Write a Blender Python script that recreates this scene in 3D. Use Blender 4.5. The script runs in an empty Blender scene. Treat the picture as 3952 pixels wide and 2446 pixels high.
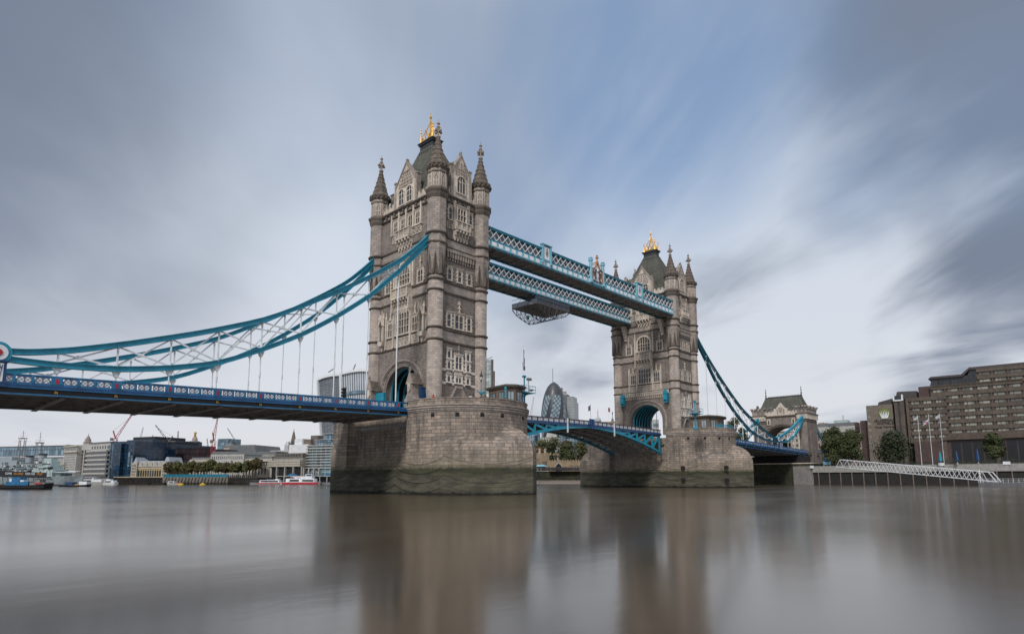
import bpy, bmesh, math, random
from mathutils import Vector, Matrix
random.seed(7)
R = math.radians
scn = bpy.context.scene
col = scn.collection
# ------------------------------------------------------------------ camera
CX, CY, CZ, YAW, PIT, ROL, FPX, PPX, PPY = -70.47032, -90.82625, 2.53628, 0.76111, 0.137, -0.0023, 2361.95769, 1996.40167, 1517.70585
IW, IH = 3952.0, 2446.0
cam_pos = Vector((CX, CY, CZ))
fwd = Vector((math.cos(PIT)*math.cos(YAW), math.cos(PIT)*math.sin(YAW), math.sin(PIT)))
_r = Vector((math.sin(YAW), -math.cos(YAW), 0)); _u = _r.cross(fwd)
rgt = _r*math.cos(ROL)+_u*math.sin(ROL); upv = -_r*math.sin(ROL)+_u*math.cos(ROL)
cd = bpy.data.cameras.new('camera'); cam = bpy.data.objects.new('camera', cd); col.objects.link(cam)
cam.matrix_world = Matrix(((rgt.x, upv.x, -fwd.x, CX), (rgt.y, upv.y, -fwd.y, CY), (rgt.z, upv.z, -fwd.z, CZ), (0, 0, 0, 1)))
cd.sensor_width = 36; cd.lens = FPX/IW*36
cd.shift_x = (IW/2-PPX)/IW; cd.shift_y = (PPY-IH/2)/IW
cd.clip_start = 0.5; cd.clip_end = 12000
scn.camera = cam
scn.view_settings.view_transform = 'Standard'; scn.view_settings.look = 'None'
scn.view_settings.exposure = 0.05; scn.view_settings.gamma = 1
# survey helpers: sight lines from the photo station, used to measure where things stand
def ray(px, py): return fwd + rgt*((px-PPX)/FPX) - upv*((py-PPY)/FPX)
def on_plane(px, py, ax, val):
    d = ray(px, py); t = (val-cam_pos[ax])/d[ax]; return cam_pos + d*t
def at(px, py, dep):
    d = ray(px, py); t = dep/(d.x*math.cos(YAW)+d.y*math.sin(YAW)); return cam_pos + d*t
# ------------------------------------------------------------------ sun and sky
SUN_EL, SUN_AZ = 42, 205      # azimuth of the sun measured from +x towards +y
sd = bpy.data.lights.new('sun', 'SUN'); sd.energy = 2.3; sd.angle = R(11); sd.color = (1, .96, .92)
sun = bpy.data.objects.new('sun', sd); col.objects.link(sun)
sdir = Vector((math.cos(R(SUN_EL))*math.cos(R(SUN_AZ)), math.cos(R(SUN_EL))*math.sin(R(SUN_AZ)), math.sin(R(SUN_EL))))
sun.rotation_euler = sdir.to_track_quat('Z', 'Y').to_euler()
w = bpy.data.worlds.new('World'); scn.world = w; w.use_nodes = True
nt = w.node_tree; N = nt.nodes; L = nt.links; N.clear()
def nd(t, **k):
    n = N.new(t)
    for a, b in k.items(): setattr(n, a, b)
    return n
def mth(op, a, b=None, c=None, clamp=False):
    n = nd('ShaderNodeMath', operation=op); n.use_clamp = clamp
    for i, v in enumerate((a, b, c)):
        if v is None: continue
        if isinstance(v, (int, float)): n.inputs[i].default_value = v
        else: L.new(v, n.inputs[i])
    return n.outputs[0]
def dotd(vec, v):
    n = nd('ShaderNodeVectorMath', operation='DOT_PRODUCT'); L.new(vec, n.inputs[0]); n.inputs[1].default_value = v; return n.outputs['Value']
def mixc(f, a, b):
    n = nd('ShaderNodeMix', data_type='RGBA')
    for s, v in ((n.inputs[0], f), (n.inputs[6], a), (n.inputs[7], b)):
        if isinstance(v, (int, float)): s.default_value = v
        elif isinstance(v, tuple): s.default_value = (*v, 1)
        else: L.new(v, s)
    return n.outputs[2]
def smooth(v, a, b, lo=0., hi=1.):
    n = nd('ShaderNodeMapRange', interpolation_type='SMOOTHSTEP'); L.new(v, n.inputs[0])
    for i, x in enumerate((a, b, lo, hi)): n.inputs[i+1].default_value = x
    return n.outputs[0]
tc = nd('ShaderNodeTexCoord'); D = tc.outputs['Generated']
sky = nd('ShaderNodeTexSky', sky_type='NISHITA'); sky.sun_disc = False
sky.sun_elevation = R(SUN_EL); sky.sun_rotation = R(90-SUN_AZ); sky.air_density = 1.2; sky.dust_density = .6; sky.ozone_density = 2.5
MV = R(51)                                    # heading of the wind the long exposure smears the clouds along
mx = dotd(D, (math.cos(MV), math.sin(MV), 0)); my = dotd(D, (-math.sin(MV), math.cos(MV), 0)); dz = dotd(D, (0, 0, 1))
zz = mth('ADD', mth('MAXIMUM', dz, 0.0), 0.12)
u = mth('DIVIDE', mx, zz); v = mth('DIVIDE', my, zz)
def cloud(su, sv, ou, ov, detail, rough, dist):
    cb = nd('ShaderNodeCombineXYZ')
    L.new(mth('MULTIPLY_ADD', u, su, ou), cb.inputs[0]); L.new(mth('MULTIPLY_ADD', v, sv, ov), cb.inputs[1])
    n = nd('ShaderNodeTexNoise'); n.inputs['Scale'].default_value = 1; n.inputs['Detail'].default_value = detail
    n.inputs['Roughness'].default_value = rough; n.inputs['Distortion'].default_value = dist
    L.new(cb.outputs[0], n.inputs['Vector']); return n.outputs['Fac']
c1 = cloud(.35, .6, 3.1, 1.7, 3, .45, .5); c2 = cloud(1.0, 2.0, 7.3, 4.2, 4, .55, .5); c3 = cloud(1.1, 1.9, 11.7, 8.4, 4, .5, .6)
def blob(px, py, r0, r1):
    d = ray(px, py).normalized(); return smooth(dotd(D, tuple(d)), math.cos(R(r1)), math.cos(R(r0)))
c4 = cloud(.55, 2.0, 21.3, 3.9, 4, .55, .4)
side = smooth(dotd(D, tuple(ray(3300, 1200).normalized())), .80, .97)
c2 = mth('MULTIPLY_ADD', mth('SUBTRACT', c2, .5), mth('MULTIPLY_ADD', side, 1.5, .4), .5); c1 = mth('MULTIPLY_ADD', mth('SUBTRACT', c1, .5), mth('MULTIPLY_ADD', side, .9, .35), .5); c3 = mth('MULTIPLY_ADD', mth('SUBTRACT', c3, .5), mth('MULTIPLY_ADD', side, 1.3, .42), .5)
cm = mth('ADD', mth('MULTIPLY', c1, .36), mth('ADD', mth('MULTIPLY', c2, .2), mth('MULTIPLY_ADD', c3, .24, .10)))
for px, py, r0, r1, k in ((900, 900, 6, 24, .10), (2950, 1250, 4, 22, .16), (1500, 1300, 3, 16, .10), (3750, 250, 2, 20, -.16), (2900, 1160, .5, 7, -.10), (3700, 1180, 1, 9, -.11), (3250, 1000, .5, 4.5, -.08), (3330, 1560, .5, 6, -.13), (3550, 1400, .5, 6, -.09), (2700, 1560, .5, 4, -.07), (2950, 1380, .5, 4, .07), (50, 500, 4, 26, -.08), (0, 0, 2, 18, -.14), (3952, 0, 2, 16, -.08), (100, 1150, 2, 12, -.02), (2750, 700, 2, 10, .06), (3300, 1180, 1, 8, .10)):
    cm = mth('MULTIPLY_ADD', blob(px, py, r0, r1), k, cm)
cm = mth('ADD', cm, smooth(dz, .30, .02, 0., .10))
light = smooth(cm, .33, .69)
ccol = mixc(light, (2.15, 2.6, 3.5), (7.1, 7.75, 8.8))
hz = smooth(dz, .35, .0)
ccol = mixc(mth('MULTIPLY', mth('MULTIPLY', hz, light), .75), ccol, (8.3, 8.3, 8.5))
bl = None
for px, py, r0, r1, k in ((2500, 250, 1, 19, .85), (1950, 620, 1, 17, .55), (3300, 560, 1, 9, .45), (1350, 60, 1, 18, .5), (3800, 480, 1, 9, .4)):
    b = mth('MULTIPLY', blob(px, py, r0, r1), k); bl = b if bl is None else mth('MAXIMUM', bl, b)
bl = mth('MULTIPLY', bl, smooth(c4, .30, .66, .45, 1.1), clamp=True)
skyc = mixc(.55, sky.outputs[0], (3.2, 4.85, 7.7))
fin = mixc(bl, ccol, skyc)
bright = smooth(dz, .62, .95)      # bright cloud added overhead, above the picture, to lift the soft light
fin = mixc(bright, fin, (10.5, 10.8, 11.2))
bg = nd('ShaderNodeBackground'); bg.inputs[1].default_value = .088
L.new(fin, bg.inputs[0]); wo = nd('ShaderNodeOutputWorld'); L.new(bg.outputs[0], wo.inputs[0])
# ------------------------------------------------------------------ materials
class Mt:
    def __init__(s, name):
        s.m = bpy.data.materials.new(name); s.m.use_nodes = True; s.t = s.m.node_tree; s.N = s.t.nodes
        s.b = s.N['Principled BSDF']
    def n(s, t, **k):
        x = s.N.new(t)
        for a, b in k.items(): setattr(x, a, b)
        return x
    def l(s, a, b): s.t.links.new(a, b)
    def mix(s, f, a, b, mode='MIX'):
        x = s.n('ShaderNodeMix', data_type='RGBA', blend_type=mode)
        for sk, v in ((x.inputs[0], f), (x.inputs[6], a), (x.inputs[7], b)):
            if isinstance(v, (int, float)): sk.default_value = v
            elif isinstance(v, tuple): sk.default_value = (*v, 1)
            else: s.l(v, sk)
        return x.outputs[2]
    def rng(s, v, a, b, lo=0., hi=1.):
        x = s.n('ShaderNodeMapRange'); s.l(v, x.inputs[0])
        for i, q in enumerate((a, b, lo, hi)): x.inputs[i+1].default_value = q
        return x.outputs[0]
    def noise(s, vec, sc, det=3, rough=.55, scale3=None):
        x = s.n('ShaderNodeTexNoise'); x.inputs['Scale'].default_value = sc; x.inputs['Detail'].default_value = det; x.inputs['Roughness'].default_value = rough
        if scale3:
            mp = s.n('ShaderNodeMapping'); mp.inputs['Scale'].default_value = scale3; s.l(vec, mp.inputs[0]); vec = mp.outputs[0]
        s.l(vec, x.inputs['Vector']); return x.outputs['Fac']
    def pos(s): return s.n('ShaderNodeNewGeometry').outputs['Position']
    def bump(s, h, st, dist=.05):
        x = s.n('ShaderNodeBump'); x.inputs['Strength'].default_value = st; x.inputs['Distance'].default_value = dist
        s.l(h, x.inputs['Height']); s.l(x.outputs[0], s.b.inputs['Normal'])
def paint(name, c, rough=.5, metal=0., var=.25, sc=.8, grime=True):
    m = Mt(name); p = m.pos(); f = m.noise(p, sc, 4)
    d = tuple(x*(1-var) for x in c); h = tuple(min(1, x*(1+var*.6)) for x in c)
    cc = m.mix(m.rng(f, .3, .7), d, h)
    if grime:
        g = m.noise(p, 1., 6, .7, (1.6, 1.6, .8)); cc = m.mix(m.rng(g, .48, .72, 0, .5), cc, tuple(x*.45 for x in c))
    m.l(cc, m.b.inputs['Base Color']); m.b.inputs['Roughness'].default_value = rough; m.b.inputs['Metallic'].default_value = metal
    return m.m
def stone(name, c, bw=.7, rh=.36, mort=.03, var=.3, mdark=.45, bump=.5, soot=.5, tide=False, rough=.9, tint=(1.07, .98, .90)):
    m = Mt(name); uv = m.n('ShaderNodeUVMap').outputs[0]; p = m.pos()
    br = m.n('ShaderNodeTexBrick'); m.l(uv, br.inputs['Vector'])
    br.inputs['Scale'].default_value = 1; br.inputs['Brick Width'].default_value = bw; br.inputs['Row Height'].default_value = rh
    br.inputs['Mortar Size'].default_value = mort; br.inputs['Mortar Smooth'].default_value = .3; br.inputs['Bias'].default_value = 0
    br.inputs['Color1'].default_value = (*[x*(1-var) for x in c], 1); br.inputs['Color2'].default_value = (*[min(1, x*(1+var)*t) for x, t in zip(c, tint)], 1)
    br.inputs['Mortar'].default_value = (*[x*mdark for x in c], 1)
    big = m.noise(p, .3, 5, .65); cc = m.mix(m.rng(big, .35, .65, 0, .7), br.outputs['Color'], (.62, .6, .6), 'MULTIPLY')
    fine = m.noise(p, 6, 3, .6); cc = m.mix(m.rng(fine, .2, .8, 0, .5), cc, (.72, .70, .68), 'MULTIPLY')
    st = m.noise(p, 1, 5, .65, (1.1, 1.1, .12)); cc = m.mix(m.rng(st, .44, .72, 0, soot), cc, tuple(x*.25 for x in c))
    if tide:
        blk = m.n('ShaderNodeTexNoise'); blk.inputs['Scale'].default_value = .9; m.l(uv, blk.inputs['Vector']); cc = m.mix(m.rng(blk.outputs['Fac'], .4, .7, 0, .45), cc, (.25, .22, .19))
        sk = m.noise(p, 1, 5, .7, (.55, .55, .06)); cc = m.mix(m.rng(sk, .52, .70, 0, .6), cc, (.07, .062, .055))
        sx = m.n('ShaderNodeSeparateXYZ'); m.l(p, sx.inputs[0]); z = sx.outputs[2]
        wv = m.noise(p, .9, 6, .7, (1, 1, .5))
        zz = m.n('ShaderNodeMath', operation='MULTIPLY_ADD'); m.l(wv, zz.inputs[0]); zz.inputs[1].default_value = -1.2; m.l(z, zz.inputs[2])
        zo = zz.outputs[0]
        cc = m.mix(m.rng(zo, 6.8, 3.9, 0, .45), cc, (.31, .26, .175))                 # ochre splash zone
        dmp = m.noise(p, .8, 3, .5, (.5, .5, 1.6))
        cc = m.mix(m.rng(zo, 4.15, 3.25), cc, m.mix(m.rng(dmp, .35, .65), (.026, .028, .018), (.050, .055, .022)))
        slime = m.mix(m.rng(m.noise(p, 1., 5, .6, (.35, .35, 1.3)), .35, .68), (.065, .062, .045), (.15, .145, .10))
        slime = m.mix(.35, slime, br.outputs['Color'], 'MULTIPLY')
        cc = m.mix(m.rng(zo, 3.3, 1.9), cc, slime); cc = m.mix(m.rng(zo, -.12, -.4), cc, (.012, .012, .01))
    m.l(cc, m.b.inputs['Base Color']); m.b.inputs['Roughness'].default_value = rough
    hh = m.n('ShaderNodeMath', operation='MULTIPLY_ADD'); m.l(br.outputs['Fac'], hh.inputs[0]); hh.inputs[1].default_value = -1.; m.l(m.noise(p, 3., 5, .7), hh.inputs[2])
    m.bump(hh.outputs[0], bump, .06)
    return m.m
def glass(name, c, rough=.12, sc=.5, var=.5):
    m = Mt(name); p = m.pos(); vn = m.n('ShaderNodeTexWhiteNoise'); 
    mp = m.n('ShaderNodeVectorMath', operation='SNAP'); m.l(p, mp.inputs[0]); mp.inputs[1].default_value = (1/sc,)*3; m.l(mp.outputs[0], vn.inputs[0])
    cc = m.mix(vn.outputs['Value'], tuple(x*(1-var) for x in c), tuple(min(1, x*(1+var)) for x in c))
    m.l(cc, m.b.inputs['Base Color']); m.b.inputs['Roughness'].default_value = rough; m.b.inputs['Specular IOR Level'].default_value = .8
    m.bump(m.noise(p, .35, 2), .08, .3)
    return m.m
def grid(name, base, line, sx, sz, lw=.12, rough=.25, var=.4, metal=0., offs=0.):
    """cladding: panels of base colour in a fine frame, laid out on the wall's own metres"""
    m = Mt(name); uv = m.n('ShaderNodeUVMap').outputs[0]; br = m.n('ShaderNodeTexBrick'); m.l(uv, br.inputs['Vector'])
    br.offset = offs; br.inputs['Scale'].default_value = 1; br.inputs['Brick Width'].default_value = sx; br.inputs['Row Height'].default_value = sz
    br.inputs['Mortar Size'].default_value = lw; br.inputs['Mortar Smooth'].default_value = 0; br.inputs['Bias'].default_value = 0
    br.inputs['Color1'].default_value = (*[x*(1-var) for x in base], 1); br.inputs['Color2'].default_value = (*[min(1, x*(1+var)) for x in base], 1)
    br.inputs['Mortar'].default_value = (*line, 1)
    cc = m.mix(m.rng(m.noise(m.pos(), .08, 3), .3, .7, 0, .5), br.outputs['Color'], (.6, .62, .65), 'MULTIPLY')
    m.l(cc, m.b.inputs['Base Color']); m.b.inputs['Roughness'].default_value = rough; m.b.inputs['Metallic'].default_value = metal
    return m.m
M = {}
M['granite'] = stone('granite_ashlar', (.40, .362, .335), .85, .42, .025, .22, .55, .35, .35)
M['rubble'] = stone('rough_faced_granite', (.305, .275, .255), .55, .27, .03, .22, .40, .8, .5)
M['pier'] = stone('pier_granite_blocks', (.345, .30, .262), 1.25, .56, .04, .32, .27, .7, .75, tide=True, tint=(1.06, .96, .88))
M['trim'] = stone('portland_trim', (.68, .63, .56), .6, .4, .012, .12, .7, .3, .42)
M['white_trim'] = stone('cleaned_portland_trim', (.84, .81, .76), .6, .4, .012, .06, .8, .2, .15)
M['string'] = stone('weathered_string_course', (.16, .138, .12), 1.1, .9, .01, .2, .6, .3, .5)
M['spire'] = stone('spire_stone', (.20, .17, .145), .7, .42, .03, .28, .4, .6, .6)
M['slate'] = stone('grey_green_slate', (.115, .12, .105), .35, .22, .018, .22, .5, .4, .5, tint=(1.05, 1.02, .9))
M['lead'] = paint('dark_lead', (.035, .037, .042), .5)
M['gold'] = paint('gilded_metal', (.75, .42, .09), .35, .75, .2)
M['glass'] = glass('leaded_glass', (.032, .034, .038), .15)
M['blue'] = paint('blue_paint', (.018, .145, .31), .35, 0, .3)
M['navy'] = paint('navy_paint', (.010, .06, .17), .4, 0, .3)
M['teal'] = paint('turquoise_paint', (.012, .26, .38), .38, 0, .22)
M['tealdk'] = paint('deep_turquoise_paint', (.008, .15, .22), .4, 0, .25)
M['skyb'] = paint('pale_turquoise_paint', (.20, .47, .58), .45, 0, .15)
M['white'] = paint('white_paint', (.72, .74, .76), .4, 0, .12)
M['panelw'] = paint('white_iron_panel', (.85, .86, .88), .5, 0, .08)
M['red'] = paint('red_paint', (.42, .015, .03), .45)
M['black'] = paint('black_paint', (.010, .011, .014), .45)
M['under'] = paint('brown_black_girders', (.19, .175, .165), .6, 0, .4)
M['under2'] = paint('grey_girders', (.27, .255, .245), .6, 0, .3)
M['steel'] = paint('galvanised_steel', (.20, .20, .21), .45, .3)
M['hollow_shade'] = paint('dark_interior', (.012, .011, .012), .9)  # near-black colour standing in for the shade inside openings and hollows
# ------------------------------------------------------------------ mesh builder
IDT = lambda u, v, z: (u, v, z)
class MB:
    def __init__(s, T=None): s.v = []; s.f = []; s.uv = []; s.T = T or IDT
    def pt(s, u, v, z): s.v.append(tuple(s.T(u, v, z))); return len(s.v)-1
    def face(s, idx, uv=None): s.f.append(tuple(idx)); s.uv.append(uv)
    def poly(s, pts): s.face([s.pt(*p) for p in pts])
    def box(s, a, b, c, d, e, f):
        i = [s.pt(x, y, z) for z in (e, f) for x, y in ((a, c), (b, c), (b, d), (a, d))]
        for q in ((3, 2, 1, 0), (4, 5, 6, 7), (0, 1, 5, 4), (1, 2, 6, 5), (2, 3, 7, 6), (3, 0, 4, 7)): s.face([i[k] for k in q])
        return s
    def cb(s, x, y, z, dx, dy, dz): return s.box(x-dx/2, x+dx/2, y-dy/2, y+dy/2, z-dz/2, z+dz/2)
    def prism(s, pts, z0, z1, pts1=None):
        p1 = pts1 or pts; n = len(pts)
        a = [s.pt(x, y, z0) for x, y in pts]; b = [s.pt(x, y, z1) for x, y in p1]
        for i in range(n): j = (i+1) % n; s.face((a[i], a[j], b[j], b[i]))
        s.face(a[::-1]); s.face(b); return s
    def ext(s, pts, d0, d1):
        """outline in (u, z) given a thickness from d0 to d1 across it"""
        n = len(pts); a = [s.pt(x, d0, z) for x, z in pts]; b = [s.pt(x, d1, z) for x, z in pts]
        for i in range(n): j = (i+1) % n; s.face((a[i], a[j], b[j], b[i]))
        s.face(a[::-1]); s.face(b); return s
    def lathe(s, cx, cy, prof, n=12, ph=0., cap=True, sx=1, sy=1):
        rings = []
        for r, z in prof: rings.append([s.pt(cx+r*sx*math.cos(ph+2*math.pi*i/n), cy+r*sy*math.sin(ph+2*math.pi*i/n), z) for i in range(n)])
        rr = max(r for r, z in prof); acc = [0]
        for k in range(1, len(prof)): acc.append(acc[-1]+math.hypot(prof[k][0]-prof[k-1][0], prof[k][1]-prof[k-1][1]))
        for k in range(len(rings)-1):
            for i in range(n):
                j = (i+1) % n; u0 = 2*math.pi*rr*i/n; u1 = 2*math.pi*rr*(i+1)/n; z0 = prof[0][1]+acc[k]; z1 = prof[0][1]+acc[k+1]
                s.face((rings[k][i], rings[k][j], rings[k+1][j], rings[k+1][i]), ((u0, z0), (u1, z0), (u1, z1), (u0, z1)))
        if cap: s.face(rings[0][::-1]); s.face(rings[-1])
        return s
    def bar(s, p, q, w, h, up=(0, 0, 1)):
        p = Vector(p); q = Vector(q); d = q-p
        if d.length < 1e-6: return s
        d.normalize(); u_ = Vector(up)
        if abs(d.dot(u_)) > .98: u_ = Vector((1, 0, 0))
        sd_ = d.cross(u_).normalized(); n_ = sd_.cross(d).normalized()
        i = [s.pt(*(e + sd_*a*w/2 + n_*b*h/2)) for e in (p, q) for a, b in ((-1, -1), (1, -1), (1, 1), (-1, 1))]
        for k in ((3, 2, 1, 0), (4, 5, 6, 7), (0, 1, 5, 4), (1, 2, 6, 5), (2, 3, 7, 6), (3, 0, 4, 7)): s.face([i[a] for a in k])
        return s
    def tube(s, p, q, r, n=8, r2=None):
        p = Vector(p); q = Vector(q); d = (q-p).normalized(); a_ = Vector((0, 0, 1)) if abs(d.z) < .9 else Vector((1, 0, 0))
        x = d.cross(a_).normalized(); y = d.cross(x); r2 = r if r2 is None else r2
        a = [s.pt(*(p+(x*math.cos(t)+y*math.sin(t))*r)) for t in [2*math.pi*i/n for i in range(n)]]
        b = [s.pt(*(q+(x*math.cos(t)+y*math.sin(t))*r2)) for t in [2*math.pi*i/n for i in range(n)]]
        for i in range(n): j = (i+1) % n; s.face((a[i], a[j], b[j], b[i]))
        s.face(a[::-1]); s.face(b); return s
    def path(s, pts, r, n=6):
        for a, b in zip(pts, pts[1:]): s.tube(a, b, r, n)
        return s
    def ball(s, x, y, z, r, n=8, sz=1):
        return s.lathe(x, y, [(r*max(.02, math.sin(math.pi*k/n)), z-r*sz*math.cos(math.pi*k/n)) for k in range(n+1)], n)
    def build(s, name, mat, parent=None, smooth_=False):
        me = bpy.data.meshes.new(name); me.from_pydata(s.v, [], s.f)
        bm = bmesh.new(); bm.from_mesh(me); bmesh.ops.recalc_face_normals(bm, faces=bm.faces); uvl = bm.loops.layers.uv.new('UVMap')
        bm.faces.ensure_lookup_table()
        for f, uvs in zip(bm.faces, s.uv):
            if uvs:
                mp_ = {vi: c for vi, c in zip(s.f[f.index], uvs)}
                for lp in f.loops: lp[uvl].uv = mp_[lp.vert.index]
            else:
                n = f.normal
                if abs(n.z) > .85:
                    for lp in f.loops: lp[uvl].uv = (lp.vert.co.x, lp.vert.co.y)
                else:
                    t = Vector((-n.y, n.x, 0)).normalized(); k = 1/max(.3, math.hypot(n.x, n.y))
                    for lp in f.loops: lp[uvl].uv = (lp.vert.co.dot(t), lp.vert.co.z*k)
            f.smooth = smooth_
        bm.to_mesh(me); bm.free()
        if mat is not None: me.materials.append(mat if not isinstance(mat, str) else M[mat])
        o = bpy.data.objects.new(name, me); col.objects.link(o)
        if parent is not None: put(o, parent)
        return o
def wm(o):
    return Matrix.Translation(o.location) @ Matrix.Rotation(o.rotation_euler[2], 4, 'Z') if o.type == 'EMPTY' and o.parent is None else Matrix.Identity(4)
def put(o, parent):
    o.parent = parent; o.matrix_parent_inverse = wm(parent).inverted()      # parts are drawn in site metres
def tag(o, label=None, cat=None, group=None, kind=None):
    if label: o['label'] = label
    if cat: o['category'] = cat
    if group: o['group'] = group
    if kind: o['kind'] = kind
    return o
def thing(name, label, cat, group=None, loc=(0, 0, 0), rz=0):
    o = bpy.data.objects.new(name, None); col.objects.link(o); o.empty_display_size = .5
    o.location = loc; o.rotation_euler = (0, 0, rz); return tag(o, label, cat, group)
def struct(o): o['kind'] = 'structure'; return o
def copy_tree(o, loc=None, rz=None, label=None):
    def rec(a, par):
        c = a.copy(); col.objects.link(c)
        if par is not None: c.parent = par
        for ch in a.children: rec(ch, c)
        return c
    kids = list(o.children)
    c = o.copy(); col.objects.link(c)
    for ch in kids: rec(ch, c)
    if loc is not None: c.location = loc
    if rz is not None: c.rotation_euler = (0, 0, rz)
    if label: c['label'] = label
    return c
def inst(src, parent, loc=(0, 0, 0), rz=0):
    """another child with the same mesh"""
    c = src.copy(); col.objects.link(c); put(c, parent); c.location = loc; c.rotation_euler = (0, 0, rz); return c
# ------------------------------------------------------------------ ground and water
wm_ = Mt('river_water'); p = wm_.pos()
f1 = wm_.noise(p, 1, 4, .55, (.012, .03, .02)); f2 = wm_.noise(p, 1, 3, .5, (.05, .11, .1))
wc = wm_.mix(wm_.rng(f1, .3, .7), (.052, .036, .018), (.066, .048, .026))
wm_.l(wc, wm_.b.inputs['Base Color']); wm_.l(wm_.rng(f2, .3, .7, .125, .18), wm_.b.inputs['Roughness']); wm_.b.inputs['IOR'].default_value = 2.25
wn = wm_.noise(p, 1, 4, .6, (.35, .9, 1)); wm_.bump(wn, .06, .10)
M['water'] = wm_.m
m = MB(); m.poly([(-3000, -3000, 0), (6000, -3000, 0), (6000, 6000, 0), (-3000, 6000, 0)]); struct(tag(m.build('river', 'water'), 'smooth brown river with blurred reflections', 'water'))
def ground(name, pts, z, zb, mat, label, cat):
    m = MB().prism(pts, zb, z); return struct(tag(m.build(name, mat), label, cat))
M['paving'] = paint('paving', (.20, .19, .18), .85)
M['mud'] = paint('foreshore_shingle', (.19, .155, .125), .85, 0, .45, 1.5)
M['quayt'] = stone('quay_stone', (.22, .21, .19), 1.2, .5, .03, .2, .5, .4, .6)
M['quayd'] = stone('weedy_quay_wall', (.040, .046, .024), 1.6, .6, .03, .4, .5, .5, .8)
M['timber'] = paint('tarred_timber', (.035, .030, .026), .85, 0, .5)
bank = [(-900, 620), (-160, 480), (-21, 350), (-3, 262), (20, 222), (50, 190), (68, 163)]
ground('city_ground', bank+[(80, 160), (320, 700), (-300, 2500), (-1500, 2500)], 3.3, -3, 'paving', 'low paved riverside ground of the far bank', 'ground')
ground('wharf_ground', [(80, 160.2), (152, 98), (177, 60), (177, 21), (900, 300), (1300, 1600), (321, 700)], 5.6, -3, 'paving', 'raised ground of the old fortress wharf', 'ground')
ground('quay_ground', [(177, 20.8), (177, -6), (163, -8), (163, -400), (1500, -400), (2000, 700), (901, 300)], 6.5, -3, 'paving', 'raised quay ground before the big hotel', 'ground')
# shingle foreshore running from the wharf wall down into the water
m = MB(); a = [(66, 162), (148, 96), (175, 55)]; b = [(60, 148), (122, 66), (150, 40)]
for i in range(2):
    m.poly([(*a[i], 1.4), (*a[i+1], 1.4), (*b[i+1], -.25), (*b[i], -.25)])
struct(tag(m.build('foreshore', 'mud'), 'strip of brown shingle below the wharf wall', 'beach'))
# ------------------------------------------------------------------ piers
PR, PYC = 10.8, 11.3
def ring(kind, rec, yw=18.):
    """closed outline, counter clockwise, matching point counts for both kinds"""
    n = 28; out = []
    def end(sg):
        ys, yn = (18.0, 27.0) if sg < 0 else (yw, yw+9)
        o_ = []
        for k in range(n+1):
            t = math.pi*k/n
            if kind == 'up': x, y = PR*math.cos(t), PYC+10.6*math.sin(t)
            else:
                f = k/n*2-1; a = 1-abs(f)             # 0 at the sides, 1 at the nose
                s_ = .52                              # share of points spent on the straight side
                if a < s_: x, y = PR, PYC+(ys-PYC)*a/s_
                else: b_ = (a-s_)/(1-s_); x, y = PR*(1-b_), ys+(yn-ys)*b_+.35*math.sin(math.pi*b_)
                x = x*(1 if f < 0 else -1)
            o_.append((x*(1 if sg > 0 else -1), sg*y))
        return o_
    w_ = PR
    l1 = [(-w_, 9.0), (-w_+rec, 8.6), (-w_+rec, -8.6), (-w_, -9.0)]; l2 = [(w_, -9.0), (w_-rec, -8.6), (w_-rec, 8.6), (w_, 9.0)]
    return end(1)+l1+end(-1)+l2
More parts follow.
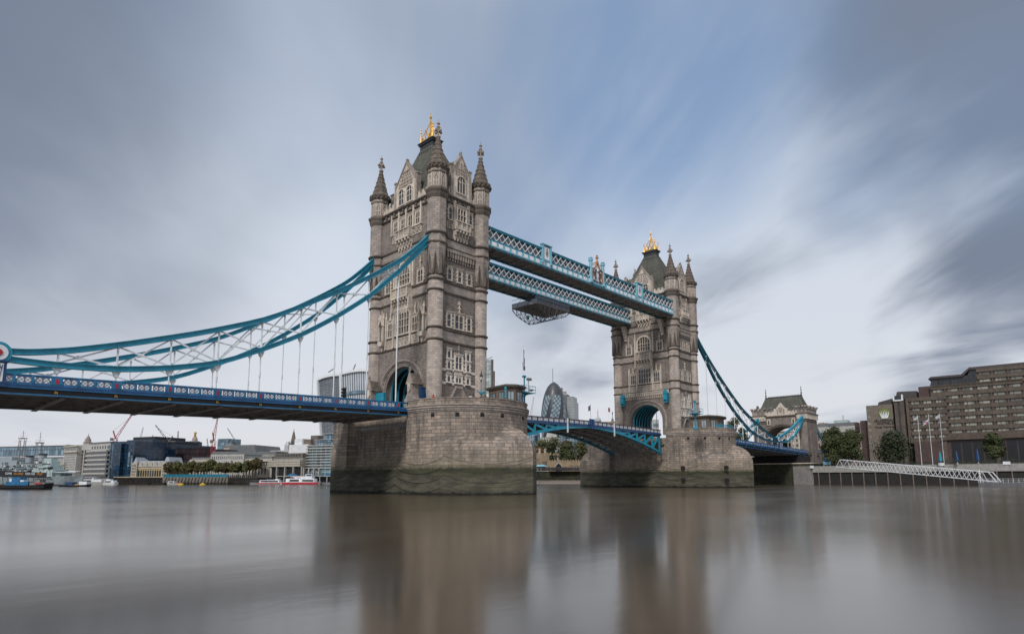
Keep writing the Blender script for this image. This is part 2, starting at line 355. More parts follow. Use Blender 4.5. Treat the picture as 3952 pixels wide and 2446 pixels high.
def pier(cx, which):
    T = lambda x, y, z: (x+cx, y, z)
    root = thing('bridge_pier', which, 'bridge pier', 'stone piers of the bridge', (cx, 0, 0))
    levels = [(-3, 'lo', 0, 0), (4.3, 'lo', 0, 0), (4.35, 'lo', 0, 1.5), (6.2, 'lo', 0, 1.5)]
    for k in range(1, 17):
        s_ = k/16; levels.append((6.2+4.6*s_, 'mix', s_, 1.5))
    levels += [(12.9, 'up', 1, 1.5)]
    m = MB(T); rings = []
    yw = 14.6 if cx < 10 else 18.6
    for z, kd, f, rec in levels:
        A = ring('lo', rec, yw); B = ring('up', rec, yw)
        P_ = []
        for a, b in zip(A, B):      # pointed cutwater shoulders die back into the round wall, highest at the nose
            of = math.hypot(a[0]-b[0], a[1]-b[1]); top = max(.02, (of/5.4)**.85)
            g = math.sqrt(max(0, 1-(f/top)**2)) if f < top else 0.
            P_.append((b[0]+(a[0]-b[0])*g, b[1]+(a[1]-b[1])*g))
        rings.append(([m.pt(x, y, z) for x, y in P_], P_, z))
    P0 = rings[0][1]; arc = [0]
    for i in range(len(P0)): j = (i+1) % len(P0); arc.append(arc[-1]+math.hypot(P0[j][0]-P0[i][0], P0[j][1]-P0[i][1]))
    n = len(P0)
    for (ra, _, za), (rb, _, zb) in zip(rings, rings[1:]):
        for i in range(n):
            j = (i+1) % n; m.face((ra[i], ra[j], rb[j], rb[i]), ((arc[i], za), (arc[i+1], za), (arc[i+1], zb), (arc[i], zb)))
    m.face(rings[0][0][::-1]); m.face(rings[-1][0]); m.build('pier_body', 'pier', root)
    # rounded ends above the deck line: cornice rolls, terrace and breast wall
    for sg in (-1, 1):
        def arcp(off, ys=9.0):
            o = [(sx*(PR+off), sg*ys) for sx in ((1,) if sg > 0 else (-1,))]
            o = [((PR+off)*(1 if sg > 0 else -1), sg*ys)]
            for k in range(33):
                t = math.pi*k/32; o.append(((PR+off)*math.cos(t)*(1 if sg > 0 else -1), sg*(PYC+(10.6+off)*math.sin(t))))
            o.append((-(PR+off)*(1 if sg > 0 else -1), sg*ys)); return o
        m = MB(T); m.prism(arcp(-.02), 12.9, 14.0); m.build('terrace', 'granite', root)
        m = MB(T)
        for off, z0, z1 in ((.10, 12.95, 13.2), (.22, 13.2, 13.38), (.08, 13.38, 13.52), (.30, 13.52, 13.74), (.12, 13.74, 13.86), (.36, 13.86, 14.1)):
            m.prism(arcp(off), z0, z1)
        m.build('cornice_roll', 'string', root).data.materials[0] = M['granite']
        m = MB(T); A = arcp(0); B = arcp(-.6); acc = 0
        for i in range(len(A)-1):
            l_ = math.hypot(A[i+1][0]-A[i][0], A[i+1][1]-A[i][1])
            q = [m.pt(*A[i], 14.1), m.pt(*A[i+1], 14.1), m.pt(*A[i+1], 15.0), m.pt(*A[i], 15.0), m.pt(*B[i], 14.1), m.pt(*B[i+1], 14.1), m.pt(*B[i+1], 15.0), m.pt(*B[i], 15.0)]
            m.face((q[0], q[1], q[2], q[3]), ((acc, 14.1), (acc+l_, 14.1), (acc+l_, 15.), (acc, 15.))); m.face((q[5], q[4], q[7], q[6])); m.face((q[3], q[2], q[6], q[7])); acc += l_
            if i in (0, len(A)-2): e = (0, 3, 7, 4) if i == 0 else (1, 5, 6, 2); m.face([q[k] for k in e])
        m.build('breast_wall', 'pier', root)
        m = MB(T); A = arcp(.1); B = arcp(-.7)
        for i in range(len(A)-1):
            m.prism([A[i], A[i+1], B[i+1], B[i]], 15.003, 15.14)
        m.build('coping', 'granite', root)
    # square drain slots
    for k, t in enumerate((200, 222, 243, 262, 292, 318, 338)):
        a = R(t); x, y = PR*math.cos(a), -PYC+10.6*math.sin(a)
        nx, ny = math.cos(a), math.sin(a)
        m = MB(T); m.bar((x-nx*.3, y-ny*.3, 12.4), (x+nx*.04, y+ny*.04, 12.4), .62, .62); m.build('drain_slot', 'hollow_shade', root)
    for x, y in ((-10.9, -13.5), (-6.5, -22.9)):
        for z in (5.0, 1.9):
            if cx > 10: m = MB(T); m.cb(x-.1, y-.1, z, .7, .9, .8); m.build('drain_slot', 'hollow_shade', root)
    # hanging fender chains
    anc = [(-PR-.1, 19.5), (-PR-.1, 6.9), (-PR-.1, -6.2), (-PR-.1, -18.8), (0, -27.35), (PR+.1, -18.7), (PR+.1, -6)]
    for z0 in (5.9, 4.4, 3.0, 1.5):
        for a_, b_ in zip(anc, anc[1:]):
            P_ = []
            nrm = Vector((b_[1]-a_[1], -(b_[0]-a_[0]), 0)).normalized(); nrm = nrm if nrm.dot(Vector((a_[0], a_[1], 0))) > 0 else -nrm
            bow = .5 if min(a_[1], b_[1]) < -20 else 0.0
            for j in range(13):
                t = j/12; q = Vector((*a_, 0)).lerp(Vector((*b_, 0)), t)+nrm*bow*math.sin(math.pi*t); P_.append((q.x, q.y, z0-1.25*(4*t*(1-t))**.85))
            m = MB(T); m.path(P_, .028, 4); m.build('fender_chain', 'black', root)
    m = MB(T)
    m.box(-PR+.95, -PR+1.3, -7.6, 6.2, 11.0, 11.35); m.build('pipe', 'steel', root)
    return root
pier(0, 'nearer stone pier with rounded ends and weedy green base, under the big tower')
pier(82.3, 'farther stone pier, smaller in view, with square holes in its base')
# ------------------------------------------------------------------ towers
TX, TY = 5.24, 9.03
WX, WY = 5.45, 9.25
def faces(cx):
    return {'S': (lambda u, d, z: (cx-WX-d, u, z)), 'N': (lambda u, d, z: (cx+WX+d, -u, z)),
            'E': (lambda u, d, z: (cx+u, -WY-d, z)), 'W': (lambda u, d, z: (cx-u, WY+d, z))}
def window(root, T, u0, u1, z0, z1, lights=2, trans=1, fr=.3, arch=False, heads=True, mat='trim', pr=.2, toothed=True):
    m = MB(T); w_ = u1-u0
    m.box(u0-fr, u0, 0, pr, z0, z1); m.box(u1, u1+fr, 0, pr, z0, z1)
    m.box(u0-fr-.06, u1+fr+.06, 0, pr+.08, z0-.24, z0)
    if toothed:
        k = 0; z = z0+.2
        while z < z1-.25:
            if k % 2 == 0: m.box(u0-fr-.2, u0-fr, 0, pr-.05, z, z+.32); m.box(u1+fr, u1+fr+.2, 0, pr-.05, z, z+.32)
            z += .34; k += 1
    if arch:
        n = 12; r = w_/2; cu = (u0+u1)/2; rz = r*.95
        A = [(cu+(r+fr)*math.cos(math.pi*i/n), z1+(rz+fr)*math.sin(math.pi*i/n)) for i in range(n+1)]
        B = [(cu+r*math.cos(math.pi*i/n), z1+rz*math.sin(math.pi*i/n)) for i in range(n+1)]
        for i in range(n): m.ext([A[i], A[i+1], B[i+1], B[i]], 0, pr+.06)
    else:
        m.box(u0-fr, u1+fr, 0, pr, z1, z1+fr)
        m.box(u0-fr-.1, u1+fr+.1, 0, pr+.12, z1+fr, z1+fr+.12)
    lw = w_/lights
    for i in range(1, lights):
        uu = u0+lw*i; zt = z1
        if arch: zt = z1+w_/2*.95*math.sqrt(max(0, 1-((uu-(u0+u1)/2)/(w_/2))**2))
        m.box(uu-.06, uu+.06, .02, pr-.04, z0, zt)
    for i in range(1, trans+1):
        zz_ = z0+(z1-z0)*i/(trans+1); m.box(u0, u1, .02, pr-.05, zz_-.05, zz_+.05)
    if heads:
        for i in range(lights):       # little pointed light heads
            a = u0+lw*i; b = a+lw; c = (a+b)/2; h = min(.45, lw*.7)
            m.ext([(a, z1), (a, z1-h), (c, z1-.06)], .02, pr-.05); m.ext([(b, z1), (c, z1-.06), (b, z1-h)], .02, pr-.05)
    wd = m.build('window', mat, root)
    m = MB(T)
    if arch:
        n = 12; r = w_/2; cu = (u0+u1)/2
        m.ext([(u0, z0)]+[(cu-r*math.cos(math.pi*i/n), z1+r*.95*math.sin(math.pi*i/n)) for i in range(n+1)]+[(u1, z0)], -.02, .03)
    else: m.box(u0, u1, -.02, .03, z0, z1)
    m.build('pane', 'glass', wd); return wd
def tracery(root, T, u0, u1, z0, z1, d=.12, name='carved_panel', back='trim', n=None):
    """carved panel: frame with a row of small lozenges"""
    m = MB(T); m.box(u0, u1, 0, d, z0, z0+.16); m.box(u0, u1, 0, d, z1-.16, z1)
    m.box(u0, u0+.16, 0, d, z0+.16, z1-.16); m.box(u1-.16, u1, 0, d, z0+.16, z1-.16)
    h = z1-z0-.32; n = n or max(1, int((u1-u0-.3)/(h*.9))); s_ = (u1-u0-.32)/n
    for i in range(n):
        a = u0+.16+i*s_; c = a+s_/2; zc = (z0+z1)/2
        for q in (((a, zc), (c, zc+h/2)), ((c, zc+h/2), (a+s_, zc)), ((a+s_, zc), (c, zc-h/2)), ((c, zc-h/2), (a, zc))):
            m.bar((q[0][0], d*.5, q[0][1]), (q[1][0], d*.5, q[1][1]), .10, .11, up=(0, 1, 0))
        m.box(c-.12, c+.12, .0, d*.8, zc-.12, zc+.12)
    o = m.build(name, back, root)
    m = MB(T); m.box(u0+.05, u1-.05, -.03, .02, z0+.05, z1-.05); m.build('recess', 'rubble', o)
    return o
def balcony(root, T, u0, u1, z0, z1, pr=1.0, drop=1.6, nb=5):
    m = MB(T)
    m.box(u0, u1, 0, pr, z0, z0+.22); m.box(u0-.08, u1+.08, 0, pr+.1, z1-.15, z1)
    m.box(u0, u1, pr-.18, pr, z0+.22, z0+.4)
    for u_ in (u0, (u0*2+u1)/3, (u0+u1*2)/3, u1-.3): m.box(u_, u_+.3, pr-.3, pr+.02, z0+.22, z1+.12)
    n = int((u1-u0)/.38)
    for i in range(n):
        a = u0+(u1-u0)*i/n; b = u0+(u1-u0)*(i+1)/n
        m.bar((a, pr-.1, z0+.4), (b, pr-.1, z1-.15), .09, .08, up=(0, 1, 0)); m.bar((b, pr-.1, z0+.4), (a, pr-.1, z1-.15), .09, .08, up=(0, 1, 0))
    for u_ in (u0, u1-.16): m.box(u_, u_+.16, .1, pr-.3, z0+.22, z1-.15)
    m.box(u0+.1, u1-.1, pr-.2, pr-.16, z0+.3, z1-.2)
    b_ = m.build('balcony', 'trim', root)
    m = MB(T)
    for i in range(nb):
        u_ = u0+.15+(u1-u0-.6)*i/(nb-1)
        m.ext([(u_, z0), (u_, z0-.5), (u_+.3, z0-.5), (u_+.3, z0)], 0, pr*.95); m.ext([(u_, z0-.5), (u_, z0-1.0), (u_+.3, z0-1.0), (u_+.3, z0-.5)], 0, pr*.62); m.ext([(u_, z0-1.0), (u_, z0-drop), (u_+.3, z0-drop), (u_+.3, z0-1.0)], 0, pr*.3)
    m.box(u0+.1, u1-.1, 0, .25, z0-drop*.8, z0); m.build('bracket', 'trim', b_)
    return b_
def finial(root, cx, cy, z0, s_=1., mat='granite'):
    m = MB(); m.lathe(cx, cy, [(.26*s_, z0), (.46*s_, z0+.15*s_), (.46*s_, z0+.35*s_), (.24*s_, z0+.5*s_), (.20*s_, z0+2.0*s_), (.34*s_, z0+2.15*s_), (.2*s_, z0+2.35*s_), (.17*s_, z0+2.7*s_), (.33*s_, z0+2.8*s_), (.30*s_, z0+2.95*s_), (.05, z0+3.2*s_), (.02, z0+3.8*s_)], 8)
    for dx, dy in ((1, 0), (-1, 0), (0, 1), (0, -1)):
        m.bar((cx, cy, z0+1.35*s_), (cx+dx*.6*s_, cy+dy*.6*s_, z0+1.35*s_), .24*s_, .3*s_)
        m.ball(cx+dx*.62*s_, cy+dy*.62*s_, z0+1.35*s_, .27*s_, 6)
        m.ball(cx+dx*.42*s_, cy+dy*.42*s_, z0+1.72*s_, .17*s_, 5)
    return m.build('finial', mat, root)
RT = 1.42
def tower(cx, which, chain_face, walk_face):
    F = faces(cx); root = thing('bridge_tower', which, 'tower', 'main towers of the bridge', (cx, 0, 14))
    Z0, ZT = 14.0, 53.2
    AW, AS, AR = 5.0, 18.2, 4.4      # clear arch
    def archpts(hw, zs, rise, n=20): return [(hw*math.cos(math.pi*i/n), zs+rise*math.sin(math.pi*i/n)) for i in range(n+1)]
    for fc in 'SN':
        m = MB(F[fc]); A = archpts(AW, AS, AR)
        # wall left, right and above the carriage arch, as convex strips
        m.ext([(AW, Z0), (WY, Z0), (WY, 26.0), (AW, 26.0)], -1.6, 0); m.ext([(-WY, Z0), (-AW, Z0), (-AW, 26.0), (-WY, 26.0)], -1.6, 0)
        for i in range(20): m.ext([A[i], (A[i][0], 26.0), (A[i+1][0], 26.0), A[i+1]], -1.6, 0)
        m.ext([(-WY, 26.0), (WY, 26.0), (WY, ZT), (-WY, ZT)], -1.6, 0)
        m.build('wall', 'rubble', root)
        m = MB(F[fc])
        for k, (ww, pr) in enumerate(((.0, -.8), (.30, -.45), (.58, -.2), (.85, .02), (1.12, .2), (1.35, .34))):
            o_ = archpts(AW+ww+.28, AS, AR+ww*.75+.25); i_ = archpts(AW+ww-.02, AS, AR+ww*.75-.02)
            for i in range(20): m.ext([o_[i], o_[i+1], i_[i+1], i_[i]], pr-.35, pr)
            for sg in (-1, 1): m.box(sg*(AW+ww-.02), sg*(AW+ww+.28), pr-.35, pr, Z0, AS)
        m.build('arch_surround', 'granite', root)
    for fc in 'EW':
        m = MB(F[fc]); m.ext([(-WX+.02, Z0), (WX-.02, Z0), (WX-.02, ZT), (-WX+.02, ZT)], -1.2, 0); m.build('wall', 'rubble', root)
    m = MB(lambda x, y, z: (x+cx, y, z)); m.box(-4.2, 4.2, -8.2, 8.2, 52.4, 53.4)
    # plain ashlar bands between each pair of string courses
    m.build('roof_floor', 'lead', root)
    for (a, b) in ((26.45, 28.2), (35.1, 36.8), (43.6, 45.1), (52.35, 53.1)):
        for fc, hw in (('S', WY), ('N', WY), ('E', WX), ('W', WX)):
            m = MB(F[fc]); m.box(-hw+RT*.6, hw-RT*.6, 0, .05, a, b); m.build('ashlar_band', 'granite', root)
    # quoined ashlar flanking strips at base
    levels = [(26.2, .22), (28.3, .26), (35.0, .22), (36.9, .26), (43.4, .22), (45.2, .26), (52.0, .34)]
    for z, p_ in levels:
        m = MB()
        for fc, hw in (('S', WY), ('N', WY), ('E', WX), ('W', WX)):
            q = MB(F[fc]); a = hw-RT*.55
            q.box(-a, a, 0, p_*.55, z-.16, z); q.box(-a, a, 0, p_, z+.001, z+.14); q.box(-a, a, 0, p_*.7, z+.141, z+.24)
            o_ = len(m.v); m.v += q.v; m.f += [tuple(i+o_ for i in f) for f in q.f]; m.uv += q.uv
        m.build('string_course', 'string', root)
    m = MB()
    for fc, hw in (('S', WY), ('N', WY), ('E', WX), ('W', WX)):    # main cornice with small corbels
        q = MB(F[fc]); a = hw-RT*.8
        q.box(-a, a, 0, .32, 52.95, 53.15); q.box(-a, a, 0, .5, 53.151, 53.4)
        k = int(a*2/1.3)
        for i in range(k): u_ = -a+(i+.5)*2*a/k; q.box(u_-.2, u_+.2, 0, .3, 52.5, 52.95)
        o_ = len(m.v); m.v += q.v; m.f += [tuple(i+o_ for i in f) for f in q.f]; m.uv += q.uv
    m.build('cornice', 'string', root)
    m = MB()
    for fc, hw in (('S', WY), ('N', WY), ('E', WX), ('W', WX)):    # battlements
        q = MB(F[fc]); a = hw-RT*.8; q.box(-a, a, -.35, .1, 53.4, 54.35)
        k = int(a*2/1.15)
        for i in range(k): u_ = -a+(i+.5)*2*a/k; q.box(u_-.33, u_+.33, -.35, .1, 54.351, 54.9); q.box(u_-.38, u_+.38, -.4, .15, 54.901, 55.0)
        o_ = len(m.v); m.v += q.v; m.f += [tuple(i+o_ for i in f) for f in q.f]; m.uv += q.uv
    m.build('battlement', 'trim', root)
    # corner turrets
    for sx in (-1, 1):
        for sy in (-1, 1):
            x, y = cx+sx*TX, sy*TY; r = 1.34
            m = MB(); m.lathe(x, y, [(r+.25, Z0), (r+.25, 14.9), (r+.06, 15.3), (r, 15.4), (r, 38.2)], 20)
            t = m.build('turret', 'granite', root, True)
            m = MB(); m.lathe(x, y, [(1.42, 38.2), (1.5, 40.2), (1.78, 42.6), (1.86, 43.2), (1.74, 43.5), (1.74, 57.2)], 8, R(22.5)); m.build('upper_shaft', 'granite', t)
            m = MB()                                          # pointed weatherings where round turns octagonal
            for k in range(8):
                a0 = R(45*k); b = Vector((x+math.cos(a0)*1.30, y+math.sin(a0)*1.30, 37.6)); e = Vector((x+math.cos(a0)*1.66, y+math.sin(a0)*1.66, 41.9))
                tt = Vector((-math.sin(a0), math.cos(a0), 0)); c = Vector((x+math.cos(a0)*1.72, y+math.sin(a0)*1.72, 38.6))
                for s0 in (-1, 1):
                    i = [m.pt(*(b+tt*s0*.62)), m.pt(*(e)), m.pt(*(c+tt*s0*.10-Vector((0, 0, .8)))), m.pt(*(b+tt*s0*.1))]
                    m.face((i[0], i[1], i[3])); m.face((i[0], i[2], i[1])); m.face((i[1], i[2], i[3])); m.face((i[0], i[3], i[2]))
            m.build('weathering', 'string', t)
            for z, p_ in levels[:6]:
                rr = 1.34 if z < 42 else 1.76
                m = MB(); m.lathe(x, y, [(rr, z-.2), (rr+p_*.8, z-.08), (rr+p_, z+.02), (rr+p_, z+.14), (rr+.02, z+.28)], 20, cap=False)
                m.build('string_course', 'string', t)
            m = MB(); m.lathe(x, y, [(1.74, 51.6), (1.98, 52.2), (2.02, 52.6), (2.22, 52.95), (2.26, 53.3), (1.78, 53.6)], 8, R(22.5), cap=False)
            m.lathe(x, y, [(1.72, 56.3), (1.86, 56.4), (1.86, 56.55), (1.72, 56.65)], 8, R(22.5), cap=False)
            m.build('string_course', 'string', t)
            m = MB()                                          # carved panels of the top stage
            for k in range(8):
                a0 = R(45*k); T = (lambda a0: (lambda u, d, z: (x+math.cos(a0)*(1.61+d)-math.sin(a0)*u, y+math.sin(a0)*(1.61+d)+math.cos(a0)*u, z)))(a0)
                q = MB(T)
                for u_ in (-.52, .4): q.box(u_, u_+.12, 0, .09, 53.7, 56.3)
                q.box(-.4, .4, 0, .08, 54.5, 54.62); q.bar((-.4, .05, 55.4), (0, .05, 56.1), .09, .09, up=(0, 1, 0)); q.bar((.4, .05, 55.4), (0, .05, 56.1), .09, .09, up=(0, 1, 0)); q.box(-.05, .05, 0, .07, 53.7, 55.5)
                o_ = len(m.v); m.v += q.v; m.f += [tuple(i+o_ for i in f) for f in q.f]; m.uv += q.uv
            m.build('carved_panel', 'trim', t)
            m = MB(); m.lathe(x, y, [(1.72, 57.0), (1.95, 57.3), (1.95, 57.75), (2.12, 57.8), (2.12, 58.1), (1.7, 58.3)], 8, R(22.5), cap=False)
            for k in range(16): a0 = R(22.5*k); m.cb(x+math.cos(a0)*1.98, y+math.sin(a0)*1.98, 57.55, .3, .3, .4)
            m.build('parapet', 'string', t)
            m = MB(); m.lathe(x, y, [(1.82, 58.15), (1.62, 58.5), (.95, 60.9), (.27, 63.75)], 8, R(22.5))
            for zz_ in (59.1, 60.1, 61.1, 62.1, 63.0):
                rr = 1.62-(zz_-58.5)*.2575; m.lathe(x, y, [(rr-.02, zz_-.1), (rr+.07, zz_-.05), (rr-.03, zz_+.1)], 8, R(22.5), cap=False)
            m.build('spire', 'spire', t)
            fo = finial(t, x, y, 63.5)
    # main roof
    T = lambda x, y, z: (x+cx, y, z)
    m = MB(T); m.prism([(-4.6, -8.0), (4.6, -8.0), (4.6, 8.0), (-4.6, 8.0)], 53.4, 55.4, [(-4.4, -7.7), (4.4, -7.7), (4.4, 7.7), (-4.4, 7.7)])
    m.prism([(-4.4, -7.7), (4.4, -7.7), (4.4, 7.7), (-4.4, 7.7)], 55.401, 66.9, [(-1.05, -2.0), (1.05, -2.0), (1.05, 2.0), (-1.05, 2.0)])
    rf = m.build('roof', 'slate', root)
    m = MB(T); m.prism([(-1.02, -1.95), (1.02, -1.95), (1.02, 1.95), (-1.02, 1.95)], 66.9, 67.9); m.prism([(-1.25, -2.2), (1.25, -2.2), (1.25, 2.2), (-1.25, 2.2)], 67.901, 68.25)
    m.prism([(-1.4, -2.4), (1.4, -2.4), (1.4, 2.4), (-1.4, 2.4)], 68.251, 68.42); m.build('ridge_platform', 'lead', rf)
    m = MB(T)
    for sx in (-1, 1):
        for k in range(6): m.cb(sx*1.3, -1.7+k*.68, 66.0, .2, .26, .45)
    for sy in (-1, 1):
        for k in range(3): m.cb(-.75+k*.75, sy*2.42, 66.0, .3, .2, .45)
    m.build('lucarne', 'lead', rf)
    m = MB(T)                                                  # gilded crown
    for sx in (-1, 1):
        for sy in (-1, 1):
            m.lathe(sx*1.1, sy*2.3, [(.28, 68.5), (.2, 68.8), (.14, 69.4), (.13, 70.6), (.26, 70.7), (.1, 70.9), (.08, 71.2), (.22, 71.35), (.03, 71.75)], 6)
            P_ = [(sx*1.1, sy*2.1, 69.0), (sx*.95, sy*1.7, 69.9), (sx*.6, sy*1.0, 71.0), (sx*.25, sy*.4, 72.0), (0, 0, 73.0)]
            m.path(P_, .11, 5)
            for q in P_[1:4]: m.ball(q[0]*1.15, q[1]*1.15, q[2]+.15, .13, 5)
            m.bar((sx*1.1, sy*2.3, 68.75), (0, sy*2.3, 68.75), .1, .35); m.bar((sx*1.1, 0, 68.75), (sx*1.1, sy*2.3, 68.75), .1, .35)
            m.path([(sx*1.1, sy*2.2, 68.8), (sx*1.1, sy*1.5, 69.9), (sx*1.1, sy*.8, 68.9), (sx*1.1, 0, 70.4)], .09, 5)
            m.path([(sx*1.0, sy*2.3, 68.8), (sx*.5, sy*2.3, 69.9), (0, sy*2.3, 68.9)], .08, 5)
    m.lathe(0, 0, [(.3, 68.5), (.18, 69.5), (.14, 72.6), (.28, 72.8), (.13, 73.0), (.11, 73.5), (.3, 73.75), (.3, 73.95), (.1, 74.2), (.02, 75.0)], 8)
    m.bar((-.35, 0, 73.85), (.35, 0, 73.85), .12, .12); m.bar((0, -.35, 73.85), (0, .35, 73.85), .12, .12)
    g_ = m.build('gilded_crown', 'gold', root)
    for v_ in g_.data.vertices: v_.co.x = cx+(v_.co.x-cx)*.85; v_.co.y *= .78
    # gables with windows
    def gable(fc, hw, ze, za, cu=0):
        T2 = F[fc]; Tm = lambda u, d, z: T2(u+cu, d, z)
        m = MB(Tm); m.ext([(-hw, 53.42), (hw, 53.42), (hw, ze), (0, za), (-hw, ze)], -.75, .14)
        g = m.build('gable', 'trim', root)
        m = MB(Tm)
        for s0 in (-1, 1):
            m.bar((s0*(hw+.12), -.3, ze-.15), (0, -.3, za+.1), 1.2, .28, up=(0, 0, 1)) if False else m.ext([(s0*(hw+.15), ze-.25), (s0*(hw+.15), ze+.15), (0, za+.35), (0, za-.05)], -.85, .3)
            m.box(s0*(hw-.05), s0*(hw+.55), -.7, .3, 53.42, ze-1.2); m.box(s0*(hw+.0), s0*(hw+.5), -.65, .22, ze-1.2, ze+.9); m.box(s0*(hw-.12), s0*(hw+.62), -.75, .32, ze+.901, ze+1.15)
        m.box(-.16, .16, -.4, .2, za+.2, za+.8)
        m.build('coping', 'granite', g)
        n = 1 if hw < 2.5 else 2
        if n == 1:
            window(root, Tm2(Tm, .14), -.95, .95, 54.6, 56.9, 3, 0, .2, True, pr=.16, toothed=False)
        else:
            for s0 in (-1, 1): window(root, Tm2(Tm, .14), s0*1.25-.72, s0*1.25+.72, 53.9, 56.3, 2, 1, .22, True, pr=.16, toothed=False)
        m = MB(Tm)
        for k in range(5):
            zz_ = ze-.6+k*(za-ze)/6.0; ww = hw*(1-max(0, (zz_-ze))/(za-ze))*.62
            nn = max(1, int(ww/.45))
            for i in range(-nn, nn+1): m = MB(Tm); m.box(i*ww/nn-.11, i*ww/nn+.11, .1, .32, zz_, zz_+.34); m.build('crocket', 'granite', g)
        # slated roof behind the gable
        m = MB(Tm); m.ext([(-hw+.1, 54.5), (hw-.1, 54.5), (hw-.1, ze-.2), (0, za-.25), (-hw+.1, ze-.2)], -3.6, -.74); m.build('gable_roof', 'slate', g)
    def Tm2(T, dd): return lambda u, d, z: T(u, d+dd, z)
    for fc in 'SN': gable(fc, 3.1, 57.9, 62.0)
    for fc in 'EW': gable(fc, 2.0, 58.6, 62.0)
    # east and west fronts (3 bays)
    for fc in 'EW':
        T = F[fc]
        for u_ in (-2.45, 2.45): window(root, T, u_-.33, u_+.33, 48.9, 51.3, 1, 1, .24)
        window(root, Tm2(T, .3), -.98, .98, 48.9, 51.5, 3, 1, .28, pr=.3, toothed=False)
        m = MB(T); m.box(-1.7, 1.7, 0, .3, 47.0, 52.0); 
        for s0 in (-1, 1): m.box(s0*1.45, s0*1.85, .3, .62, 47.2, 52.6)
        m.build('bay', 'granite', root)
        balcony(root, T, -1.75, 1.75, 47.1, 48.7, 1.15, 1.9, 5)
        for s0 in (-1, 1): tracery(root, T, s0*2.5-.7, s0*2.5+.7, 47.2, 48.5)
        m = MB(T)                                               # corbelled crenels under the band
        for i in range(11): u_ = -3.2+i*.61; m.box(u_, u_+.32, .02, .42, 41.6, 42.6); m.box(u_+.05, u_+.27, .02, .24, 41.1, 41.6)
        m.box(-3.4, 3.4, .02, .5, 42.6, 43.15); m.build('corbel_table', 'granite', root)
        for u_ in (-2.42, -.05, 2.3): window(root, T, u_-.4, u_+.4, 37.6, 39.7, 1, 1, .26)
        for u_ in (-2.42, 2.3): window(root, T, u_-.42, u_+.42, 29.0, 31.4, 1, 1, .26)
        window(root, T, -1.0, .85, 28.95, 31.5, 2, 1, .28)
        m = MB(T); m.bar((-.07, .15, 31.7), (-.07, .15, 34.0), .2, .22, up=(0, 1, 0))
        for zz_ in (32.6, 33.4): m.box(-.35, .21, .02, .3, zz_, zz_+.22)
        m.build('ornament', 'trim', root)
        for u_ in (-2.28, 2.17):
            window(root, T, u_-.36, u_+.36, 23.45, 24.85, 1, 0, .24, toothed=False, mat='white_trim')
            window(root, T, u_-.34, u_+.34, 21.5, 22.9, 1, 0, .26, mat='white_trim'); window(root, T, u_-.34, u_+.34, 19.2, 20.35, 1, 0, .26, mat='white_trim')
            tracery(root, T, u_-.4, u_+.4, 20.6, 21.35, n=1)
        window(root, T, -.78, .68, 21.6, 24.0, 2, 1, .3, mat='white_trim'); window(root, T, -.7, .6, 19.2, 20.3, 2, 0, .3, mat='white_trim')
        tracery(root, T, -.9, .8, 20.55, 21.35, n=2)
        for a, b in ((-3.95, -2.9), (-1.6, -1.1), (1.0, 1.55), (2.8, 3.95)):
            for z_ in (21.05, 18.67): m = MB(T); m.box(a, b, .02, .1, z_, z_+.47); m.build('white_band', 'white_trim', root)
        m = MB(T); m.bar((-.05, .15, 24.4), (-.05, .15, 26.0), .18, .2, up=(0, 1, 0)); m.box(-.35, .25, .02, .26, 25.0, 25.25); m.box(-.8, .7, .02, .4, 18.2, 18.6); m.build('ornament', 'granite', root)
        m = MB(T)                                               # pointed doorway
        def pa(hw, zs, h, n=8):
            o_ = []
            for i in range(n+1):
                t = i/n; o_.append((hw*(1-t)**.62 if t < 1 else 0, zs+h*t**.9))
            return o_+[(-a, b) for a, b in o_[-2::-1]]
        for ww, pr in ((0., .05), (.28, .16), (.54, .28)):
            o_ = pa(1.35+ww+.27, 15.8, 2.0+ww+.27); i_ = pa(1.35+ww-.01, 15.8, 2.0+ww-.01)
            for i in range(len(o_)-1): m.ext([o_[i], o_[i+1], i_[i+1], i_[i]], 0, pr)
            for s0 in (-1, 1): m.box(s0*(1.35+ww), s0*(1.35+ww+.27), 0, pr, Z0, 15.8)
        dr = m.build('doorway', 'granite', root)
        m = MB(T); m.ext([(1.35, Z0)]+pa(1.35, 15.8, 2.0)+[(-1.35, Z0)], -.02, .03); m.build('door', 'under', dr)
        window(root, T, -3.3, -2.3, 14.6, 15.9, 1, 0, .2, toothed=False)
    # carriage-way fronts (south and north)
    for fc in 'SN':
        T = F[fc]
        for u_ in (-3.9, -1.65, .65, 2.95): window(root, T, u_-.55 if fc == 'S' else -u_-.55, u_+.55 if fc == 'S' else -u_+.55, 48.7, 51.1, 2, 1, .3)
        tracery(root, T, -5.0, 4.1, 46.9, 48.3, n=9)
        balcony(root, T, -2.5, 1.9, 46.6, 48.4, 1.1, 1.8, 5)
        m = MB(T)
        for u_ in (-5.0, -2.75, -.5, 1.75, 4.1): m.box(u_-.17, u_+.17, .02, .42, 48.4, 52.6)
        m.build('mullion_pier', 'trim', root)
        window(root, T, -1.95, 1.95, 37.9, 40.0, 5, 1, .5, True, pr=.35, toothed=False)
        m = MB(T)
        for s0 in (-1, 1): m.box(s0*2.65, s0*3.05, 0, .35, 37.2, 42.3); m.lathe(s0*2.85, .2, [(.22, 42.3), (.05, 43.4)], 6)
        m.build('buttress', 'trim', root)
        for u_ in (-5.0, 5.0): window(root, T, u_-.68, u_+.68, 37.4, 39.8, 2, 1, .3)
        for u_ in (-5.0, 5.0):
            m = MB(T); m.bar((u_, .15, 40.2), (u_, .15, 42.3), .2, .2, up=(0, 1, 0)); m.box(u_-.3, u_+.3, .02, .28, 41.2, 41.45); m.build('ornament', 'trim', root)
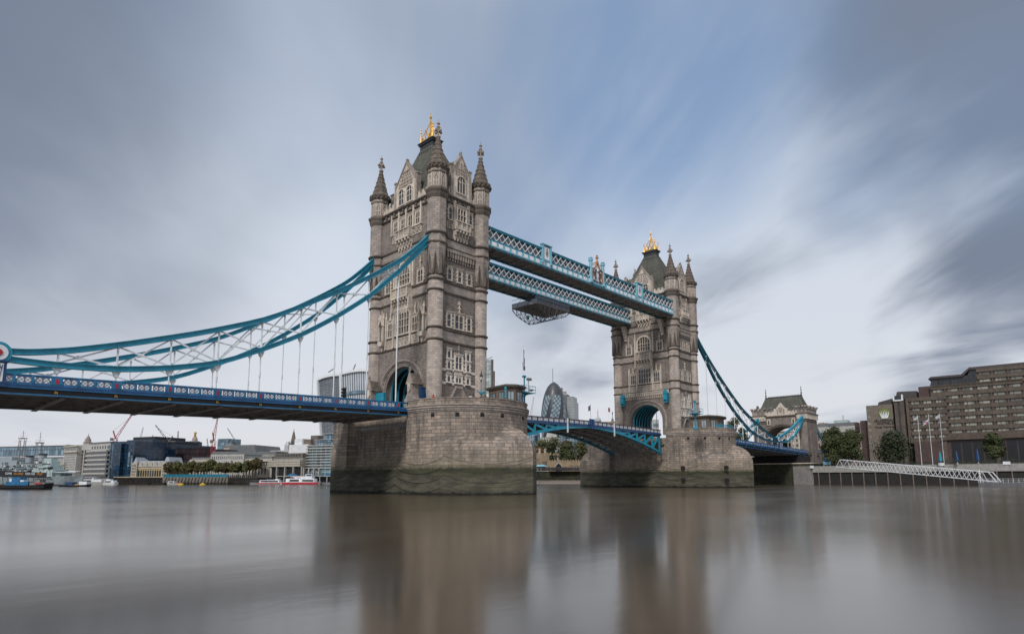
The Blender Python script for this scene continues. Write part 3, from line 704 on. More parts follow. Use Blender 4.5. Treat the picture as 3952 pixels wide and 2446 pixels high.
        balcony(root, T, -2.6, 2.6, 35.2, 37.2, 1.25, 2.4, 6)
        window(root, T, -1.95, 1.95, 28.7, 32.8, 5, 2, .35, pr=.3, toothed=False)
        for u_ in (-3.75, 3.75): window(root, T, u_-.85, u_+.85, 28.7, 31.4, 3, 1, .3, toothed=False)
        m = MB(T)
        for s0 in (-1, 1):
            m.box(s0*2.4, s0*2.75, 0, .5, 26.4, 33.0); m.box(s0*4.95, s0*5.3, 0, .4, 26.4, 32.2); m.lathe(s0*5.12, .2, [(.25, 32.2), (.04, 33.6)], 6); m.lathe(s0*3.75, .2, [(.3, 31.8), (.12, 32.6), (.22, 32.9), (.03, 34.0)], 6)
            m.ext([(s0*2.4, 32.9), (s0*2.75, 32.9), (s0*2.75, 35.2), (s0*2.4, 35.2)], 0, 1.0)
        m.build('buttress', 'trim', root)
        for a, b in ((-4.9, -2.75), (-2.4, 2.4), (2.75, 4.9)): tracery(root, T, a, b, 26.45, 28.1, n=2 if b-a < 3 else 4)
        if fc == chain_face:
            for u_ in (-6.15, 6.15):                             # canopied niches
                m = MB(T); m.ext([(u_-.8, 28.0), (u_+.8, 28.0), (u_+.55, 27.2), (u_-.55, 27.2)], 0, .95); m.ext([(u_-.4, 27.2), (u_+.4, 27.2), (u_+.1, 26.2), (u_-.1, 26.2)], 0, .5)
                m.box(u_-.75, u_-.55, .5, .85, 28.0, 31.0); m.box(u_+.55, u_+.75, .5, .85, 28.0, 31.0); m.box(u_-.8, u_+.8, 0, .15, 28.0, 31.0)
                m.ext([(u_-.85, 31.0), (u_-.55, 31.0), (u_, 32.2), (u_+.55, 31.0), (u_+.85, 31.0), (u_, 33.3)], .1, .95); m.box(u_-.08, u_+.08, .4, .6, 33.2, 34.1)
                for s0 in (-1, 1): m.lathe(u_+s0*.75, .65, [(.16, 31.0), (.16, 32.3), (.26, 32.4), (.03, 33.6)], 6)
                m.build('niche', 'trim', root)
                m = MB(T); m.box(u_-.5, u_+.5, .15, .18, 28.1, 31.0); m.build('niche_back', 'under2', root)
            m = MB(T)
            for s0 in (-1, 1):       # slots the chains run into
                m.box(s0*8.2, s0*9.0, -.2, .25, 44.0, 47.6)
            m.build('chain_slot', 'hollow_shade', root)
        else:
            m = MB(T)
            n = 24
            for i in range(n): u_ = -7.3+i*14.2/(n-1)-.0; m.box(u_-.17, u_+.17, .02, .55, 25.0, 25.9); m.box(u_-.13, u_+.13, .02, .3, 24.3, 25.0)
            m.box(-7.6, 7.2, .02, .6, 25.9, 26.12); m.build('corbel_table', 'trim', root)
            for s0 in (-1, 1):       # turquoise signal cabins
                T3 = lambda u, d, z, s0=s0: T(u+s0*6.9, d, z)
                m = MB(T3); m.box(-.55, .55, .4, 1.6, 23.3, 25.0); m.ext([(-.68, 25.0), (.68, 25.0), (0, 26.0)], .3, 1.7); m.lathe(0, 1.6, [(.1, 25.9), (.04, 26.5)], 6)
                for k in range(3): m.box(-.5+k*.42, -.42+k*.42, .5, 1.5, 22.7, 23.3)
                m.box(-.55, .55, 1.4, 1.55, 22.6, 22.8); m.build('signal_cabin', 'teal', root)
            for s0 in (-1, 1):       # white stone brackets under the walkways
                m = MB(T)
                for k in range(5): m.box(s0*6.0-.55+.04*k, s0*6.0+.55-.04*k, 0, 1.7-.33*k, 45.7-.85*k-.85, 45.7-.85*k)
                m.build('bracket', 'trim', root)
    # carriage-way vault with its turquoise ribs
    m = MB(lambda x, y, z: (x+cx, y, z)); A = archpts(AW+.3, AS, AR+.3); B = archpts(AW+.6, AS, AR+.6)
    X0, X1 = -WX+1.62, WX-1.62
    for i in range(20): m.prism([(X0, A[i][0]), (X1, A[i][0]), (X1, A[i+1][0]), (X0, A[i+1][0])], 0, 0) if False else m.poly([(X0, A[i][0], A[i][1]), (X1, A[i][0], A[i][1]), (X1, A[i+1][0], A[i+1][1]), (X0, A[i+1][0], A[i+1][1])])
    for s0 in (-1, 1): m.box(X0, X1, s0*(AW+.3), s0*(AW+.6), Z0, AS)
    m.build('vault', 'hollow_shade', root)
    for k in range(7):
        xx = -WX+1.2+k*(2*WX-2.4)/6; m = MB(lambda x, y, z: (x+cx, y, z)); o_ = archpts(AW+.02, AS, AR+.02); i_ = archpts(AW-.26, AS, AR-.26)
        for i in range(20):
            q = [(xx-.14, *o_[i]), (xx-.14, *o_[i+1]), (xx-.14, *i_[i+1]), (xx-.14, *i_[i])]; h_ = [(xx+.14, a[1], a[2]) for a in q]
            ii = [m.pt(*a) for a in q+h_]
            for f in ((0, 1, 2, 3), (7, 6, 5, 4), (0, 4, 5, 1), (3, 2, 6, 7)): m.face([ii[j] for j in f])
        for s0 in (-1, 1): m.box(xx-.14, xx+.14, s0*(AW-.26), s0*(AW+.02), Z0, AS)
        m.build('vault_rib', 'teal', root)
    return root
tower(0, 'nearer bridge tower, largest in view, grey stone with four spired turrets', 'S', 'N')
tower(82.3, 'farther bridge tower, smaller in view, with open arch showing daylight', 'N', 'S')
# ------------------------------------------------------------------ side spans
def lerp(tab, x):
    for (a, b), (c, d) in zip(tab, tab[1:]):
        if a <= x <= c: return b+(d-b)*(x-a)/(c-a)
    return tab[0][1] if x < tab[0][0] else tab[-1][1]
YD = 9.25; YC = 8.55
DECKZ = [(0, 15.0), (10, 14.82), (60, 13.5), (100, 12.4)]
panel_cache = {}
def panel_mesh(w_, h, root, side):
    """pierced white panel behind blue tracery, drawn at the origin"""
    m = MB(); m.box(-w_/2, w_/2, -.02, .02, 0, h); p_ = m.build('white_panel', 'panelw', root)
    return p_
def tr_mesh(w_, h, side):
    m = MB(); y = -.045*side; n = 14; r = h*.46
    for c in (-w_*.22, w_*.22):
        P_ = [(c+r*1.05*math.cos(2*math.pi*i/n), y, h/2+r*math.sin(2*math.pi*i/n)) for i in range(n+1)]
        for a, b in zip(P_, P_[1:]): m.bar(a, b, .03, .02, up=(0, 1, 0))
        for d in (1, -1): m.bar((c-r, y, h/2-r*d), (c+r, y, h/2+r*d), .03, .017, up=(0, 1, 0))
    m.bar((-w_/2, y, h/2), (-w_*.3, y, h), .03, .03, up=(0, 1, 0)); m.bar((-w_/2, y, h/2), (-w_*.3, y, 0), .03, .03, up=(0, 1, 0))
    m.bar((w_/2, y, h/2), (w_*.3, y, h), .03, .03, up=(0, 1, 0)); m.bar((w_/2, y, h/2), (w_*.3, y, 0), .03, .03, up=(0, 1, 0))
    return m
def side_span(sgn, label, x_end, sc, hang):
    """sgn -1 runs south of the near tower, +1 north of the far one; positions measured from tower centre"""
    X = (lambda d: -d) if sgn < 0 else (lambda d: 82.3+d)
    root = thing('side_span', label, 'bridge deck', 'side spans of the bridge', (X(30), 0, 11))
    d0 = PR+.02
    zt = lambda d: lerp(DECKZ, d/sc)
    seg = [d0, 20, 30, 40, 50, 60, 70, x_end] if x_end > 75 else [d0, 20, 30, 40, 50, x_end]
    m = MB()
    for a, b in zip(seg, seg[1:]):
        za, zb = zt(a)-1.15, zt(b)-1.15; q = []
        for d, z in ((a, za), (b, zb)):
            for y in (-YD+.4, YD-.4):
                for dz_ in (-.5, 0): q.append(m.pt(X(d), y, z+dz_))
        for f in ((0, 2, 6, 4), (1, 3, 7, 5), (0, 1, 5, 4), (2, 3, 7, 6)): m.face([q[i] for i in f])
    m.build('roadway', 'under', root)
    for side in (-1, 1):
        y = side*YD
        def strip(name, mat, ya, yb, ta, tb, rt=root):
            m = MB()
            for a, b in zip(seg, seg[1:]):
                q = [m.pt(X(d), yy, zt(d)-t) for d in (a, b) for yy in (ya, yb) for t in (ta, tb)]
                for f in ((0, 1, 5, 4), (2, 3, 7, 6), (0, 2, 6, 4), (1, 3, 7, 5), (0, 1, 3, 2), (4, 5, 7, 6)): m.face([q[i] for i in f])
            return m.build(name, mat, rt)
        strip('handrail', 'blue', y-side*.16, y+side*.10, 0, .13)
        strip('plinth_rail', 'blue', y-side*.12, y+side*.05, .95, 1.12)
        strip('moulding', 'navy', y-side*.5, y+side*.18, 1.12, 1.42)
        strip('moulding', 'blue', y-side*.5, y+side*.30, 1.421, 1.52)
        g = strip('edge_girder', 'black', y-side*.35, y-side*.02, 1.521, 2.05)
        strip('lower_flange', 'blue', y-side*.4, y+side*.22, 2.051, 2.2)
        src_p = MB(); 
        pw = 1.22*sc; P0 = None; mod = 5.58*sc
        nodes = hang
        k = 0; first = None
        for i, hx in enumerate(nodes):
            # red shield panel at each hanger, three white panels between
            if hx < x_end-1:
                z = zt(hx); m = MB(); m.box(X(hx)-.42, X(hx)+.42, y-.10, y+.10, z-.95, z-.13); rp = m.build('post', 'blue', root)
                if side < 0:
                    m = MB(); m.box(X(hx)-.14, X(hx)+.14, y-.13, y-.09, z-.82, z-.4); m.ext([(X(hx)-.14, z-.4), (X(hx)+.14, z-.4), (X(hx), z-.24)], y-.13, y-.09); m.build('shield', 'red', rp)
                    m = MB(); zb_ = z-1.79; m.box(X(hx)-.12, X(hx)+.12, y-.1, y+.03, zb_-.05, zb_+.12); m.ball(X(hx)-.08, y-.12, zb_+.1, .09, 5); m.ball(X(hx)+.09, y-.12, zb_+.05, .09, 5); m.box(X(hx)-.14, X(hx)-.07, y-.15, y-.08, zb_-.14, zb_); m.box(X(hx)+.06, X(hx)+.14, y-.15, y-.08, zb_-.14, zb_)
                    m.build('gilded_lion', 'gold', root)
            for j in range(3):
                c = hx-mod+ .47*sc + (mod-.94*sc)*(j+.5)/3 if True else 0
                if c+pw/2 > nodes[-1] and False: continue
                if c-pw/2 < d0+.1 or c > x_end-1: continue
                if P0 is None:
                    m = MB(); m.box(-pw/2, pw/2, y-.02, y+.02, -.03, .69); P0 = m.build('white_panel', 'panelw', root); P0.location = (X(c), 0, zt(c)-.88)
                    q = tr_mesh(pw, .66, 1 if side < 0 else -1); q.v = [(a, b+y, c_) for a, b, c_ in q.v]; P1 = q.build('tracery', 'navy', root); P1.location = P0.location
                    m = MB(); m.box(-.11, .11, y-.11, y+.11, 0, .84); P2 = m.build('post', 'blue', root); P2.location = (X(c)-pw/2-.26, 0, zt(c)-.95)
                else:
                    inst(P0, root, (X(c), 0, zt(c)-.88))
                    if side < 0: inst(P1, root, (X(c), 0, zt(c)-.88))
                    for e in ((-1,) if j else (-1, 1)): inst(P2, root, (X(c-e*(pw/2+.24*sc)), 0, zt(c)-.95))
        strip('panel_backing', 'blue', y-.03, y+.03, .13, .26); strip('panel_backing', 'blue', y-.03, y+.03, .88, .95)
    m0 = None
    d = d0+1.2; i = 0
    while d < x_end:                                # cross girders
        m = MB(); z = zt(d)-2.05; m.box(X(d)-.16, X(d)+.16, -YD+.36, YD-.36, z-.32, z+.5); m.box(X(d)-.3, X(d)+.3, -YD+.36, YD-.36, z-.36, z-.32); m.build('cross_girder', 'under', root); d += 5.58*sc
    rows = MB(); d = d0+.3; k = 0
    while d < x_end-1:                              # trough flooring seen from below
        for j in range(9):
            yy = -YD+.6+j*2.0+(k % 2)*.6; z = zt(d)-1.75
            rows.box(X(d)-.22, X(d)+.22, yy, yy+1.75, z-.18, z+.1)
        d += .75; k += 1
    rows.build('trough_floor', 'under', root)
    for j in range(5):
        m = MB(); yy = -YD+1.8+j*3.7
        for a, b in zip(seg, seg[1:]): m.bar((X(a), yy, zt(a)-2.0), (X(b), yy, zt(b)-2.0), .18, .5)
        m.build('stringer', 'under', root)
    return root, X, zt
TOP = [(5.2, 46.6), (8.5, 42.9), (12.3, 39.1), (17.9, 35.0), (23.9, 31.0), (29.3, 27.7), (34.9, 24.5), (41.8, 21.75), (45.3, 20.5), (50.8, 18.65), (56.3, 17.0), (60.2, 16.2), (62.6, 16.05)]
BOT = [(5.2, 45.4), (8.5, 41.5), (12.3, 37.2), (18.0, 31.4), (23.7, 26.9), (29.2, 23.1), (34.7, 20.1), (40.5, 17.35), (46.0, 16.0), (51.6, 15.1), (57.1, 14.85), (61.1, 14.9), (62.6, 15.05)]
HX = [12.75+5.58*k for k in range(9)]
HS = HX+[HX[-1]+5.58*k for k in range(1, 7)]
span_s, XS, zts = side_span(-1, 'dark blue near side span of the bridge with white tracery panels, running out at left', 96, 1.0, HS)
def chain(name, label, X, side, top, bot, hx, zt, sc=1.0, pivot=None, seg_tone='teal'):
    y = side*YC; root = thing(name, label, 'suspension chain', 'suspension chains of the bridge', (X(30), y, 20))
    def chord(nm, tab, off):
        m = MB(); P_ = [Vector((X(d), y, z+off)) for d, z in tab]
        # smooth the kinks
        Q = []
        for i in range(len(P_)-1):
            for k in range(3): Q.append(P_[i].lerp(P_[i+1], k/3))
        Q.append(P_[-1])
        Q = [Q[0]]+[(Q[i-1]+Q[i]*2+Q[i+1])/4 for i in range(1, len(Q)-1)]+[Q[-1]]
        def sweep(w_, lo, hi):
            rows = []
            for i, q in enumerate(Q):
                t = (Q[min(i+1, len(Q)-1)]-Q[max(i-1, 0)]).normalized(); nrm = Vector((-t.z, 0, t.x)); nrm = nrm if nrm.z > 0 else -nrm
                rows.append([m.pt(*(q+Vector((0, a*w_/2, 0))+nrm*b)) for a, b in ((-1, lo), (1, lo), (1, hi), (-1, hi))])
            for r0, r1 in zip(rows, rows[1:]):
                for k in range(4): m.face((r0[k], r0[(k+1) % 4], r1[(k+1) % 4], r1[k]))
            m.face(rows[0][::-1]); m.face(rows[-1])
        sweep(.42, -.24, .24); sweep(.74, .241, .32); sweep(.74, -.32, -.241)
        m.build(nm, seg_tone, root)
    chord('top_chord', [(d*sc if not callable(sc) else sc(d), z) for d, z in top], -.3)
    chord('bottom_chord', [(d*sc if not callable(sc) else sc(d), z) for d, z in bot], .05)
    S = sc if callable(sc) else (lambda d: d*sc)
    tops = [(S(d), z-.3) for d, z in top]; bots = [(S(d), z+.05) for d, z in bot]
    nodes = [S(h) for h in hx]
    for i, h in enumerate(nodes):
        zt_, zb_ = lerp(tops, h), lerp(bots, h)
        if zt_-zb_ > .9:
            m = MB(); m.bar((X(h), y, zb_), (X(h), y, zt_), .17, .18); m.bar((X(h), y, zb_+.25), (X(h), y, zb_+.75), .55, .16); m.bar((X(h), y, zt_-.75), (X(h), y, zt_-.3), .55, .16); m.build('vertical_strut', 'white', root)
        if i:
            g = nodes[i-1]; a_t, a_b = lerp(tops, g), lerp(bots, g)
            if zt_-zb_ > .9 and a_t-a_b > .7:
                m = MB(); e = .1
                m.bar((X(g), y-.06, a_b+.25), (X(h), y-.06, zt_-.25), .12, .19); m.bar((X(g), y+.08, a_t-.25), (X(h), y+.08, zb_+.25), .12, .19)
                # star plate at the crossing
                A, B, C_, D_ = Vector((g, 0, a_b)), Vector((h, 0, zt_)), Vector((g, 0, a_t)), Vector((h, 0, zb_))
                t_ = (a_t-a_b)/((a_t-a_b)+(zt_-zb_)); c = A.lerp(B, t_)
                m.cb(X(c.x), y, c.z, .6, .2, .4); m.build('cross_brace', 'white', root)
        # suspender with its fork, collar and rod
        zl = zb_-.35; zd = zt(h)-.2
        if zl > zd-.3:
            m = MB(); m.ext([(X(h)-.48, zb_-.2), (X(h)+.48, zb_-.2), (X(h)+.17, zb_-.95), (X(h)-.17, zb_-.95)], y-.13, y+.13); m.tube((X(h), y-.2, zb_-.8), (X(h), y+.2, zb_-.8), .16, 10)
            if zb_-1.0 > zd: m.tube((X(h), y, zb_-.9), (X(h), y, zd), .09 if i else .11, 8)
            if zb_-zd > 3: zz_ = zd+(zb_-zd)*.42; m.tube((X(h), y, zz_-.35), (X(h), y, zz_+.35), .14, 8)
            m.build('suspender', 'white', root)
    return root
for side, lb in ((-1, 'nearer turquoise chain with white lattice, hung from the big tower at left'), (1, 'chain seen behind the nearer left one, hung from the big tower')):
    chain('suspension_chain', lb, XS, side, TOP, BOT, HX, zts)
    # short link beyond the pin, rising to the shore tower (runs out of the picture)
    tp = [(62.4, 16.1), (66, 16.6), (72, 18.6), (80, 22.5), (90, 29)]; bt = [(62.4, 15.0), (66, 14.9), (72, 15.9), (80, 19.6), (90, 27.8)]
    r_ = chain('suspension_chain', lb.split(',')[0].replace('chain', 'short chain')+' past the pin, at the left picture edge', XS, side, tp, bt, [68, 73.5, 79, 84.5], zts)
def pin(X, d, side, zt, z=15.55, label=''):
    y = side*YC; root = thing('pin_joint', label, 'pin joint', 'pins where the chains meet', (X(d), y, z))
    T = lambda a, b, c: (X(d)+a, y+b, z+c)
    m = MB(); m.tube((X(d), y-.42, z), (X(d), y+.42, z), 1.15, 28)
    m.build('eye_plate', 'teal', root)
    m = MB(); m.tube((X(d), y-.5, z), (X(d), y+.5, z), .82, 28); m.build('disc', 'white', root)
    m = MB(); m.tube((X(d), y-.56, z), (X(d), y+.56, z), .36, 20); m.build('boss', 'red', root)
    zz_ = zt(d)
    m = MB(T); m.box(-.75, .75, -1.0, -.45, zz_-z-1.3, -.95); m.box(-.9, .9, -1.1, -.3, -1.05, -.85); m.box(-.9, .9, -1.1, -.3, zz_-z-1.5, zz_-z-1.25); m.build('pedestal', 'navy', root)
    m = MB(T); m.box(-.5, .5, -1.03, -1.0, zz_-z-.95, -1.2); pn = m.build('white_panel', 'panelw', root)
    m = MB(T)
    for k in range(4): m.bar((-.4+.2*k, -1.05, zz_-z-.85), (-.2+.2*k, -1.05, -1.3), .05, .05, up=(0, 1, 0)); m.ball(-.3+.2*k, -1.05, -1.6, .09, 5)
    m.build('tracery', 'navy', pn)
pin(XS, 62.5, -1, zts, label='red and white pin joint of the chain at the left picture edge')
SN = lambda d: 5.3+(d-5.3)*1.045+ (1.2 if d > 12 else .5)
HXN = [d for d in HX]
span_n, XN, ztn = side_span(1, 'dark blue far side span of the bridge, behind the farther pier', 94.5, 1.045, [SN(h) for h in HS])
for side, lb in ((-1, 'dark turquoise chain sweeping down right from the farther tower'), (1, 'west chain behind the farther tower, mostly hidden')):
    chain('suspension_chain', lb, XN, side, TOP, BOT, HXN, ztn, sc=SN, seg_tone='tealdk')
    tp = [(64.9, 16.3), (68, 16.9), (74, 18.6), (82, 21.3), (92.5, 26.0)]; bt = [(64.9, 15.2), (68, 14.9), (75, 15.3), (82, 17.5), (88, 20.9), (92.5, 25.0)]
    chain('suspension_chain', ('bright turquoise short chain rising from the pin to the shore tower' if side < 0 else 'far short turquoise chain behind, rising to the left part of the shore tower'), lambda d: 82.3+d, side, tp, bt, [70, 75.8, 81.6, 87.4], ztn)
pin(XN, 66.4, -1, ztn, 15.75, label='small red and white pin joint of the chain before the shore tower')
# ------------------------------------------------------------------ bascules
def leaf(sgn, label):
    XM = 41.15; root = thing('bascule_leaf', label, 'bascule', 'lifting leaves of the bridge', (XM+sgn*15, 0, 12))
    X = lambda d: XM+sgn*d                          # d from the joint at mid river
    L_ = 30.2; YB = 7.5
    zt = lambda d: 15.32-.012*d-.0001*d*d; zb = lambda d: 13.75-.035*d-.0045*d*d
    ds = [0.05+L_*i/12 for i in range(13)]
    def strip(name, mat, ya, yb, f0, f1):
        m = MB()
        for a, b in zip(ds, ds[1:]):
            q = [m.pt(X(d), yy, f(d)) for d in (a, b) for yy in (ya, yb) for f in (f0, f1)]
            for f in ((0, 1, 5, 4), (2, 3, 7, 6), (0, 2, 6, 4), (1, 3, 7, 5)): m.face([q[i] for i in f])
        for k in (0, -1): pass
        m.face([0, 1, 3, 2]); n = len(m.v); m.face([n-4, n-3, n-1, n-2]); return m.build(name, mat, root)
    strip('roadway', 'under', -YB+.3, YB-.3, lambda d: zt(d)-1.25, lambda d: zt(d)-1.0)
    for side in (-1, 1):
        y = side*YB
        strip('handrail', 'black', y-.14, y+.14, lambda d: zt(d)-.12, zt).data.materials[0] = paint_rail
        strip('plinth_rail', 'navy', y-.1, y+.1, lambda d: zt(d)-1.12, lambda d: zt(d)-.88)
        strip('edge_girder', 'navy', y-.22, y+.22, lambda d: zt(d)-1.5, lambda d: zt(d)-1.121)
        n = 17; P0 = P2 = None
        for k in range(n):
            c = .9+(L_-.8)*(k+.5)/n; pw = (L_-.8)/n-.26
            if P0 is None:
                m = MB(); m.box(-pw/2, pw/2, y-.02, y+.02, 0, .72); P0 = m.build('white_panel', 'panelw', root); P0.location = (X(c), 0, zt(c)-.86)
                q = tr_mesh(pw, .72, 1 if side < 0 else -1); q.v = [(a, b+y, c_) for a, b, c_ in q.v]; P1 = q.build('tracery', 'under2', root); P1.location = P0.location
                m = MB(); m.box(-.09, .09, y-.11, y+.11, 0, .78); P2 = m.build('post', 'navy', root); P2.location = (X(c-pw/2-.13), 0, zt(c)-.9)
            else:
                inst(P0, root, (X(c), 0, zt(c)-.86))
                if side < 0: inst(P1, root, (X(c), 0, zt(c)-.86))
                inst(P2, root, (X(c-pw/2-.13), 0, zt(c)-.9))
    for gi, y in enumerate((-7.45, -3.6, 0.0, 3.6, 7.45)):                # main girders
        outer = gi in (0, 4); mat = 'teal' if outer else 'under2'
        f1 = lambda d: min(zb(d)+.5+.006*d, zt(d)-1.5)
        strip('bottom_chord', mat, y-.2, y+.2, zb, lambda d: min(zb(d)+.48, zt(d)-1.5))
        strip('bottom_flange', mat, y-.38, y+.38, lambda d: zb(d)-.1, lambda d: zb(d)-.001)
        if outer:
            m = MB()
            q = [(X(d), f(d)) for f, dd in ((lambda d: zt(d)-1.5, (1, 4, 8.5)), (lambda d: zb(d)+.3, (8.5, 4, 1))) for d in dd]
            m.ext(q, y-.15, y+.15); m.build('web_plate', mat, root)
        nn = 6
        for k in range(nn):
            a = 8.3+k*3.55; b = a+3.55
            if b > L_: b = L_
            m = MB(); m.bar((X(b), y, zb(b)+.2), (X(b), y, zt(b)-1.5), .3, .42)
            m.bar((X(a), y, zb(a)+.3), (X(b), y, zt(b)-1.6), .22, .5) if True else None
            m.build('truss_web', mat, root)
    for k in range(9):
        d = 3+k*3.3; m = MB(); m.bar((X(d), -7.3, zb(d)+.35), (X(d), 7.3, zb(d)+.35), .3, .3)
        m.bar((X(d), -7.3, zt(d)-1.55), (X(d), 7.3, zt(d)-1.55), .3, .5); m.build('cross_beam', 'under2', root)
        if k:
            e = d-3.3
            for y0, y1 in ((-7.4, -3.6), (-3.6, 0), (0, 3.6), (3.6, 7.4)):
                m = MB(); m.bar((X(e), y0, zb(e)+.25), (X(d), y1, zb(d)+.25), .16, .14); m.bar((X(e), y1, zb(e)+.25), (X(d), y0, zb(d)+.25), .16, .14); m.build('wind_brace', 'under2', root)
    d = 17.2 if sgn < 0 else 8.3
    for dd in ((8.75,)): m = MB(); m.box(X(dd)-.17, X(dd)+.17, -YB-.42, -YB-.24, zt(dd)-3.0, zt(dd)+.05); m.build('white_fender', 'white', root)
    m = MB(); m.box(X(.45)-.3, X(.45)+.3, -YB-.5, -YB-.1, zt(0)-1.0, zt(0)+.35); m.tube((X(.5), -YB-.5, zt(0)-.8), (X(.5), -YB-.8, zt(0)-1.7), .09); m.ball(X(.5), -YB-.85, zt(0)-1.8, .22, 8); m.build('nose_lamp', 'navy', root)
    return root
paint_rail = paint('maroon_handrail', (.09, .035, .045), .5)
leaf(-1, 'nearer lifting leaf of the roadway, left of the mid river joint')
leaf(1, 'farther lifting leaf of the roadway, right of the mid river joint')
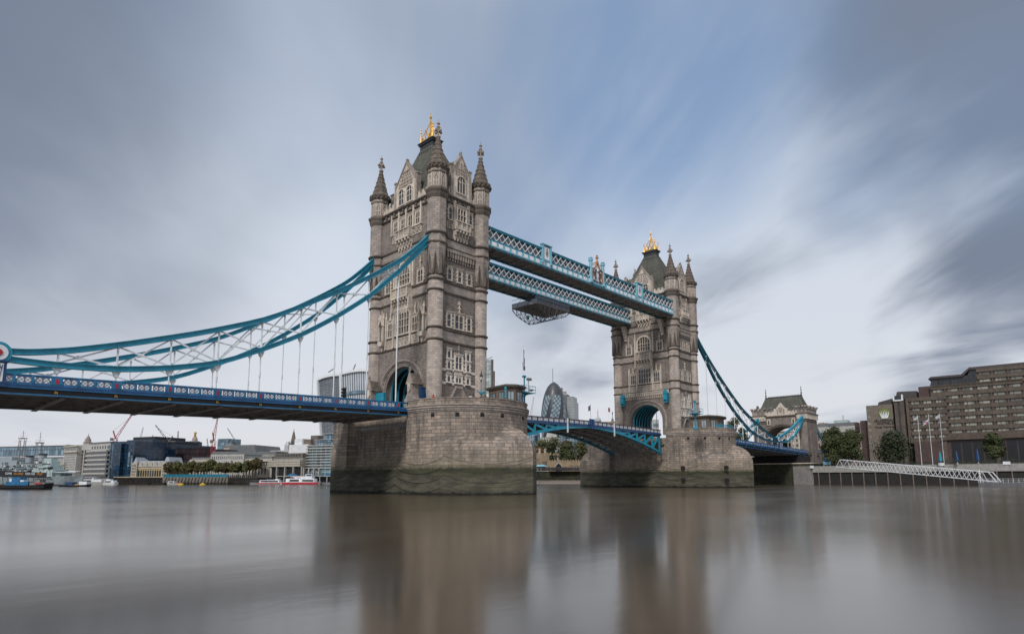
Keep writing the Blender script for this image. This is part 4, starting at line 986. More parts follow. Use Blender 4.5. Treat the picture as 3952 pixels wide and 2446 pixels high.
# ------------------------------------------------------------------ high walkways
def walkway(y0, y1, label, crest):
    root = thing('high_walkway', label, 'walkway', 'high level walkways', (41.15, (y0+y1)/2, 46))
    x0, x1 = WX-.1, 82.3-WX+.1; ZB, ZM, ZTp = 46.0, 47.75, 49.95
    m = MB(); m.box(x0, x1, y0+.25, y1-.25, ZB+.35, ZB+.6); m.build('floor', 'under', root)
    m = MB(); m.box(x0, x1, y0-.25, y1+.25, ZTp+.0, ZTp+.22)
    m.prism([(x0, y0-.1), (x1, y0-.1), (x1, y1+.1), (x0, y1+.1)], ZTp+.221, ZTp+.75, [(x0, y0+1.2), (x1, y0+1.2), (x1, y1-1.2), (x0, y1-1.2)]); m.build('roof', 'tealdk', root)
    m = MB(); m.box(x0, x1, y0+.35, y1-.35, ZB+.7, ZTp-.01); m.build('glazing', glass('walkway_glass', (.13, .15, .17), .15), root)
    for y in (y0, y1):
        sg = -1 if y == y0 else 1
        m = MB(); m.box(x0, x1, y-.18, y+.18, ZB, ZB+.22); m.box(x0, x1, y-.12+sg*.12, y+.12+sg*.12, ZB+.221, ZB+.34); m.build('bottom_boom', 'tealdk', root)
        m = MB(); m.box(x0, x1, y-.1, y+.1, ZB+.341, ZM-.15); b_ = m.build('panelled_boom', 'skyb', root)
        m = MB(); m.box(x0, x1, y-.17, y+.17, ZM-.149, ZM+.02); m.build('sill', 'teal', root)
        m = MB(); m.box(x0, x1, y-.17, y+.17, ZTp-.22, ZTp-.001); m.build('top_boom', 'teal', root)
        n = 44; s_ = (x1-x0)/n; h = ZTp-.22-(ZM+.02)
        m = MB()
        for sy_ in (1, -1): m.bar((0, y+sg*.06*sy_, ZM), (s_*1.15, y+sg*.06*sy_, ZTp-.2), .15, .12, up=(0, 1, 0)) if sy_ > 0 else m.bar((s_*1.15, y-sg*.07, ZM), (0, y-sg*.07, ZTp-.2), .15, .12, up=(0, 1, 0))
        q = m.build('lattice_cross', 'white', root); q.location = (x0, 0, 0)
        for k in range(1, n-0):
            inst(q, root, (x0+k*s_*.9975, 0, 0))
        m = MB(); m.box(-.62, .62, y+sg*.10, y+sg*.13, ZB+.62, ZM-.35); q = m.build('white_panel', 'panelw', root)
        m = MB(); m.box(-.86, -.72, y+sg*.1, y+sg*.2, ZB+.35, ZM-.15); q2 = m.build('pilaster', 'skyb', root)
        m = MB(); m.box(-.14, .14, y+sg*.10, y+sg*.32, ZB+.02, ZB+.2); q3 = m.build('rosette', M_ros, root)
        nn = 40
        for k in range(nn):
            xx = x0+(x1-x0)*(k+.5)/nn
            for qq in (q, q2, q3):
                if k == 0: qq.location = (xx, 0, 0)
                else: inst(qq, root, (xx, 0, 0))
        if sg < 0:
            for xx in (23.3, 59.0) if crest else ():
                m = MB(); m.box(xx-1.45, xx-1.0, y-.45, y+.2, ZB+.9, ZTp+.95); m.box(xx+1.0, xx+1.45, y-.45, y+.2, ZB+.9, ZTp+.95); m.box(xx-1.01, xx+1.01, y-.25, y+.15, ZM-.2, ZTp+.7); m.box(xx-1.6, xx+1.6, y-.55, y+.3, ZTp+.951, ZTp+1.12); bx_ = m.build('crest_frame', 'skyb', root)
                m = MB(); m.box(xx-.8, xx+.8, y-.3, y-.26, ZM+.1, ZTp+.6); c_ = m.build('white_panel', 'panelw', bx_)
                m = MB(); m.ext([(xx-.4, ZM+1.9), (xx+.4, ZM+1.9), (xx+.4, ZM+1.2), (xx, ZM+.6), (xx-.4, ZM+1.2)], y-.36, y-.31); m.ball(xx, y-.34, ZM+2.3, .25, 6); m.build('coat_of_arms', 'under2', bx_)
            if crest:
                xx = 41.15; m = MB(); m.box(xx-2.0, xx+2.0, y-.25, y+.15, ZB+.6, ZB+1.1); cf = m.build('crest_frame', 'skyb', root)
                for s0 in (-1, 1): m = MB(); m.lathe(xx+s0*2.35, y-.15, [(.55, ZB+.6), (.55, ZB+1.2), (.38, ZB+1.4), (.38, ZTp+1.7), (.52, ZTp+1.75), (.56, ZTp+2.2), (.4, ZTp+2.35), (.5, ZTp+2.5), (.1, ZTp+2.7)], 8); m.build('crest_column', 'skyb', cf)
                m = MB(); m.ext([(xx-1.95, ZB+.9), (xx+1.95, ZB+.9), (xx+1.95, ZTp+.2), (xx+.9, ZTp+.7), (xx, ZTp+1.7), (xx-.9, ZTp+.7), (xx-1.95, ZTp+.2)], y-.2, y+.1); m.build('crest_plate', 'panelw', cf)
                m = MB()
                for s0 in (-1, 1):
                    m.bar((xx+s0*1.95, y-.3, ZTp+.1), (xx+s0*.9, y-.3, ZTp+.65), .2, .22); m.bar((xx+s0*.9, y-.3, ZTp+.65), (xx, y-.3, ZTp+1.75), .2, .22); m.bar((xx+s0*1.85, y-.3, ZB+1.2), (xx+s0*1.85, y-.3, ZTp), .2, .2)
                    for k in range(4): m.lathe(xx+s0*(.6+k*.35), y-.25, [(.08, ZTp+1.2-k*.12), (.04, ZTp+1.6-k*.12), (.1, ZTp+1.75-k*.12), (.01, ZTp+1.9-k*.12)], 5)
                m.lathe(xx, y-.25, [(.3, ZTp+1.6), (.38, ZTp+2.1), (.15, ZTp+2.5), (.12, ZTp+2.8), (.4, ZTp+2.95), (.4, ZTp+3.15), (.12, ZTp+3.3), (.28, ZTp+3.5), (.02, ZTp+3.9)], 8)
                m.build('gilded_frame', M_bronze, cf)
                m = MB()                                          # arms with supporters
                m.ext([(xx-.5, ZM+1.7), (xx+.5, ZM+1.7), (xx+.5, ZM+.8), (xx, ZM), (xx-.5, ZM+.8)], y-.3, y-.2); m.ball(xx, y-.3, ZM+2.1, .33, 7)
                m.build('shield', 'white', cf)
                m = MB()
                for s0 in (-1, 1):
                    for (a, b, c, d, r_) in ((.75, .0, .8, 1.4, .2), (.8, 1.4, .62, 2.1, .17), (.8, 1.2, 1.5, 1.9, .1), (1.5, 1.9, 1.3, .6, .09), (.7, .1, 1.4, -.4, .1)): m.tube((xx+s0*a, y-.32, ZM+b), (xx+s0*c, y-.32, ZM+d), r_, 6)
                    m.ball(xx+s0*.62, y-.34, ZM+2.2, .22, 6)
                m.bar((xx-1.6, y-.3, ZM-.5), (xx+1.6, y-.3, ZM-.5), .08, .25); m.build('supporter', M_arms, cf)
    k = 0; xx = x0+.6
    while xx < x1-.5:                                # soffit framing
        m = MB(); m.box(xx-.1, xx+.1, y0+.2, y1-.2, ZB+.05, ZB+.34)
        if xx+3.4 < x1:
            m.bar((xx, y0+.3, ZB+.2), (xx+1.72, (y0+y1)/2, ZB+.2), .1, .12); m.bar((xx+1.72, (y0+y1)/2, ZB+.2), (xx+3.44, y0+.3, ZB+.2), .1, .12); m.bar((xx, y1-.3, ZB+.2), (xx+1.72, (y0+y1)/2, ZB+.2), .1, .12); m.bar((xx+1.72, (y0+y1)/2, ZB+.2), (xx+3.44, y1-.3, ZB+.2), .1, .12)
        m.build('soffit_frame', 'under2', root); xx += 3.46
    return root
M_ros = paint('rusty_rosette', (.30, .12, .06), .6); M_bronze = paint('bronze_gilding', (.50, .24, .10), .45, .3); M_arms = paint('dark_red_arms', (.13, .05, .05), .6, 0, .6)
walkway(-9.9, -5.7, 'nearer and higher looking walkway between the towers, with painted crests on its side', True)
walkway(4.2, 8.9, 'walkway behind the crested one, seen lower, with work platform beneath', False)
# stay wire lamp on the near end of the walkway
# ------------------------------------------------------------------ work platform under the far walkway
M_scaf = paint('scaffold_tube', (.10, .10, .11), .5, .3)
root = thing('work_platform', 'hanging steel work platform with netting, slung under the walkway behind', 'work platform', None, (41, 7, 43))
X0, X1, Y0, Y1, ZP = 34.6, 46.8, 2.8, 11.0, 43.7
m = MB(); m.box(X0, X1, Y0, Y1, ZP-.12, ZP); m.build('deck', 'under', root)
mn = Mt('debris_netting'); mn.b.inputs['Base Color'].default_value = (.13, .13, .15, 1); mn.b.inputs['Alpha'].default_value = .62; mn.b.inputs['Roughness'].default_value = .9
m = MB(); m.box(X0, X1, Y0, Y0+.03, ZP, ZP+2.0); m.build('netting', mn.m, root)
m = MB(); m.box(X0-.03, X0, Y0, Y1, ZP, ZP+1.1); m.build('netting', mn.m, root)
for i in range(9):
    x = X0+(X1-X0)*i/8; m = MB(); m.tube((x, Y0-.05, ZP-.2), (x, Y0-.05, ZP+2.1), .05, 6); m.build('guard_post', 'blue', root)
for z in (1.05, 2.0):
    m = MB(); m.tube((X0, Y0-.05, ZP+z), (X1, Y0-.05, ZP+z), .05, 6); m.tube((X0-.04, Y0, ZP+z), (X0-.04, Y1, ZP+z), .05, 6); m.build('guard_rail', 'blue', root)
for j, y in enumerate((Y0+.1, (Y0+Y1)/2, Y1-.1)):
    m = MB(); n = 8; low = [ZP-.4-2.5*(1-abs(2*i/n-1))**.6 for i in range(n+1)]
    for i in range(n):
        xa, xb = X0+(X1-X0)*i/n, X0+(X1-X0)*(i+1)/n
        m.tube((xa, y, low[i]), (xb, y, low[i+1]), .09, 6); m.tube((xb, y, low[i+1]), (xb, y, ZP-.1), .07, 6)
        m.tube((xa, y, ZP-.15), (xb, y, low[i+1]), .06, 5) if i < n/2 else m.tube((xb, y, ZP-.15), (xa, y, low[i]), .06, 5)
    m.build('truss', M_scaf, root)
n = 8
for i in range(1, n):
    x = X0+(X1-X0)*i/n; z = ZP-.4-2.5*(1-abs(2*i/n-1))**.6; m = MB(); m.tube((x, Y0+.1, z), (x, Y1-.1, z), .06, 5); m.tube((x, Y0+.1, z), (x, (Y0+Y1)/2, ZP-.1), .05, 5); m.tube((x, Y1-.1, z), (x, (Y0+Y1)/2, ZP-.1), .05, 5); m.build('cross_tube', M_scaf, root)
for x in (X0+1, 38.5, 43, X1-1):
    for y in (Y0+.4, Y1-.4): m = MB(); m.tube((x, y, ZP), (x, max(4.3, min(8.8, y)), 46.05), .05, 5); m.build('hanger', 'steel', root)
root = thing('bucket', 'small green bucket hanging on a rope below the work platform', 'bucket', None, (37, 3, 40))
q_ = on_plane(2036.5, 1225, 1, 3.0)
m = MB(); m.lathe(q_.x, 3.0, [(.3, q_.z-.45), (.42, q_.z+.35)], 10); m.build('pail', paint('green_plastic', (.02, .10, .05)), root)
m = MB(); m.tube((q_.x, 3.0, q_.z+.35), (q_.x, 3.0, ZP-.4), .025, 5); m.build('rope', 'black', root)
# ------------------------------------------------------------------ shore tower
def abutment():
    root = thing('shore_tower', 'low grey gate tower with wide arch and slate roof at the far bridge end', 'tower', None, (181, 0, 7))
    x0, x1 = 176.2, 187.5; ZC = 26.4; HW = 6.35; T = lambda u, d, z: (x0-d, u, z); T2 = lambda u, d, z: (x1+d, u, z)
    A = [(HW*math.cos(math.pi*i/20)+.05, 17.8+4.6*math.sin(math.pi*i/20)) for i in range(21)]
    for sg in (-1, 1):
        y0, y1 = (-9.6, -6.25) if sg < 0 else (6.4, 11.4)
        m = MB(); m.box(x0, x1, y0, y1, -3, ZC); m.build('pylon', 'rubble', root)
        m = MB(); m.box(x0-.35, x1+.35, y0-.35, y1+.35, 11.0, 12.2); m.box(x0-.2, x1+.2, y0-.2, y1+.2, 24.0, 24.3)
        k = 0
        m.build('string_course', 'string', root)
        m = MB()
        for i in range(9): yy = y0+(y1-y0)*i/8; m.box(x0-.5, x0, yy-.22, yy+.22, 24.9, 26.0)
        for i in range(13): xx = x0+(x1-x0)*i/12; m.box(xx-.25, xx+.25, y0-.5, y0, 24.9, 26.0)
        m.box(x0-.45, x1+.45, y0-.45, y1+.45, 26.0, 26.9); m.build('corbel_table', 'trim', root)
        m = MB(); m.box(x0-.7, x1+.7, y0-.7, y1+.7, 26.901, 27.2); m.build('cornice', 'string', root)
        m = MB(); m.box(x0-.1, x1+.1, y0-.1, y1+.1, 27.201, 28.8); m.box(x0-.3, x1+.3, y0-.3, y1+.3, 28.801, 29.5)
        for i in range(4):
            for j in range(4):
                if i in (0, 3) or j in (0, 3): xx, yy = x0-.1+(x1-x0+.2)*i/3, y0-.1+(y1-y0+.2)*j/3; m.box(xx-.8, xx+.8, yy-.42, yy+.42, 29.5, 30.1)
        m.build('turret', 'granite', root)
        m = MB(T)
        for i in range(2): m.box(y0+.4+i*1.6, y0+1.4+i*1.6, .1, .14, 27.5, 28.6)
        m.build('recessed_panel', 'rubble', root)
        m = MB(T); m.lathe((y0+y1)/2, .5, [(.5, 30.0), (.6, 30.6), (.35, 31.1), (.1, 31.3)], 8); m.build('knob', 'string', root)
        if sg < 0:
            m = MB(); m.box(x0+2.5, x0+7.5, y0-.5, y0, -2, 20.5); m.build('buttress', 'rubble', root)
    m = MB(T)
    for i in range(20): m.ext([A[i], (A[i][0], ZC), (A[i+1][0], ZC), A[i+1]], -10.2, -.1)
    m.build('arch_wall', 'rubble', root)
    m = MB(T)
    for k, pr in ((0, .0), (1, .15), (2, .3)):
        o_ = [(a+(a+.3)*(.05*(k+1)), 17.8+(z-17.8)*(1+.07*(k+1))) for a, z in A]; i_ = [(a+(a+.3)*(.05*k), 17.8+(z-17.8)*(1+.07*k)) for a, z in A]
        for i in range(20): m.ext([o_[i], o_[i+1], i_[i+1], i_[i]], pr-.25, pr)
    m.build('arch_surround', 'string', root)
    m = MB(T); m.box(-6.2, 6.35, -.1, .45, 26.4, 26.75); m.build('string_course', 'string', root)
    m = MB(T); m.box(-6.2, 6.35, -.4, .1, 26.751, 28.0)
    for i in range(10): u_ = -5.9+i*1.3; m.box(u_-.4, u_+.4, -.4, .1, 28.001, 28.5)
    m.build('battlement', 'trim', root)
    for u_ in (-4.6, 4.9): window(root, T, u_-.3, u_+.3, 23.4, 25.2, 1, 0, .35)
    m = MB(T); m.ext([(-2.2, 26.8), (2.2, 26.8), (2.2, 29.0), (0, 31.9), (-2.2, 29.0)], -.6, .2)
    for s0 in (-1, 1): m.box(s0*2.0, s0*2.6, -.5, .4, 26.8, 29.5)
    m.build('gable', 'trim', root)
    m = MB(T); m.ext([(-.8, 30), (.8, 30), (.8, 28.9), (0, 27.8), (-.8, 28.9)], .2, .34)
    for s0 in (-1, 1): m.tube((s0*1.2, .3, 27.6), (s0*1.3, .3, 29.4), .2, 6)
    m.build('coat_of_arms', 'granite', root)
    m = MB(); m.prism([(x0+.6, -8.6), (x1-.6, -8.6), (x1-.6, 9.8), (x0+.6, 9.8)], 27.2, 34.5, [(x0+4.6, -6.2), (x1-4.6, -6.2), (x1-4.6, 7.6), (x0+4.6, 7.6)]); r2 = m.build('roof', 'slate', root)
    m = MB(); m.box(x0+4.5, x1-4.5, -6.25, 7.65, 34.501, 34.8)
    for i in range(22): m.cb((x0+x1)/2, -6+i*.6, 35.0, .2, .35, .4)
    m.build('ridge_crest', 'lead', r2)
    for y in (-6.3, 7.7): m = MB(); m.lathe((x0+x1)/2, y, [(.5, 33.8), (.3, 35.0), (.16, 35.6), (.4, 35.8), (.14, 36.1), (.12, 36.8), (.32, 37.0), (.1, 37.2), (.08, 37.7), (.2, 37.85), (.02, 38.6)], 8); m.build('finial', 'lead', root)
    for y in (-5.0, 4.0):
        m = MB(T); m.box(y-.75, y+.75, -2.8, -1.0, 28.2, 29.8); m.ext([(y-.95, 29.8), (y+.95, 29.8), (y+.85, 30.4), (y-.85, 30.4)], -3.6, -.8); m.build('dormer', 'under', root)
    return root
abutment()
m = MB()
P_ = [on_plane(px, py, 1, -8.6) for px, py in ((3132, 1618), (3146, 1643), (3163, 1677), (3190, 1722))]
for a, b in zip(P_, P_[1:]): m.bar(a, b, .5, 1.5)
tag(m.build('anchor_tie', 'tealdk'), 'dark turquoise tie slanting down behind the shore tower, right side', 'anchor tie')
root = thing('landing_pier', 'stone landing wall beneath the far bridge end', 'wall', None, (170, 0, 0))
m = MB(); m.box(163.2, 176.1, -14.5, 20, -3, 7.4); m.build('wall', 'quayd', root)
m = MB(); m.box(163.0, 176.1, -14.7, 20.2, 7.401, 7.75); m.build('coping', 'trim', root)
m = MB(); m.box(165.5, 176, -10, 12, 7.76, 10.4); m.build('dark_recess', 'hollow_shade', root)
root = thing('approach_viaduct', 'brick approach viaduct behind the shore tower', 'viaduct', None, (200, 0, 0))
m = MB(); m.box(186.9, 260, -9.2, 9.2, 6.3, 12.2); m.build('wall', 'rubble', root)
m = MB(); m.box(186.9, 260, -9.5, -9.2, 12.3, 13.3); m.build('parapet', 'blue', root)
# ------------------------------------------------------------------ on the piers
def cabin(cx, x0, x1, y0, y1, z, label, pl=None):
    root = thing('control_cabin', label, 'control cabin', 'stone control cabins', ((x0+x1)/2, (y0+y1)/2, 14))
    ym = y0-1.1; xm = (x0+x1)/2
    pl = pl or [(x0, y1), (x0, y0), (xm-1.6, ym), (xm+1.6, ym), (x1, y0), (x1, y1)]
    def off(k): return [(xm+(x-xm)*(1+k/(x1-x0)*2), (y0+y1)/2+(y-(y0+y1)/2)*(1+k/(y1-y0)*2)) for x, y in pl]
    m = MB(); m.prism(pl, 14.0, z-.5); m.build('wall', M_cab, root)
    m = MB(); m.prism(off(.35), z-.5, z-.28); m.prism(off(.55), z-.279, z-.05); m.prism(off(.3), z-.049, z+.1); m.build('roof', M_cab2, root)
    for i in range(len(pl)-1):
        a, b = Vector((*pl[i], 0)), Vector((*pl[i+1], 0)); d = (b-a); L_ = d.length; d.normalize(); nrm = Vector((-d.y, d.x, 0)); 
        if nrm.dot(a-Vector((xm, (y0+y1)/2, 0))) < 0: nrm = -nrm
        k = 2 if L_ > 3.8 else 1
        for j in range(k):
            c = L_*(j+.5)/k; w_ = min(1.3, L_/k*.6); T = (lambda a, d, nrm, c: lambda u, dd, zz: (a.x+d.x*(c+u)+nrm.x*dd, a.y+d.y*(c+u)+nrm.y*dd, zz))(a, d, nrm, c)
            m = MB(T); m.box(-w_/2-.1, w_/2+.1, -.02, .06, 15.3, 17.3); wd = m.build('window', 'black', root)
            m = MB(T); m.box(-w_/2, -.06, .061, .08, 15.4, 17.2); m.box(.06, w_/2, .061, .08, 15.4, 17.2); m.build('pane', M_lit, wd)
    for k in range(2): m = MB(); m.tube((x0+1+k, y1-1, z), (x0+1+k, y1-1, z+1.2), .03, 4); m.build('aerial', 'steel', root)
    return root
M_cab = stone('cabin_stone', (.20, .165, .13), .6, .35, .015, .15, .6, .3, .4); M_cab2 = paint('cabin_cornice', (.10, .085, .07), .7)
M_lit = glass('cabin_glass', (.20, .24, .26), .08)
cabin(0, 3.4, 8.0, -18.2, -12.6, 18.4, 'low brown control cabin on the nearer pier, beside the turquoise mast', [(4.3, -12.6), (3.6, -17.6), (4.9, -18.6), (7.2, -18.2), (8.0, -16.5), (8.0, -12.6)])
cabin(82.3, 77.6, 86.6, -17.9, -13.0, 18.4, 'low control cabin with wide dark windows on the farther pier')
def light_mast(x, y, z, h, label, flag):
    root = thing('signal_mast', label, 'mast', 'turquoise platform masts', (x, y, z))
    m = MB(); m.lathe(x, y, [(.55, z), (.5, z+.4), (.22, z+.6), (.18, z+h-1.6), (.3, z+h-1.3), (1.0, z+h-1.0), (1.0, z+h-.9)], 10); m.tube((x, y, z+h-1), (x, y, z+h+1.9), .14, 8); m.lathe(x, y, [(.14, z+h+1.8), (.4, z+h+2.1), (.42, z+h+2.2), (.2, z+h+2.35)], 8); m.build('post', 'teal', root)
    m = MB(); m.box(x-1.5, x+1.7, y-1.2, y+1.2, z+h-.9, z+h-.8); m.build('platform', 'teal', root)
    m = MB()
    for zz_ in (.5, 1.15):
        P_ = [(x-1.5, y-1.2, z+h-.8+zz_), (x+1.7, y-1.2, z+h-.8+zz_), (x+1.7, y+1.2, z+h-.8+zz_), (x-1.5, y+1.2, z+h-.8+zz_), (x-1.5, y-1.2, z+h-.8+zz_)]; m.path(P_, .035, 5)
    for a, b in ((-1.5, -1.2), (.1, -1.2), (1.7, -1.2), (1.7, 1.2), (-1.5, 1.2)): m.tube((x+a, y+b, z+h-.8), (x+a, y+b, z+h+.4), .04, 5)
    m.build('railing', 'teal', root)
    m = MB(); m.tube((x+1.1, y, z+h-.8), (x+1.1, y, z+h+1.5), .06, 6); m.cb(x+1.2, y-.1, z+h+1.75, .9, .5, .42); m.build('floodlight', 'steel', root)
    m = MB(); m.lathe(x+1.2, y-.6, [(.1, z+h-.5), (.42, z+h-.25), (.42, z+h-.15)], 8, cap=True); m.build('floodlight', 'steel', root)
    if flag:
        m = MB(); m.tube((x-.2, y, z+h), (x-.2, y, z+h+7.6), .07, 6, .04); m.ball(x-.2, y, z+h+7.7, .12, 6); m.build('flagpole', 'white', root)
        m = MB()
        for k in range(5): m.box(x-.15+.1*math.sin(k*1.3)-.05, x+.0+.12*k-.06*k, y-.04+.08*(k % 2), y+.04+.08*(k % 2), z+h+7.0-.75*(k+1), z+h+7.0-.75*k-.01)
        m.build('flag', M_flag, root)
    return root
M_flag = paint('furled_flag', (.12, .10, .13), .8)
light_mast(8.4, -17.4, 14, 4.3, 'turquoise mast with lamp platform and flagpole on the nearer pier', True)
q_ = on_plane(2684, 1620, 1, -20.5)
light_mast(q_.x, -20.5, 14.0, 4.6, 'turquoise mast with round lamp platform on the farther pier', False)
def railing(pts, z, h, label, mat='teal', mesh=True, group=None):
    root = thing('railing', label, 'railing', group, (*pts[0], z)); m = MB()
    for zz_ in (h, h*.55, .12):
        m.path([(x, y, z+zz_) for x, y in pts], .05 if zz_ == h else .03, 5)
    m.build('rail', mat, root)
    for a, b in zip(pts, pts[1:]):
        n = max(1, int(math.hypot(b[0]-a[0], b[1]-a[1])/1.2))
        for i in range(n+1): x, y = a[0]+(b[0]-a[0])*i/n, a[1]+(b[1]-a[1])*i/n; m = MB(); m.tube((x, y, z), (x, y, z+h), .05, 5); m.build('post', mat, root)
        if mesh: m = MB(); m.box(0, 1, 0, 1, 0, 1) if False else m.poly([(a[0], a[1], z+.1), (b[0], b[1], z+.1), (b[0], b[1], z+h), (a[0], a[1], z+h)]); m.build('mesh_infill', M_inf, root)
    return root
mi = Mt('turquoise_mesh'); mi.b.inputs['Base Color'].default_value = (.01, .25, .36, 1); mi.b.inputs['Alpha'].default_value = .55; M_inf = mi.m
arc_ = lambda cx, a0, a1, n, r=10.2: [(cx+r*math.cos(R(a0+(a1-a0)*k/n)), -PYC+10.2*math.sin(R(a0+(a1-a0)*k/n))) for k in range(n+1)]
railing(arc_(0, 303, 350, 7), 15.0, 1.75, 'turquoise curved railing on the nearer pier, right of the cabin')
railing(arc_(82.3, 240, 345, 12), 15.0, .95, 'turquoise railing along the rim of the farther pier')
root = thing('bollard_post', 'short turquoise post on the rim of the nearer pier, before the cabin', 'post', None, (-1, -21.6, 15))
q_ = on_plane(1951, 1535, 2, 15.1); m = MB(); m.lathe(q_.x, q_.y, [(.22, 15.14), (.16, 15.5), (.14, 16.5), (.2, 16.6), (.12, 16.9)], 8); m.build('shaft', 'teal', root)
def lamp(x, y, z, label):
    root = thing('street_lamp', label, 'street lamp', 'turquoise lamp posts', (x, y, z))
    m = MB(); m.lathe(x, y, [(.22, z), (.2, z+1.0), (.1, z+1.2), (.08, z+3.0), (.3, z+3.1), (.09, z+3.4), (.07, z+5.2)], 8); m.build('post', 'teal', root)
    m = MB(); m.bar((x-.9, y, z+3.3), (x+.9, y, z+3.3), .1, .12)
    for s0 in (-1, 1): m.bar((x+s0*.5, y, z+3.25), (x, y, z+2.8), .08, .08); m.lathe(x+s0*.9, y, [(.06, z+3.2), (.09, z+3.5), (.02, z+4.0)], 6)
    m.build('cross_arm', 'teal', root)
    m = MB(); m.lathe(x, y, [(.14, z+5.2), (.12, z+5.5)], 8); m.lathe(x, y, [(.34, z+6.0), (.3, z+6.15), (.12, z+6.5), (.04, z+7.0)], 8); m.build('lantern_cap', 'black', root)
    m = MB(); m.lathe(x, y, [(.12, z+5.5), (.28, z+6.0)], 8); m.build('lantern_glass', M_lamp, root)
M_lamp = paint('milky_glass', (.75, .77, .8), .25)
q_ = on_plane(1857, 1460, 1, -13.5)
lamp(q_.x, -13.5, 14.0, 'black lantern on a turquoise post beside the big tower')
# gabled stone shelters at the roadway corners of the near tower
for s0, lb in ((-1, 'gabled stone pier with a cross right of the big arch'), (1, 'gabled stone pier with a cross left of the big arch')):
    root = thing('gabled_pier', lb, 'stone pier', 'gabled stone piers by the big arch', (-7.6, s0*6.2, 14)); y = s0*6.2; x = -7.6
    T = lambda u, d, z: (x-d, y+u, z)
    m = MB(T); m.box(-1.0, 1.0, -.9, 1.0, 13.6, 15.9); m.ext([(-1.0, 15.9), (1.0, 15.9), (.7, 16.6), (-.7, 16.6)], -.7, .85); m.box(-.7, .7, -.7, .7, 16.6, 18.6); m.build('shaft', 'granite', root)
    m = MB(T); m.ext([(-.95, 18.5), (.95, 18.5), (0, 20.6)], .62, .85); m.build('gable_front', 'granite', root); m = MB(T); m.ext([(-1.0, 18.45), (1.0, 18.45), (0, 20.45)], -1.3, .61); m.build('gable_roof', 'spire', root)
    m = MB(T); m.box(-.1, .1, .6, .8, 20.4, 21.4); m.box(-.3, .3, .6, .8, 20.8, 21.05); m.build('cross', 'granite', root)
    m = MB(T); m.ext([(-.4, 18.6), (.4, 18.6), (.4, 17.6), (0, 17.0), (-.4, 17.6)], .7, .9); m.build('carved_shield', 'trim', root)
m = MB(); m.box(-7.4, -6.9, 2.8, 5.3, 14, 18.0); 
for k in range(3): m.box(-7.45, -7.4, 3.0+k*.9, 3.06+k*.9, 14.2, 17.8)
tag(m.build('road_gate', 'teal'), 'turquoise sheet gate left of the big arch opening', 'gate')
m = MB(); m.box(-7.0, -6.0, -7.6, -7.4, 14, 17.8); m.box(-7.05, -5.95, -7.65, -7.35, 17.801, 18.0)
tag(m.build('road_gate', 'navy'), 'dark blue sheet gate right of the big arch opening', 'gate')
# traffic light on the near span
q_ = on_plane(1328, 1520, 1, -6.5)
root = thing('traffic_light', 'black traffic light on a turquoise post above the near roadway', 'traffic light', None, (q_.x, -6.5, 14))
m = MB(); m.tube((q_.x+.3, -6.5, 13.4), (q_.x+.3, -6.5, q_.z+1.2), .09, 8); m.build('post', 'teal', root)
m = MB(); m.cb(q_.x, -6.6, q_.z+.2, .42, .4, 1.5)
for k in range(3): m.tube((q_.x-.2, -6.7, q_.z+.7-k*.5), (q_.x-.55, -6.85, q_.z+.66-k*.5), .2, 8)
m.build('signal_head', 'black', root)
for k in range(3): m = MB(); m.tube((q_.x-.22, -6.71, q_.z+.7-k*.5), (q_.x-.26, -6.72, q_.z+.7-k*.5), .13, 10); m.build('lens', 'white', root)
